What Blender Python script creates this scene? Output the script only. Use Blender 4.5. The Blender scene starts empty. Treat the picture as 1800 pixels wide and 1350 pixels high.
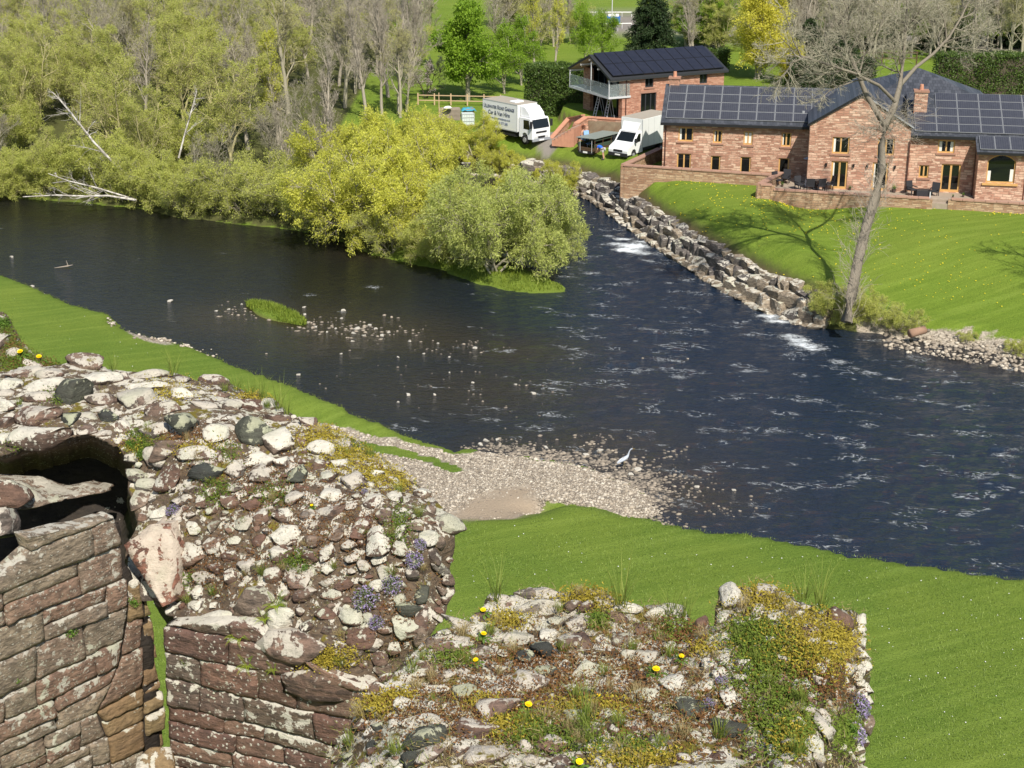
import bpy, bmesh, math, random
import numpy as np
from mathutils import Vector, Matrix
from mathutils.bvhtree import BVHTree

random.seed(7); RNG = np.random.default_rng(7)
SC = bpy.context.scene
COL = SC.collection
# ------------------------------------------------------------------ camera, sky, sun, exposure
H = 29.0; FPX = 2700.0; PITCH = math.radians(20.0)
cd = bpy.data.cameras.new('camera'); cam = bpy.data.objects.new('camera', cd); COL.objects.link(cam)
cam.location = (0, 0, H); cam.rotation_euler = (math.radians(90) - PITCH, 0, 0)
cd.sensor_width = 36.0; cd.lens = 36.0 * FPX / 1800.0; cd.clip_start = 0.1; cd.clip_end = 6000
SC.camera = cam
SUN_EL = math.radians(48); SUN_AZ = math.radians(17)      # sun behind the camera, 17 deg to the right
S = Vector((math.sin(SUN_AZ) * math.cos(SUN_EL), -math.cos(SUN_AZ) * math.cos(SUN_EL), math.sin(SUN_EL)))
world = bpy.data.worlds.new('World'); SC.world = world; world.use_nodes = True
wn = world.node_tree.nodes; bg = wn['Background']
sky = wn.new('ShaderNodeTexSky'); sky.sky_type = 'NISHITA'; sky.sun_disc = False
sky.sun_elevation = SUN_EL; sky.sun_rotation = math.pi - SUN_AZ
world.node_tree.links.new(sky.outputs[0], bg.inputs[0]); bg.inputs[1].default_value = 0.10
sl = bpy.data.lights.new('sun', 'SUN'); sl.energy = 4.9; sl.angle = math.radians(0.53); sl.color = (1.0, 0.94, 0.84)
so = bpy.data.objects.new('sun', sl); COL.objects.link(so); so.rotation_euler = S.to_track_quat('Z', 'Y').to_euler()
SC.view_settings.view_transform = 'Standard'; SC.view_settings.look = 'None'
SC.view_settings.exposure = 0.32; SC.view_settings.gamma = 1.0; SC.view_settings.use_curve_mapping = False
SC.cycles.max_bounces = 5; SC.cycles.transparent_max_bounces = 6; SC.cycles.diffuse_bounces = 2

# ------------------------------------------------------------------ surveying: sight lines from the tower top
CC, SS = math.cos(PITCH), math.sin(PITCH)
def ray(px, py):
    a = (px - 900) / FPX; b = (675 - py) / FPX
    return Vector((a, CC + b * SS, -SS + b * CC))
def P(px, py, z=0.0):
    d = ray(px, py); t = (z - H) / d.z
    return Vector((d.x * t, d.y * t, z))
def PT(px, py, T):
    d = ray(px, py); return Vector((d.x * T, d.y * T, H + d.z * T))
def Q(x, y, z):
    z = z - H; T = y * CC - z * SS; U = y * SS + z * CC
    return 900 + FPX * x / T, 675 - FPX * U / T

# ------------------------------------------------------------------ helpers
def where(px, py, box, cols, rows):
    i = min(len(cols) - 1, max(0, int((px - box[0]) / (box[2] - box[0]) * len(cols)))); j = min(len(rows) - 1, max(0, int((py - box[1]) / (box[3] - box[1]) * len(rows))))
    return rows[j] + ' ' + cols[i]
def tag(o, label=None, cat=None, group=None, kind=None):
    if label: o['label'] = label
    if cat: o['category'] = cat
    if group: o['group'] = group
    if kind: o['kind'] = kind
    return o
def empty(name, loc=(0, 0, 0), rz=0.0, label=None, cat=None, group=None):
    o = bpy.data.objects.new(name, None); COL.objects.link(o)
    o.location = loc; o.rotation_euler = (0, 0, rz); o.empty_display_size = 0.2
    return tag(o, label, cat, group)
def link(name, me, parent=None, mat=None):
    o = bpy.data.objects.new(name, me); COL.objects.link(o)
    if parent: o.parent = parent
    if mat and not me.materials: me.materials.append(mat)
    return o
def npmesh(name, V, F, mat=None, smooth=False, attrs=None, mats=None, midx=None):
    """V (n,3); F (m,k) array or list of such arrays"""
    V = np.asarray(V, dtype=np.float32)
    Fs = F if isinstance(F, list) else [F]
    Fs = [np.asarray(f, dtype=np.int32) for f in Fs if len(f)]
    me = bpy.data.meshes.new(name)
    nl = sum(f.size for f in Fs); nf = sum(len(f) for f in Fs)
    me.vertices.add(len(V)); me.vertices.foreach_set('co', V.ravel())
    me.loops.add(nl); me.loops.foreach_set('vertex_index', np.concatenate([f.ravel() for f in Fs]))
    me.polygons.add(nf)
    tot = np.concatenate([np.full(len(f), f.shape[1]) for f in Fs])
    st = np.concatenate([[0], np.cumsum(tot)[:-1]])
    me.polygons.foreach_set('loop_start', st.astype(np.int32))
    me.polygons.foreach_set('loop_total', tot.astype(np.int32))
    me.polygons.foreach_set('use_smooth', np.full(nf, smooth))
    if mats:
        for m in mats: me.materials.append(m)
        me.polygons.foreach_set('material_index', np.asarray(midx, dtype=np.int32))
    elif mat: me.materials.append(mat)
    me.update(calc_edges=True)
    if attrs:
        for k, v in attrs.items():
            a = me.attributes.new(k, 'FLOAT', 'POINT'); a.data.foreach_set('value', np.asarray(v, dtype=np.float32))
    return me
class MB:
    """collects simple solids, then becomes ONE mesh"""
    def __init__(s): s.V = []; s.F = []
    def add(s, vs, fs):
        b = len(s.V); s.V += [tuple(v) for v in vs]; s.F += [tuple(b + i for i in f) for f in fs]; return s
    def box(s, x0, x1, y0, y1, z0, z1, bev=0):
        return s.add([(x0,y0,z0),(x1,y0,z0),(x1,y1,z0),(x0,y1,z0),(x0,y0,z1),(x1,y0,z1),(x1,y1,z1),(x0,y1,z1)],
                     [(0,3,2,1),(4,5,6,7),(0,1,5,4),(1,2,6,5),(2,3,7,6),(3,0,4,7)])
    def prism(s, pts, d):
        """pts planar loop of 3d points, d extrusion vector"""
        n = len(pts); d = Vector(d); a = [Vector(p) for p in pts]
        return s.add(a + [p + d for p in a], [tuple(reversed(range(n))), tuple(range(n, 2*n))] + [(i, (i+1) % n, n + (i+1) % n, n + i) for i in range(n)])
    def tube(s, p0, p1, r0, r1=None, k=8, cap=True):
        p0 = Vector(p0); p1 = Vector(p1); r1 = r0 if r1 is None else r1
        d = (p1 - p0).normalized(); a = d.orthogonal().normalized(); b = d.cross(a)
        vs = []
        for p, r in ((p0, r0), (p1, r1)):
            for i in range(k):
                t = 2 * math.pi * i / k; vs.append(p + a * (r * math.cos(t)) + b * (r * math.sin(t)))
        fs = [(i, (i+1) % k, k + (i+1) % k, k + i) for i in range(k)]
        if cap: fs += [tuple(reversed(range(k))), tuple(range(k, 2*k))]
        return s.add(vs, fs)
    def poly(s, pts): return s.add(pts, [tuple(range(len(pts)))])
    def mesh(s, name, mat, smooth=False, bevel=0):
        me = bpy.data.meshes.new(name); me.from_pydata([tuple(v) for v in s.V], [], s.F); me.materials.append(mat)
        bm = bmesh.new(); bm.from_mesh(me)
        bmesh.ops.recalc_face_normals(bm, faces=bm.faces)
        if bevel: bmesh.ops.bevel(bm, geom=bm.edges[:], offset=bevel, segments=2, affect='EDGES', profile=0.6)
        if smooth:
            for f in bm.faces: f.smooth = True
        bm.to_mesh(me); bm.free(); return me
    def build(s, name, mat, parent=None, smooth=False, bevel=0): return link(name, s.mesh(name, mat, smooth, bevel), parent)
def copy_tree(o, parent=None):
    c = o.copy(); COL.objects.link(c)
    if parent: c.parent = parent
    for ch in o.children: copy_tree(ch, c)
    return c

# value noise
def _h(i, j, k, seed):
    n = (i * 374761393 + j * 668265263 + k * 2147483647 + seed * 1274126177) & 0xffffffff
    n = ((n ^ (n >> 13)) * 1274126177) & 0xffffffff
    n = ((n ^ (n >> 15)) * 2246822519) & 0xffffffff
    return ((n ^ (n >> 16)) & 0xffff) / 65535.0
def vnoise(p, seed=0):
    p = np.asarray(p, dtype=np.float64)
    if p.shape[1] == 2: p = np.c_[p, np.zeros(len(p))]
    i = np.floor(p).astype(np.int64); f = p - i; u = f * f * (3 - 2 * f)
    r = 0
    for a in (0, 1):
        for b in (0, 1):
            for c in (0, 1):
                w = (u[:,0] if a else 1-u[:,0]) * (u[:,1] if b else 1-u[:,1]) * (u[:,2] if c else 1-u[:,2])
                r = r + w * _h(i[:,0]+a, i[:,1]+b, i[:,2]+c, seed)
    return r * 2 - 1
def fbm(p, seed=0, oct=4):
    r = 0; a = 1; s = 0; p = np.asarray(p, dtype=np.float64)
    for o in range(oct): r = r + a * vnoise(p * 2**o, seed + o); s += a; a *= 0.5
    return r / s
def inpoly(X, Y, poly):
    ins = np.zeros(X.shape, bool); n = len(poly)
    for i in range(n):
        x0, y0 = poly[i][0], poly[i][1]; x1, y1 = poly[(i+1) % n][0], poly[(i+1) % n][1]
        if y0 == y1: continue
        c = ((y0 > Y) != (y1 > Y)) & (X < (x1 - x0) * (Y - y0) / (y1 - y0) + x0)
        ins ^= c
    return ins
def segdist(X, Y, pts, closed=True):
    d = np.full(X.shape, 1e9); n = len(pts)
    for i in range(n if closed else n - 1):
        x0, y0 = pts[i][0], pts[i][1]; x1, y1 = pts[(i+1) % n][0], pts[(i+1) % n][1]
        dx, dy = x1 - x0, y1 - y0; L = dx*dx + dy*dy + 1e-9
        t = np.clip(((X - x0) * dx + (Y - y0) * dy) / L, 0, 1)
        d = np.minimum(d, np.hypot(X - x0 - t * dx, Y - y0 - t * dy))
    return d
def sdf(X, Y, poly): # negative inside
    d = segdist(X, Y, poly); return np.where(inpoly(X, Y, poly), -d, d)
def sstep(a, b, x):
    t = np.clip((x - a) / (b - a), 0, 1); return t * t * (3 - 2 * t)
def PP(lst, z): return [tuple(P(x, y, z)[:2]) for x, y in lst]

# ------------------------------------------------------------------ materials
class NT:
    def __init__(s, name, rough=0.9, spec=0.2):
        s.m = bpy.data.materials.new(name); s.m.use_nodes = True; s.t = s.m.node_tree
        s.b = s.t.nodes['Principled BSDF']; s.b.inputs['Roughness'].default_value = rough
        s.b.inputs['Specular IOR Level'].default_value = spec
        s.pos = s.t.nodes.new('ShaderNodeNewGeometry')
    def n(s, ty, ins=None, **kw):
        x = s.t.nodes.new('ShaderNode' + ty)
        for k, v in kw.items(): setattr(x, k, v)
        for k, v in (ins or {}).items(): s.set(x.inputs[k], v)
        return x
    def set(s, sock, v):
        if isinstance(v, bpy.types.NodeSocket): s.t.links.new(v, sock)
        elif isinstance(v, bpy.types.Node): s.t.links.new(v.outputs[0], sock)
        else:
            if isinstance(v, (tuple, list)) and len(v) == 3 and len(sock.default_value) == 4: v = (*v, 1)
            sock.default_value = v
    def noise(s, scale, detail=4, rough=0.55, vec=None, dist=0.0):
        return s.n('TexNoise', {'Vector': vec if vec is not None else s.pos.outputs['Position'], 'Scale': scale, 'Detail': detail, 'Roughness': rough, 'Distortion': dist}).outputs[0]
    def ramp(s, fac, stops, interp='LINEAR'):
        r = s.n('ValToRGB', {'Fac': fac}); r.color_ramp.interpolation = interp
        e = r.color_ramp.elements
        while len(e) < len(stops): e.new(0.5)
        for x, (p, c) in zip(e, stops):
            x.position = p; x.color = (*c, 1) if not isinstance(c, (int, float)) else (c, c, c, 1)
        return r.outputs[0]
    def mix(s, fac, a, b, blend='MIX'):
        x = s.n('Mix', data_type='RGBA', blend_type=blend)
        s.set(x.inputs[0], fac); s.set(x.inputs[6], a); s.set(x.inputs[7], b); return x.outputs[2]
    def math(s, op, a, b=0.0, c=0.0, clamp=False):
        x = s.n('Math', operation=op, use_clamp=clamp); s.set(x.inputs[0], a); s.set(x.inputs[1], b); s.set(x.inputs[2], c); return x.outputs[0]
    def attr(s, name): return s.n('Attribute', attribute_name=name).outputs['Fac']
    def rnd(s): return s.n('ObjectInfo').outputs['Random']
    def scaled(s, sx, sy, sz, vec=None):
        return s.n('VectorMath', {0: vec if vec is not None else s.pos.outputs['Position'], 1: (sx, sy, sz)}, operation='MULTIPLY').outputs[0]
    def nz(s): return s.n('SeparateXYZ', {0: s.pos.outputs['Normal']}).outputs[2]
    def bump(s, h, dist=0.02, strength=1.0, normal=None):
        b = s.n('Bump', {'Height': h, 'Distance': dist, 'Strength': strength})
        if normal is not None: s.set(b.inputs['Normal'], normal)
        s.set(s.b.inputs['Normal'], b.outputs[0]); return b.outputs[0]
    def col(s, c): s.set(s.b.inputs['Base Color'], c); return s
def flat(name, c, rough=0.7, spec=0.3, metal=0.0, var=0.0, scale=3.0):
    t = NT(name, rough, spec); t.b.inputs['Metallic'].default_value = metal
    v = 0.12 if var == 0 else var
    n = t.noise(scale, 5, 0.6)
    t.col(t.mix(n, tuple(x * (1 - v) for x in c), tuple(min(1, x * (1 + v)) for x in c)))
    return t.m

def stone_mat(name, pal, lichen=0.5, lich_col=(0.60, 0.56, 0.47), moss=0.3, dark=0.5, sc=1.0, spots=0.5):
    """weathered sandstone: body colour per stone, white crustose lichen, moss, black stain, fine grain"""
    t = NT(name, 0.92, 0.15)
    r = t.rnd(); n1 = t.noise(3.0 * sc, 4, 0.6)
    body = t.ramp(t.math('ADD', t.math('MULTIPLY', r, 0.8), t.math('MULTIPLY', n1, 0.35)), [(0.1 + 0.9 * i / (len(pal) - 1), c) for i, c in enumerate(pal)])
    grain = t.noise(60 * sc, 4, 0.7)
    body = t.mix(0.55, body, t.mix(grain, (0.25, 0.22, 0.2), (1.5, 1.45, 1.4)), 'MULTIPLY')
    str_ = t.noise(9 * sc, 5, 0.65, vec=t.scaled(1, 1, 3.2))
    body = t.mix(t.ramp(str_, [(0.42, 0), (0.6, dark)]), body, (0.035, 0.03, 0.027))
    # lichen: more on faces that look up
    up = t.math('MULTIPLY', t.nz(), 0.16)
    big = t.noise(6.5 * sc, 6, 0.66, dist=0.35)
    thr = t.math('ADD', t.math('ADD', big, up), t.math('MULTIPLY', t.math('SUBTRACT', r, 0.5), 0.16))
    lm = t.ramp(thr, [(0.665 - 0.22 * lichen, 0), (0.685 - 0.22 * lichen, 1)])
    vor = t.n('TexVoronoi', {'Vector': t.n('VectorMath', {0: t.pos.outputs['Position'], 1: t.n('VectorMath', {0: t.n('TexNoise', {'Scale': 30.0}).outputs[1], 1: (0.03, 0.03, 0.03)}, operation='MULTIPLY').outputs[0]}, operation='ADD').outputs[0], 'Scale': 22.0 * sc, 'Randomness': 1.0})
    sp = t.math('MULTIPLY', t.ramp(vor.outputs['Distance'], [(0.20, 1), (0.27, 0)]), t.ramp(t.noise(4 * sc, 3), [(0.62 - 0.3 * spots, 0), (0.68 - 0.3 * spots, 1)]))
    lm = t.math('MAXIMUM', lm, sp)
    crack = t.ramp(t.noise(24 * sc, 5, 0.75, dist=1.0, vec=t.scaled(1, 1, 2.2)), [(0.33, 0.15), (0.41, 1)])
    lm2 = t.math('MULTIPLY', lm, crack)
    lc = t.mix(t.noise(14 * sc, 4), tuple(x * 0.66 for x in lich_col), tuple(min(1, x * 1.16) for x in lich_col))
    lc = t.mix(t.ramp(t.noise(2.3 * sc, 3), [(0.52, 0), (0.66, 0.5)]), lc, (0.38, 0.40, 0.27))
    c = t.mix(lm2, body, lc)
    mm = t.ramp(t.math('ADD', t.noise(3.1 * sc, 5, 0.7), t.math('MULTIPLY', t.nz(), 0.10)), [(0.79 - 0.25 * moss, 0), (0.84 - 0.25 * moss, 1)])
    mc = t.mix(t.noise(40 * sc, 3), (0.07, 0.07, 0.015), (0.25, 0.19, 0.035))
    c = t.mix(mm, c, mc)
    t.col(c)
    hgt = t.math('ADD', t.math('MULTIPLY', t.noise(38 * sc, 6, 0.75), 0.5), t.math('ADD', t.math('MULTIPLY', lm2, 0.10), t.math('MULTIPLY', str_, 0.9)))
    t.bump(hgt, 0.035 / sc, 0.9)
    return t.m
def leaf_mat(name, c1, c2, trans=0.35, rough=0.6):
    t = NT(name, rough, 0.25)
    tn = t.n('Attribute', attribute_name='tint').outputs['Fac']
    f = t.math('ADD', t.math('MULTIPLY', tn, 0.75), t.math('MULTIPLY', t.rnd(), 0.25))
    c = t.mix(f, c1, c2); t.col(c)
    tr = t.n('BsdfTranslucent', {'Color': c}); mx = t.n('MixShader', {0: trans})
    t.t.links.new(t.b.outputs[0], mx.inputs[1]); t.t.links.new(tr.outputs[0], mx.inputs[2])
    t.t.links.new(mx.outputs[0], t.t.nodes['Material Output'].inputs[0])
    return t.m
def bark_mat(name, c1, c2, white=None):
    t = NT(name, 0.9, 0.15)
    n = t.noise(6, 5, 0.7, vec=t.scaled(3, 3, 0.8))
    c = t.mix(n, c1, c2)
    if white: c = t.mix(t.ramp(t.noise(2.2, 4), [(0.5, 0), (0.56, 1)]), c, white)
    t.col(c); t.bump(n, 0.04, 0.8); return t.m
# ------------------------------------------------------------------ ground and river
NEAR = PP([(-500,350),(-300,400),(-120,445),(0,485),(60,510),(130,540),(165,549),(190,556),(200,574),(240,590),(330,610),(400,640),(480,670),(560,700),(640,735),(720,758),(790,783)], 0.7)
BEACH_W = PP([(825,788),(880,800),(960,806),(1050,826),(1110,850),(1150,878),(1165,905),(1120,915)], 0.0)
NEAR2 = PP([(1180,922),(1250,932),(1320,938),(1400,953),(1500,976),(1600,992),(1700,1005),(1800,1019),(2100,1062),(2500,1110)], 0.7)
NEAR = [(x + .2, y + .7) for x, y in NEAR]; NEAR2 = [(x + .1, y + .45) for x, y in NEAR2]
NEARL = NEAR + BEACH_W + NEAR2
FARR = PP([(2500,745),(2100,680),(1800,632),(1700,612),(1640,603),(1560,590),(1450,580)], 0.0)
REV = PP([(1450,580),(1400,568),(1340,545),(1290,518),(1250,495),(1200,462),(1150,430),(1100,394),(1065,368),(1030,346),(980,330),(930,319),(850,308),(750,300),(650,292),(560,286)], 0.0)
WOOD = PP([(575,302),(640,320),(720,338),(790,368),(850,410),(900,455),(960,488),(1005,506),(1002,514),(960,517),(900,513),(840,499),(770,473),(700,458),(640,443),(560,413),(500,403),(400,393),(300,384),(240,368),(150,356),(60,351),(0,344),(-300,322),(-500,308)], 0.0)
RIVER = NEARL + FARR + REV[1:] + WOOD
BEACH = PP([(470,715),(500,728),(560,742),(640,760),(720,775),(820,798),(840,785),(900,795),(970,803),(1055,823),(1115,845),(1160,880),(1170,908),(1100,905),(1050,890),(960,880),(945,905),(900,915),(800,918),(740,900),(640,830),(520,765)], 0.25)
SANDP = PP([(770,912),(850,868),(930,850),(952,880),(938,905),(880,920),(800,925)], 0.3)
PATCH = PP([(600,768),(700,783),(780,803),(825,828),(795,832),(740,806),(690,800),(620,786)], 0.3)
TRACK = PP([(925,244),(970,240),(1075,236),(1180,225),(1180,212),(1300,205),(1300,240),(1100,262),(1060,256),(1000,254),(960,262)], 2.6)
DIRT = PP([(1010,245),(1000,238),(1040,233),(1085,236),(1110,243),(1100,252),(1050,250)], 3.0)
UPT = PP([(985,190),(1010,205),(1035,213),(1100,217),(1170,222),(1290,215),(1310,160),(1000,160)], 4.3)
ROADP = PP([(930,22),(930,58),(1100,62),(1300,70),(1900,95),(1900,60),(1300,30),(1100,24)], 3.0)

GPAD = PP([(1085,296),(1100,306),(1230,316),(1357,327),(1357,300),(1150,270)], 3.05)
def spaced(a, b, st, far, lo=True, hi=True, g=1.28):
    m = list(np.arange(a, b + 1e-6, st)); x = b; s = st
    while hi and x < far: s *= g; x += s; m.append(x)
    x = a; s = st; L = []
    while lo and x > -far: s *= g; x -= s; L.append(x)
    return np.array(L[::-1] + m)
xs = spaced(-64, 62, 0.4, 3500); ys = spaced(34, 168, 0.4, 4000, lo=False)
ys = np.concatenate([[-3000, -900, -300, -100, -30, 0, 15, 26, 31], ys])
GX, GY = np.meshgrid(xs, ys)
def land(X, Y):
    X = np.asarray(X, float); Y = np.asarray(Y, float)
    p2 = np.c_[X.ravel(), Y.ravel()]
    n = (fbm(p2 * 0.6, 3, 3)).reshape(X.shape); n2 = fbm(p2 * 0.12, 5, 3).reshape(X.shape)
    nf = fbm(p2 * 2.2, 8, 3).reshape(X.shape)
    d = sdf(X, Y, RIVER)
    d = d + np.where(np.abs(d) < 4, nf * 0.22 + n * 0.15, 0)
    dn = segdist(X, Y, NEARL, False); df = segdist(X, Y, FARR, False); dr = segdist(X, Y, REV, False); dw = segdist(X, Y, WOOD, False)
    db = sdf(X, Y, BEACH)
    wb = 1 - sstep(-0.3, 1.5, db)
    znear = 0.72 * sstep(-0.05, 0.55, d) + 0.012 * np.clip(d, 0, 60) + 0.10 * n2
    zbeach = np.clip(0.10 * d, -0.5, 0.30) + 0.03 * n + 0.012 * nf
    znear = znear * (1 - wb) + zbeach * wb
    k = sstep(18.5, 23, X)
    zr = ((1.3 + .45 * sstep(5, 15, X)) * sstep(0.5, 2.0, d) + (1.7 - .45 * sstep(5, 15, X)) * sstep(0.8, 4.6, d)) * (1 - k) + (0.85 * sstep(0, 2.2, d) + 2.05 * sstep(1, 17, d)) * k + 0.03 * n
    zw = 0.45 * sstep(0, 1.4, d) + 1.2 * sstep(2, 14, d) + 1.2 * sstep(14, 50, d) + 0.25 * n2
    m = np.minimum(np.minimum(dn, df), np.minimum(dr, dw))
    # smooth blend between right lawn and wood ground by distance
    a = np.minimum(df, dr); wr = sstep(-3, 3, dw - a)
    zf = zr * wr + zw * (1 - wr)
    z = np.where(dn <= np.minimum(a, dw), znear, zf)
    du = sdf(X, Y, UPT); z = z + 1.3 * (1 - sstep(-0.2, 0.35, du)) * (z > 1.5)
    gp = sdf(X, Y, GPAD); z = np.where(d > 0, np.maximum(z, np.minimum(3.05 - 1.0 * sstep(0, 2.2, gp) - 4 * sstep(2.2, 3.0, gp), 1.7 + (d - 1.8) * 0.95 - 9 * (d < 1.8))), z)
    z = np.where(d < 0, -0.75 * sstep(0, 2.0, -d) - 0.05, z)
    # small dark pool behind the sand, and shallow shoals
    c = P(968, 902, 0); z = z - 0.75 * np.exp(-(((X - c.x) / 1.3)**2 + ((Y - c.y) / 0.45)**2))
    fy = sstep(240, 900, Y); z = z + fy * 6 * (0.5 + n2)
    far = (Y < 38); z = np.where(far, np.maximum(z, 0.9 + (38 - np.clip(Y, -20, 38)) * 0.10), z)
    return z, d, db
GZ, GD, GB = land(GX, GY)
_n = fbm(np.c_[GX.ravel(), GY.ravel()] * 1.6, 31, 3).reshape(GX.shape)
gravel = 1 - sstep(-0.35, 0.25, GB + _n * 0.5)
pt = sdf(GX, GY, PATCH); gravel *= sstep(-0.2, 0.2, pt + _n * 0.5)
dfar = np.minimum(segdist(GX, GY, FARR, False), 99)
kb = (1 - sstep(0.6, 2.6, dfar + _n * 1.2)) * (GX > 21); gravel = np.maximum(gravel, kb * 0.9)
sb = P(262, 592, .7); gravel = np.maximum(gravel, np.exp(-(((GX - sb.x + (GY - sb.y) * 0.9) / 0.9)**2 + ((GY - sb.y) / 1.6)**2)) * 1.3 * (GD > -0.2))
sand = 1 - sstep(-0.8, 0.7, sdf(GX, GY, SANDP) + _n * 0.9)
dwv = segdist(GX, GY, WOOD, False)
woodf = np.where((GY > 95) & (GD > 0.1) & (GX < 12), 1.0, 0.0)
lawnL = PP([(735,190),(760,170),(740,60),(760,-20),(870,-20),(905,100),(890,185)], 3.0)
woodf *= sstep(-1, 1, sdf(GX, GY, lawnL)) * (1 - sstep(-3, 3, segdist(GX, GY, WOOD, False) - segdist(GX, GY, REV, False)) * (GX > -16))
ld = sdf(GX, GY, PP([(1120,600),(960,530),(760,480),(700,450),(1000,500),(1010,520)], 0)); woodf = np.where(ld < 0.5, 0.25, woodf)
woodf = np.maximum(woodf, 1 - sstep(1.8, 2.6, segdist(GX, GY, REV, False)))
road = np.maximum(1 - sstep(-0.2, 0.3, sdf(GX, GY, TRACK)), 1 - sstep(-0.3, 0.3, sdf(GX, GY, ROADP)))
dirt = 1 - sstep(-0.3, 0.6, sdf(GX, GY, DIRT) + _n * 0.6)
far_side = np.where(segdist(GX, GY, NEARL, False) > np.minimum(dfar, np.minimum(segdist(GX, GY, REV, False), dwv)), 1.0, 0.0)
woodf = woodf * far_side
ny, nx = GX.shape
idx = np.arange(ny * nx).reshape(ny, nx)
QF = np.stack([idx[:-1,:-1], idx[:-1,1:], idx[1:,1:], idx[1:,:-1]], -1).reshape(-1, 4)

def ground_mat():
    t = NT('grass_ground', 0.9, 0.12)
    n1 = t.noise(0.13, 5, 0.65); n2 = t.noise(0.8, 6, 0.75); n3 = t.noise(7.0, 5, 0.75); n4 = t.noise(26.0, 4, 0.75, vec=t.scaled(1, 0.55, 1))
    nearc = t.mix(n3, (0.045, 0.10, 0.010), (0.255, 0.36, 0.065)); farc = t.mix(n3, (0.075, 0.145, 0.010), (0.31, 0.43, 0.06))
    g = t.mix(t.attr('far_side'), nearc, farc)
    g = t.mix(t.math('MULTIPLY', n2, 0.7), g, t.mix(n4, (0.05, 0.10, 0.006), (0.19, 0.24, 0.03)))
    g = t.mix(t.ramp(n1, [(0.40, 0), (0.64, 0.6)]), g, (0.21, 0.27, 0.04))
    st = t.noise(1.0, 3, 0.6, vec=t.n('VectorMath', {0: t.n('VectorRotate', {'Vector': t.pos.outputs['Position'], 'Angle': math.radians(-24)}).outputs[0], 1: (0.12, 2.1, 1)}, operation='MULTIPLY').outputs[0])
    g = t.mix(t.ramp(st, [(0.34, 0.22), (0.60, 0)]), g, (0.05, 0.11, 0.008))
    g = t.mix(t.ramp(st, [(0.52, 0), (0.70, 0.2)]), g, (0.27, 0.36, 0.07))
    g = t.mix(t.ramp(n4, [(0.33, 0.75), (0.50, 0)]), g, (0.022, 0.050, 0.005))
    # gravel
    vo = t.n('TexVoronoi', {'Vector': t.pos.outputs['Position'], 'Scale': 9.0})
    gv = t.mix(t.noise(9, 4, 0.8), (0.12, 0.10, 0.08), (0.52, 0.45, 0.35))
    gv = t.mix(0.6, gv, t.mix(t.n('SeparateColor', {0: vo.outputs['Color']}).outputs[0], (0.15, 0.125, 0.10), (0.66, 0.58, 0.46)))
    sa = t.mix(t.noise(14, 5, 0.8), (0.26, 0.20, 0.14), (0.46, 0.37, 0.27))
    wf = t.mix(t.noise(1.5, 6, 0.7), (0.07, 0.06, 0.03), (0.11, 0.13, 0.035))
    rd = t.mix(t.noise(2, 5, 0.7), (0.20, 0.18, 0.16), (0.30, 0.27, 0.23))
    di = t.mix(t.noise(3, 5, 0.7), (0.10, 0.08, 0.05), (0.28, 0.21, 0.14))
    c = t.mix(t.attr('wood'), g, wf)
    gm = t.ramp(t.math('ADD', t.attr('gravel'), t.math('MULTIPLY', t.math('SUBTRACT', n3, 0.5), 0.7)), [(0.4, 0), (0.6, 1)])
    c = t.mix(gm, c, gv); c = t.mix(t.attr('sand'), c, sa); c = t.mix(t.attr('road'), c, rd); c = t.mix(t.attr('dirt'), c, di)
    # bare earth on the steep cut bank
    ez = t.ramp(t.nz(), [(0.55, 1), (0.80, 0)]); c = t.mix(t.math('MULTIPLY', ez, 0.8), c, t.mix(n3, (0.05, 0.035, 0.02), (0.26, 0.17, 0.11)))
    t.col(c)
    h = t.math('ADD', t.math('MULTIPLY', n4, 0.5), n3); t.bump(h, 0.12, 0.75)
    return t.m
GM = ground_mat()
gme = npmesh('ground', np.c_[GX.ravel(), GY.ravel(), GZ.ravel()], QF, GM, True,
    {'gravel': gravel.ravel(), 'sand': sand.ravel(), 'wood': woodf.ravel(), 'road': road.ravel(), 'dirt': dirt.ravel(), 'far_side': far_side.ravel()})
tag(link('ground', gme), kind='structure')
def gz(x, y): return float(land(np.array([[x]]), np.array([[y]]))[0][0, 0])
def G(px, py, z0=1.0):
    zs = np.linspace(5.2, -0.3, 111); pp = [P(px, py, z) for z in zs]; L = land(np.array([[p.x for p in pp]]), np.array([[p.y for p in pp]]))[0][0]
    for z, l, p in zip(zs, L, pp):
        if z <= l: return P(px, py, float(z))
    return P(px, py, 0.0)

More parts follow.
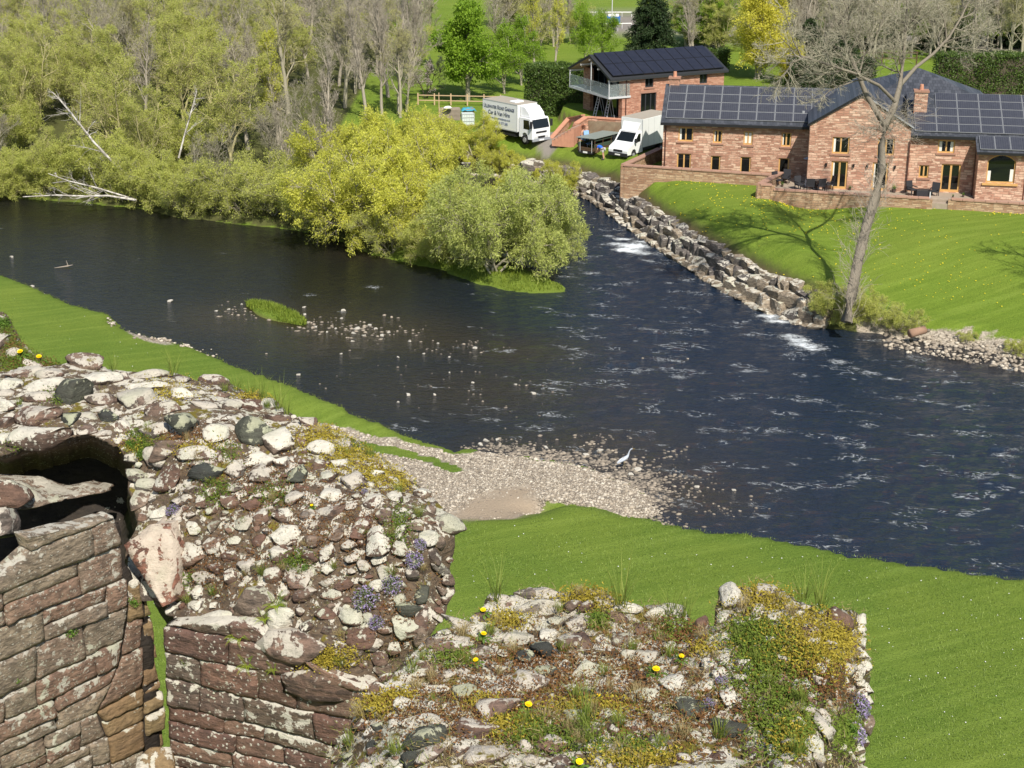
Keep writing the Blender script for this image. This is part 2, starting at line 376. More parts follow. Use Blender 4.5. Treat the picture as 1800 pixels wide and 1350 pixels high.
# ---- water
wx = np.arange(-90, 62, 0.3); wy = np.arange(38, 150, 0.3)
WX, WY = np.meshgrid(wx, wy); p2 = np.c_[WX.ravel(), WY.ravel()]
foam = np.zeros(len(p2))
FO = [(1112,432,1.5,1.3),(1095,420,1,1.1),(1130,445,1.2,1),(1105,440,1.3,1.3),(1085,428,.9,1.1),(1125,425,.9,1.1),(1070,415,.8,.9),(1140,458,.9,.9),(1160,475,.8,.8),(1365,565,1,1.1),(1405,598,1,1.1),(1425,612,1,1.0),(1175,497,.7,.8),(1210,512,.6,.6),(1352,556,1.1,1.1),(1340,545,.8,1),(1390,592,1.1,1),(1415,606,1.2,1.1),(1440,612,1,.9),
      (1475,636,1,.9),(1500,648,.8,.8),(1530,656,1,.85),(1568,666,.8,.9),(1625,679,.5,.8),(1740,692,.8,.6),(1130,578,1.2,.75),(1155,582,1,.75),(1190,585,1,.7),(1165,632,1.2,.8),(1190,634,.9,.8),
      (1195,662,.9,.8),(1065,636,.8,.6),(1040,480,1.3,.8),(1020,500,1.2,.6),(1060,430,.8,.8),(1060,395,.8,.7),(1240,485,.6,.6),(1290,520,.5,.6),(1290,572,.6,.6),(655,505,.9,.8),(600,548,.8,.7),
      (545,518,.8,.7),(860,585,.9,.6),(1135,760,.8,.7),(1110,758,.6,.7),(1140,770,.8,.6),(1310,772,.9,.7),(1290,760,.7,.6),(1655,826,.8,.7),(1680,836,.7,.7),(1765,800,1.1,.8),(1785,790,1,.7),(1560,645,.7,.6),
      (1030,566,.9,.6),(900,612,.7,.5),(1420,700,.8,.55),(1370,760,.8,.5),(1560,810,.8,.5),(1230,640,.7,.5),(1100,690,.7,.45),(750,620,.6,.5),(1500,690,.6,.5),(1250,600,.7,.5),(1500,900,.7,.4),(1380,870,.8,.4),(1080,500,1.2,.7),(1100,470,1,.7)]
for a, b, s, k in FO:
    c = P(a, b, 0); dx = p2[:,0] - c.x; dy = p2[:,1] - c.y
    u = dx * 0.97 - dy * 0.24; v = dx * 0.24 + dy * 0.97
    foam = np.maximum(foam, k * np.exp(-((u / (1.25 * s))**2 + (v / (0.75 * s))**2)))
fast = sstep(-14, 10, p2[:,0] + (95 - p2[:,1]) * 0.25) * 0.9 + 0.12
ns = fbm(p2 * np.array([0.5, 0.9]), 77, 4)
foam = np.maximum(foam, np.clip((ns - 0.16) * 2.2, 0, 0.50) * fast)
wz = 0.035 * fbm(p2 * np.array([0.9, 1.7]), 41, 3) * (0.35 + fast) + 0.11 * foam * fbm(p2 * 2.3, 43, 2)
shal = np.zeros(len(p2))
for a, b, s in [(600,590,5),(700,585,4),(520,570,4),(760,600,4),(900,620,4),(1000,790,5),(900,785,3),(1120,850,4),(1200,870,3.0),(1060,830,4),(850,690,6),(420,560,4),(700,440,3),(1700,625,3),(1600,600,2),(1780,640,3)]:
    c = P(a, b, 0); shal = np.maximum(shal, np.exp(-(((p2[:,0] - c.x) / (s * 1.3))**2 + ((p2[:,1] - c.y) / s)**2)))
W_ny, W_nx = WX.shape; wi = np.arange(W_ny * W_nx).reshape(W_ny, W_nx)
WF = np.stack([wi[:-1,:-1], wi[:-1,1:], wi[1:,1:], wi[1:,:-1]], -1).reshape(-1, 4)
dR = sdf(WX, WY, RIVER).ravel(); keep = (dR[WF] < 2.2).any(1); WF = WF[keep]
t = NT('river_water', 0.07, 0.5); t.b.inputs['IOR'].default_value = 1.33
wv = t.n('VectorMath', {0: t.n('VectorRotate', {'Vector': t.pos.outputs['Position'], 'Angle': math.radians(12)}).outputs[0], 1: (0.75, 1.5, 1.0)}, operation='MULTIPLY').outputs[0]
n1 = t.noise(1.9, 3, 0.6, vec=wv, dist=0.6); n2 = t.noise(6.5, 3, 0.65, vec=wv); n0 = t.noise(0.35, 3, 0.5, vec=wv)
bed = t.mix(t.noise(2.2, 6, 0.8), (0.006, 0.006, 0.004), (0.09, 0.065, 0.03))
base = t.mix(t.math('MULTIPLY', t.attr('shallow'), 0.55), t.mix(t.attr('fast'), (0.011, 0.0100, 0.006), (0.012, 0.021, 0.038)), bed)  # tree-brown and sky-blue reflections painted into the water's base colour
f = t.attr('foam'); fn = t.math('ADD', t.math('MULTIPLY', t.noise(2.4, 7, 0.85, vec=wv, dist=1.6), 0.75), t.math('MULTIPLY', t.noise(13, 4, 0.8), 0.25))
fm = t.ramp(t.math('ADD', t.math('MULTIPLY', f, 0.37), fn), [(0.755, 0), (0.87, 1)])
rg = t.math('ABSOLUTE', t.math('SUBTRACT', t.noise(1.15, 4, 0.6, vec=wv, dist=0.8), 0.5)); gate = t.math('ADD', t.math('MULTIPLY', t.noise(0.42, 3, 0.6, vec=wv), 1.0), t.math('MULTIPLY', t.attr('fast'), 0.16))
cr = t.math('MULTIPLY', t.ramp(t.math('ADD', rg, t.math('MULTIPLY', t.math('SUBTRACT', t.noise(7, 4, .8, vec=wv), .5), .05)), [(0.004, 1), (0.026, 0)]), t.ramp(gate, [(0.715, 0), (0.785, 1)]))
fm = t.math('MAXIMUM', fm, t.math('MULTIPLY', cr, 0.55))
t.col(t.mix(fm, base, (0.72, 0.76, 0.78)))
t.set(t.b.inputs['Roughness'], t.math('ADD', t.math('MULTIPLY', fm, 0.6), 0.07))
hh = t.math('ADD', t.math('MULTIPLY', n1, 0.8), t.math('ADD', t.math('MULTIPLY', n2, 0.33), t.math('MULTIPLY', fm, 0.4)))
t.bump(hh, 0.34, t.math('ADD', t.math('MULTIPLY', t.attr('fast'), 0.55), 0.22))
wn_ = fast * 1.0
tag(link('river_water', npmesh('river_water', np.c_[p2, wz], WF, t.m, True, {'foam': foam, 'shallow': shal, 'fast': np.clip(fast, 0, 1)})), kind='structure')
# ------------------------------------------------------------------ the castle ruin in the foreground
def tps(ctrl):
    c = np.array(ctrl, float); X = c[:, :2] / 300.0; n = len(c)
    r = np.hypot(X[:,None,0] - X[None,:,0], X[:,None,1] - X[None,:,1])
    K = np.where(r > 0, r * r * np.log(r + 1e-12), 0) + np.eye(n) * 0.002
    Pm = np.c_[np.ones(n), X]; A = np.block([[K, Pm], [Pm.T, np.zeros((3, 3))]])
    w = np.linalg.solve(A, np.r_[c[:, 2], 0, 0, 0])
    def f(px, py):
        q = np.c_[np.ravel(px), np.ravel(py)] / 300.0
        r = np.hypot(q[:,None,0] - X[None,:,0], q[:,None,1] - X[None,:,1])
        return (np.where(r > 0, r * r * np.log(r + 1e-12), 0) @ w[:n] + w[n] + q @ w[n+1:]).reshape(np.shape(px))
    return f
def PTv(px, py, T):
    a = (px - 900) / FPX; b = (675 - py) / FPX
    return np.stack([a * T, (CC + b * SS) * T, H + (-SS + b * CC) * T], -1)
def relief(name, poly, fT, mat, parent, step=7, back=(0, .9, -.2), amp=0.05, seed=1, extra=None):
    """rough rubble mass: surveyed surface of a wall with real distance, then closed to its full thickness"""
    P2 = np.array(poly, float); x0, y0 = P2.min(0) - step; x1, y1 = P2.max(0) + step
    gx, gy = np.meshgrid(np.arange(x0, x1 + step, step), np.arange(y0, y1 + step, step))
    cx = (gx[:-1,:-1] + gx[1:,1:]) / 2; cy = (gy[:-1,:-1] + gy[1:,1:]) / 2
    ins = inpoly(cx, cy, poly)
    h, w = gx.shape; ii = np.arange(h * w).reshape(h, w)
    F = np.stack([ii[:-1,:-1], ii[1:,:-1], ii[1:,1:], ii[:-1,1:]], -1)[ins]
    e0 = {}
    for f in F.tolist():
        for a, b in zip(f, f[1:] + f[:1]): e0[(a, b)] = 1
    gx = gx.copy(); gy = gy.copy(); fx = gx.ravel(); fy = gy.ravel()
    for q in {v for (a, b) in e0 if (b, a) not in e0 for v in (a, b)}:
        bx_, by_, bd_ = fx[q], fy[q], 1e9
        for (ax, ay), (cx2, cy2) in zip(poly, poly[1:] + poly[:1]):
            dx, dy = cx2 - ax, cy2 - ay; t_ = min(1, max(0, ((fx[q] - ax) * dx + (fy[q] - ay) * dy) / (dx * dx + dy * dy + 1e-9))); dd_ = math.hypot(fx[q] - ax - t_ * dx, fy[q] - ay - t_ * dy)
            if dd_ < bd_: bd_, nb = dd_, (ax + t_ * dx, ay + t_ * dy)
        if bd_ < step * 1.2: fx[q], fy[q] = nb
    gx = fx.reshape(h, w); gy = fy.reshape(h, w)
    T = fT(gx, gy); V = PTv(gx, gy, T).reshape(-1, 3)
    sm = BVHTree.FromPolygons([Vector(v) for v in V], F.tolist())
    used = np.unique(F); nv = V[used]
    d = nv - np.array([0, 0, H]); d /= np.linalg.norm(d, axis=1)[:, None]
    n = fbm(nv * 2.6, seed, 4) * amp * 1.3 + fbm(nv * 13, seed + 9, 3) * amp * 0.6
    V2 = V.copy(); V2[used] = nv - d * n[:, None]
    jit = fbm(nv * 5, seed + 50, 3) * 0.05; V2[used, 0] += jit; V2[used, 2] += jit[::-1] * 0.4
    e = {}
    for f in F.tolist():
        for a, b in zip(f, f[1:] + f[:1]): e[(a, b)] = 1
    bd = [(a, b) for (a, b) in e if (b, a) not in e]
    mp = {}; VV = [tuple(v) for v in V2]; bk = np.array(back); FF = []
    for a, b in bd:
        for q in (a, b):
            if q not in mp:
                mp[q] = (len(VV), len(VV) + 1)
                VV.append(tuple(V2[q] + bk * 0.4 + np.array([0.02, 0.02, 0.02]) * _h(q, 1, 2, 5))); VV.append(tuple(V2[q] + bk * (1 + 0.15 * _h(q, 3, 1, 5))))
        FF += [(b, a, mp[a][0], mp[b][0]), (mp[b][0], mp[a][0], mp[a][1], mp[b][1])]
    # back sheet
    bs = len(VV); lut = {}
    for k, q in enumerate(used.tolist()): lut[q] = bs + k; VV.append(tuple(V2[q] + bk))
    for q in mp: VV[mp[q][1]] = VV[lut[q]]
    FB = [[lut[q] for q in f][::-1] for f in F.tolist()]
    allF = np.array(F.tolist() + FF + FB); used_all = np.unique(allF); rem = -np.ones(len(VV), int); rem[used_all] = np.arange(len(used_all))
    me = npmesh(name, np.array(VV)[used_all], rem[allF], mat, True)
    return link(name, me, parent), sm
def hit(bvh, px, py):
    r = ray(px, py).normalized(); loc, nor, i, dd = bvh.ray_cast(Vector((0, 0, H)), r)
    if loc is None: return None
    if nor.dot(r) > 0: nor = -nor
    return loc, nor

def rock_mesh(seed, sub=3, planes=11, amp=0.05, box=False):
    bm = bmesh.new(); bmesh.ops.create_icosphere(bm, subdivisions=sub, radius=1.0)
    V = np.array([v.co for v in bm.verts]); F = np.array([[v.index for v in f.verts] for f in bm.faces]); bm.free()
    r = np.random.default_rng(seed)
    if box:
        for ax in range(3):
            for sg in (-1, 1):
                n = r.normal(size=3) * .13; n[ax] += sg; n /= np.linalg.norm(n); k = V @ n - r.uniform(.5, .62); V -= np.where(k > 0, k, 0)[:, None] * n
    for _ in range(planes if not box else 4):
        n = r.normal(size=3); n /= np.linalg.norm(n); d = r.uniform(0.42, 0.82)
        k = V @ n - d; V -= np.where(k > 0, k, 0)[:, None] * n
    nn = V / np.linalg.norm(V, axis=1)[:, None]
    V += nn * (fbm(V * 2.0 + seed * 7, seed, 3) * amp * 2.2 + fbm(V * 6 + seed, seed + 3, 2) * amp * 0.7)[:, None]
    V /= np.abs(V).max(0)
    return V, F
PAL = [(0.23,0.155,0.12),(0.17,0.11,0.085),(0.27,0.205,0.155),(0.15,0.12,0.10),(0.29,0.19,0.145),(0.21,0.19,0.165),(0.11,0.085,0.07),(0.32,0.25,0.19)]
M_mix = stone_mat('lichen_sandstone', PAL, lichen=0.42, moss=0.30, dark=0.7, lich_col=(0.54,0.49,0.41))
M_whi = stone_mat('white_crusted_stone', PAL, lichen=0.74, moss=0.22, dark=0.7, lich_col=(0.66,0.62,0.52))
M_gry = stone_mat('grey_green_cobble', [(0.065,0.072,0.06),(0.11,0.115,0.09),(0.05,0.055,0.052),(0.085,0.09,0.07)], lichen=0.12, moss=0.25, dark=0.4, lich_col=(0.40,0.40,0.28), spots=0.35)
M_brn = stone_mat('red_brown_sandstone', [(0.23,0.135,0.10),(0.17,0.105,0.08),(0.28,0.18,0.13),(0.14,0.10,0.08)], lichen=0.22, moss=0.16, dark=0.45, spots=0.7)
M_ashR = stone_mat('dressed_red_sandstone', [(0.22,0.125,0.095),(0.17,0.105,0.085),(0.27,0.16,0.12),(0.15,0.12,0.10),(0.21,0.15,0.11)], lichen=0.26, moss=0.1, dark=0.6, sc=1.2, spots=0.8)
M_ashL = stone_mat('dressed_buff_sandstone', [(0.29,0.21,0.15),(0.26,0.17,0.125),(0.32,0.26,0.19),(0.26,0.21,0.16),(0.29,0.19,0.14),(0.24,0.155,0.115)], lichen=0.20, moss=0.10, dark=0.6, sc=1.6, spots=0.85, lich_col=(0.46,0.43,0.36))
M_jamb = stone_mat('ochre_stained_stone', [(0.30,0.21,0.11),(0.26,0.17,0.10),(0.33,0.25,0.13)], lichen=0.05, moss=0.25, dark=0.35, sc=1.1, spots=0.2)
M_core = stone_mat('rubble_core', [(0.13,0.09,0.06),(0.17,0.125,0.085),(0.10,0.08,0.06)], lichen=0.0, moss=0.50, dark=0.55, sc=1.6, spots=0.42)
M_turf = stone_mat('wall_top_turf', [(0.09,0.065,0.035),(0.13,0.10,0.05),(0.11,0.08,0.05),(0.16,0.12,0.07)], lichen=0.0, moss=0.62, dark=0.45, sc=1.8, spots=0.3)
M_lean = stone_mat('leaning_slab_stone', [(0.30,0.14,0.09),(0.34,0.17,0.12)], lichen=.30, moss=0.05, dark=0.7, lich_col=(0.58,0.49,0.39), spots=0.3)
M_dark = stone_mat('shade_dark_stone', [(0.07,0.055,0.045),(0.05,0.042,0.035)], lichen=-0.6, moss=-1.0, dark=0.8, spots=-1.0)  # recess shade painted into the stone colour, close to black
ROCKS = []
for i in range(14):
    V, F = rock_mesh(100 + i, 3, 15 + i % 6, 0.032)
    ROCKS.append(npmesh('stone', V, F, M_mix, True))
def put_stone(par, bvh, px, py, w, h, mat=None, ang=None, sink=0.3, name='stone', T=None, thick=0.55):
    ht = hit(bvh, px, py)
    if ht is None: return None
    loc, n = ht; T = (loc - Vector((0, 0, H))).dot(Vector((0, CC, -SS)))
    v = ray(px, py).normalized(); cosi = max(0.80, abs(n.dot(v)))
    sx = w * T / FPX / 2; sy = h * T / FPX / 2 / cosi
    nz = (n + Vector((0, 0, 0.25)) + Vector([random.uniform(-.12, .12) for _ in range(3)])).normalized()
    x = Vector((1, 0, 0)); x = (x - nz * x.dot(nz)).normalized(); y = nz.cross(x)
    a = math.radians(ang if ang is not None else random.uniform(-14, 10))
    x2 = x * math.cos(a) + y * math.sin(a); y2 = nz.cross(x2)
    szz = min(sx, sy) * thick * random.uniform(0.85, 1.25)
    k = 1.17
    R = Matrix((x2 * sx * k, y2 * sy * k, nz * szz * 1.3)).transposed().to_4x4()
    R.translation = loc + nz * szz * (0.55 - sink)
    sgn = Matrix.Diagonal((random.choice([-1, 1]), random.choice([-1, 1]), 1, 1))
    o = bpy.data.objects.new(name, random.choice(ROCKS)); COL.objects.link(o); o.parent = par
    if mat: o.material_slots[0].link = 'OBJECT'; o.material_slots[0].material = mat
    o.matrix_basis = R @ sgn
    return o

# -- planes of the dressed faces
class Face:
    def __init__(s, px, py, T, dx, dy):
        s.O = PT(px, py, T); s.d = Vector((dx, dy, 0)).normalized(); s.n = Vector((s.d.y, -s.d.x, 0))
        if s.n.y > 0: s.n = -s.n
    def sz(s, px, py):
        r = ray(px, py); c = Vector((0, 0, H)); t = (s.O - c).dot(s.n) / r.dot(s.n); p = c + r * t
        return ((p - s.O).dot(s.d), p.z)
    def T(s, px, py, off=0.0):
        r = ray(px, py); c = Vector((0, 0, H)); return (s.O - s.n * off - c).dot(s.n) / r.dot(s.n)
    def w(s, a, z, out=0.0):
        p = s.O + s.d * a + s.n * out; return Vector((p.x, p.y, z))
FP = Face(292, 1150, 11.4, 1.0, -0.39)       # pier face
FL = Face(290, 1150, 11.9, 1.0, 1.17)        # inner face of the left wall
def span(poly, z):
    xs_ = []
    for (a0, z0), (a1, z1) in zip(poly, poly[1:] + poly[:1]):
        if (z0 > z) != (z1 > z): xs_.append(a0 + (a1 - a0) * (z - z0) / (z1 - z0))
    return (min(xs_), max(xs_)) if len(xs_) >= 2 else None
def block(face, c, prot, seed, name, mat, par, rnd=0.02, rough=0.012, nx=15, ny=9):
    """dressed block with worn arrises; c = four (s, z) corners anticlockwise from lower left"""
    r = np.random.default_rng(seed); tilt = r.uniform(-0.02, 0.02, 2)
    u, v = np.meshgrid(np.linspace(0, 1, nx), np.linspace(0, 1, ny))
    C = np.array(c); co = (C[0] * ((1-u)*(1-v))[..., None] + C[1] * (u*(1-v))[..., None] + C[2] * (u*v)[..., None] + C[3] * ((1-u)*v)[..., None])
    W = abs(C[1,0] - C[0,0]); Hh = abs(C[3,1] - C[0,1])
    ed = np.minimum(np.minimum(u, 1-u) * W, np.minimum(v, 1-v) * Hh)
    off = prot + tilt[0] * (u - .5) + tilt[1] * (v - .5) - rnd * np.clip(1 - ed / 0.035, 0, 1)**2
    V = []
    d = np.array(face.d); n = np.array(face.n); O = np.array(face.O)
    base = O[None, None] * np.array([1, 1, 0]) + co[..., :1] * d + co[..., 1:] * np.array([0, 0, 1.0])
    base = base + (fbm(base.reshape(-1, 3) * 7, seed, 2).reshape(u.shape) * 0.012)[..., None] * (d + np.array([0, 0, 1]))
    off = off + fbm(base.reshape(-1, 3) * 17 + seed, seed, 4).reshape(u.shape) * rough * 1.3
    Ft = base + off[..., None] * n; ring = [(0, i) for i in range(nx)] + [(j, nx-1) for j in range(1, ny)] + [(ny-1, i) for i in range(nx-2, -1, -1)] + [(j, 0) for j in range(ny-2, 0, -1)]
    Vs = Ft.reshape(-1, 3).tolist(); fs = [(j*nx+i, j*nx+i+1, (j+1)*nx+i+1, (j+1)*nx+i) for j in range(ny-1) for i in range(nx-1)]
    b = len(Vs)
    for j, i in ring: Vs.append((base[j, i] - n * 0.14).tolist())
    m = len(ring)
    for k in range(m):
        j, i = ring[k]; j2, i2 = ring[(k+1) % m]; fs.append((j*nx+i, b+k, b+(k+1) % m, j2*nx+i2))
    me = npmesh(name, np.array(Vs), np.array(fs), mat, True); return link(name, me, par)
def coursed(face, poly_px, rows, lens, par, mats, seed, prot=(-.02, .03), gap=0.009, name='stone_block', slope=0.0, rnd=0.02, rough=0.012):
    poly = [face.sz(x, y) for x, y in poly_px]; r = random.Random(seed)
    z = min(p[1] for p in poly); zt = max(p[1] for p in poly); cnt = 0
    wob = lambda a, zz: zz + 0.012 * math.sin(a * 3.1 + zz * 5) + 0.006 * math.sin(a * 9 + zz * 17) + slope * a
    while z < zt - 0.03:
        hgt = r.uniform(*rows); z1 = min(z + hgt, zt)
        sp = span(poly, (z + z1) / 2)
        if sp and sp[1] - sp[0] > 0.04:
            a = sp[0]
            while a < sp[1] - 0.02:
                L = r.uniform(*lens); b = a + L
                if sp[1] - b < lens[0] * 0.5: b = sp[1]
                last = b >= sp[1] - 1e-6
                def lim(x, zz, end):
                    q = span(poly, min(max(zz, min(p[1] for p in poly) + .01), zt - .01))
                    if q is None: return x
                    x = min(max(x, q[0]), q[1])
                    if end == 0 and a == sp[0]: x = q[0]
                    if end == 1 and last: x = q[1]
                    return x
                j0, j1 = r.uniform(-.02, .02), r.uniform(-.02, .02)
                split = (z1 - z) > 0.2 and r.random() < 0.28
                lay = [(z, z + (z1 - z) * r.uniform(.4, .6)), None] if split else [(z, z1)]
                if split: lay[1] = (lay[0][1], z1)
                for (q0, q1) in lay:
                    c = [(lim(a, q0, 0) + gap, wob(a, q0) + gap), (lim(b, q0, 1) - gap, wob(b, q0) + gap), (lim(b, q1, 1) - gap + j1 * (not last), wob(b, q1) - gap), (lim(a, q1, 0) + gap + j1 * (a > sp[0]), wob(a, q1) - gap)]
                    if c[1][0] - c[0][0] > 0.015 or c[2][0] - c[3][0] > 0.015:
                        block(face, c, r.uniform(*prot), r.randrange(99999), name, r.choice(mats), par, rnd, rough); cnt += 1
                a = b
        z = z1
    return cnt

RUIN = empty('ruined_wall', PT(520, 900, 12) - Vector((0, 0, 1)), 0, 'broken castle wall with a rounded pier of rubble and an arch stub, left foreground', 'castle wall')
LEFTW = empty('window_wall', PT(120, 1150, 11.5), 0, 'dressed sandstone wall face beside the narrow window slit, lower left corner', 'castle wall')
MOUND = empty('lichened_wall', PT(1050, 1200, 7.6), 0, 'broad broken wall top crusted with white lichen, moss and dandelions at the bottom', 'castle wall')
OUTC = empty('wall_stub', PT(40, 620, 14), 0, 'small stub of overgrown wall at the left edge above the arch', 'castle wall')
for o in (RUIN, LEFTW, MOUND, OUTC): o['kind'] = 'thing'
def par_keep(o, par): o.parent = par; o.matrix_parent_inverse = Matrix.Translation(-par.location); return o

polyB = [(-70,650),(0,655),(40,645),(110,640),(150,632),(195,650),(240,655),(300,655),(350,668),(400,668),(430,690),(480,702),(520,735),(570,748),(640,782),(690,820),(735,852),(772,882),(805,925),(797,960),(788,1000),(798,1040),(785,1085),(765,1110),(735,1150),(700,1190),(665,1230),(650,1330),(640,1430),(318,1430),(314,1300),(308,1160),(304,1095),(272,1030),(222,978),(225,950),(245,915),(228,880),(222,850),(238,810),(205,782),(150,762),(110,775),(30,790),(0,800),(-70,800)]
ctB = [(300,1420,FP.T(300,1420,.07)),(450,1420,FP.T(450,1420,.07)),(620,1420,FP.T(620,1420,.07)),(300,1250,FP.T(300,1250,.07)),(450,1250,FP.T(450,1250,.07)),(600,1250,FP.T(600,1250,.07)),
       (300,1110,FP.T(300,1110,.07)),(450,1120,FP.T(450,1120,.07)),(600,1160,FP.T(600,1160,.06)),(700,1180,11.0),(770,1100,10.95),(795,1040,11.3),(790,980,11.35),(805,925,11.45),(740,980,11.05),(740,900,11.35),
       (650,1050,10.98),(650,950,11.15),(650,860,11.6),(650,790,12.3),(740,852,11.95),(520,1040,11.15),(520,940,11.35),(520,840,11.8),(520,740,12.6),(400,1030,11.4),(400,930,11.55),(400,830,11.9),(400,750,12.3),(420,690,13.2),
       (300,1030,11.7),(300,930,11.75),(260,850,12.1),(300,800,12.05),(240,780,12.3),(300,700,12.8),(300,657,13.5),(200,780,12.25),(200,700,12.9),(160,635,13.7),(100,770,12.2),(100,700,12.8),(0,790,12.15),(0,720,12.7),(0,655,13.5),(-70,800,12.2),(-70,650,13.5)]
core, BVB = relief('rubble_core', polyB, tps(ctB), M_core, RUIN, 6, (-0.30, 1.0, -0.62), 0.05, 11)
par_keep(core, RUIN)
polyN = [(-90,700),(185,735),(235,795),(238,860),(224,880),(214,930),(214,1080),(-90,1110)]
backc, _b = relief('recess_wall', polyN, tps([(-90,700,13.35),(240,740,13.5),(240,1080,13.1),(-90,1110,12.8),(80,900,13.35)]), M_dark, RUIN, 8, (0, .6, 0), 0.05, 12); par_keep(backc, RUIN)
# dressed facing of the pier
fp_poly = [(300,1430),(290,1150),(286,1085),(345,1088),(420,1100),(500,1128),(545,1165),(590,1185),(652,1195),(662,1240),(650,1330),(640,1430)]
coursed(FP, fp_poly, (0.12, 0.26), (0.22, 0.60), None, [M_ashR, M_ashR, M_brn], 5, prot=(-.012, .022), gap=.005, rnd=.010, rough=.014)
for o in [o for o in COL.objects if o.name.startswith('stone_block') and not o.parent]: par_keep(o, RUIN)
# dressed face of the left wall, in two leaves parted by a long crack, then the window jamb
polyL = [(-70,1055),(0,1055),(24,1062),(40,1036),(60,1022),(60,985),(42,955),(90,950),(150,937),(207,918),(216,935),(214,975),(250,1040),(262,1085),(272,1180),(284,1320),(288,1430),(-70,1430)]
lT = lambda px, py: np.vectorize(lambda a, b: FL.T(a, b, 0.045))(px, py)
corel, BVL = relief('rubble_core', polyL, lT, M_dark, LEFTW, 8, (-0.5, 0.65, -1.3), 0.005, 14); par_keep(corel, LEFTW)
lw1 = [(-60,1430),(-60,1060),(0,1052),(24,1060),(44,1032),(64,1022),(60,985),(42,943),(90,938),(150,924),(207,908),(216,925),(212,978),(222,1030),(224,1090),(214,1150),(198,1205),(160,1240),(180,1262),(195,1330),(190,1430)]
coursed(FL, lw1, (0.17, 0.32), (0.22, 0.62), None, [M_ashL], 8, prot=(0.0, .020), slope=0, gap=0.005, rnd=.009, rough=.014)
lw2 = [(193,1430),(198,1330),(183,1262),(166,1243),(203,1208),(220,1152),(230,1090),(231,1000),(258,1035),(252,1120),(254,1240),(256,1430)]
coursed(FL, lw2, (0.22, 0.42), (0.2, 0.4), None, [M_ashL, M_jamb], 18, prot=(-.02, .01), gap=0.005, rnd=.010, rough=.015)
lw3 = [(259,1430),(256,1240),(254,1120),(258,1040),(272,1058),(281,1100),(292,1200),(304,1345),(307,1430)]
coursed(FL, lw3, (0.20, 0.34), (0.5, 0.6), None, [M_jamb], 28, prot=(-0.06, 0.0), gap=0.008, rnd=0.05)
for o in [o for o in COL.objects if o.name.startswith('stone_block') and not o.parent]: par_keep(o, LEFTW)

polyM = [(560,1440),(588,1330),(605,1290),(640,1225),(690,1180),(745,1120),(785,1098),(830,1092),(858,1052),(900,1046),(930,1034),(1000,1042),(1030,1034),(1080,1055),(1120,1064),(1200,1068),(1210,1096),(1256,1102),(1262,1062),(1286,1032),(1350,1027),(1400,1050),(1440,1072),(1505,1075),(1518,1120),(1522,1200),(1520,1290),(1500,1440)]
def hM(px, py): return 4.02
mz = lambda py, h: h / (SS + (py - 675) / FPX * CC)
ctM = []
for px in (620, 760, 900, 1050, 1200): ctM += [(px, y, mz(y, 3.98 + (0.12 if px < 700 else 0) + 0.05 * math.sin(px * .02 + y * .03))) for y in (1100, 1200, 1300, 1440)]
ctM += [(930,1036,mz(1036,3.98)),(1280,1035,mz(1035,3.86)),(1350,1030,mz(1030,3.84)),(1430,1075,mz(1075,3.85)),(1470,1100,mz(1100,3.88)),(1300,1200,mz(1200,3.93)),(1400,1200,mz(1200,3.93)),(1350,1300,mz(1300,3.97)),(1350,1430,mz(1430,3.98)),
        (1480,1180,mz(1180,3.95)),(1455,1300,mz(1300,4.0)),(1440,1430,mz(1430,4.02)),(1512,1130,mz(1130,4.25)),(1520,1200,mz(1200,4.45)),(1518,1300,mz(1300,4.75)),(1500,1430,mz(1430,5.1)),(600,1300,mz(1300,4.2)),(560,1430,mz(1430,4.3))]
corem, BVM = relief('rubble_core', polyM, tps(ctM), M_turf, MOUND, 7, (0.0, 0.12, -2.6), 0.045, 15); par_keep(corem, MOUND)
polyO = [(-70,545),(0,548),(20,562),(25,590),(60,620),(95,640),(130,652),(60,665),(-70,670)]
coreo, BVO = relief('rubble_core', polyO, tps([(-70,545,14.6),(0,550,14.6),(60,620,14.1),(120,650,14.0),(-70,670,13.7),(0,600,14.2)]), M_core, OUTC, 7, (0, .5, -.7), 0.06, 16); par_keep(coreo, OUTC)

def conv(ox, oy, k, L): return [(ox + a / k, oy + b / k, w / k, h / k, (m[0] if m else 'n')) for (a, b, w, h, *m) in L]
SB = conv(0, 560, 3.6, [(560,300,270,115),(180,345,240,95,'w'),(60,430,160,120,'w'),(340,355,200,90,'w'),(40,560,130,90,'w'),(290,425,240,100,'w'),(270,500,230,90),(480,490,180,190,'g'),(260,620,260,150),(270,760,350,135,'b'),(185,880,190,75,'b'),(650,400,220,130,'w'),(770,370,130,70,'w'),(640,530,190,110),
 (950,365,220,85,'w'),(950,435,250,80,'w'),(870,540,230,170),(1140,490,160,90,'w'),(1350,400,180,90,'w'),(1160,400,100,60),(1060,580,230,90),(1300,560,180,60),(1390,490,110,50),(1450,570,130,85),(1570,560,170,110,'b'),(1690,545,110,110,'w'),(450,650,110,120,'g'),(560,630,130,60),(680,640,120,90,'g'),(770,690,130,90,'w'),(550,710,120,90),
 (1180,690,210,170,'g'),(1000,720,220,80),(1600,760,230,185,'g'),(1390,740,160,130,'w'),(1430,690,130,50),(1760,810,200,165,'w'),(1050,830,200,110),(1260,860,260,75,'b'),(1080,1000,210,130,'b'),(1310,1000,200,90,'g'),(1500,960,110,120),(1640,910,180,60,'w'),(1650,1000,140,100),(1150,1150,140,60),(930,1050,150,80),(880,1150,110,150),(860,1000,140,90),(1290,925,180,50),(30,760,90,80,'w'),(50,660,90,90),(960,870,110,100),(840,880,90,60),(1480,1080,110,60),(30,480,140,60),(1020,910,100,60),(1230,1080,120,50),(1380,880,80,60)])
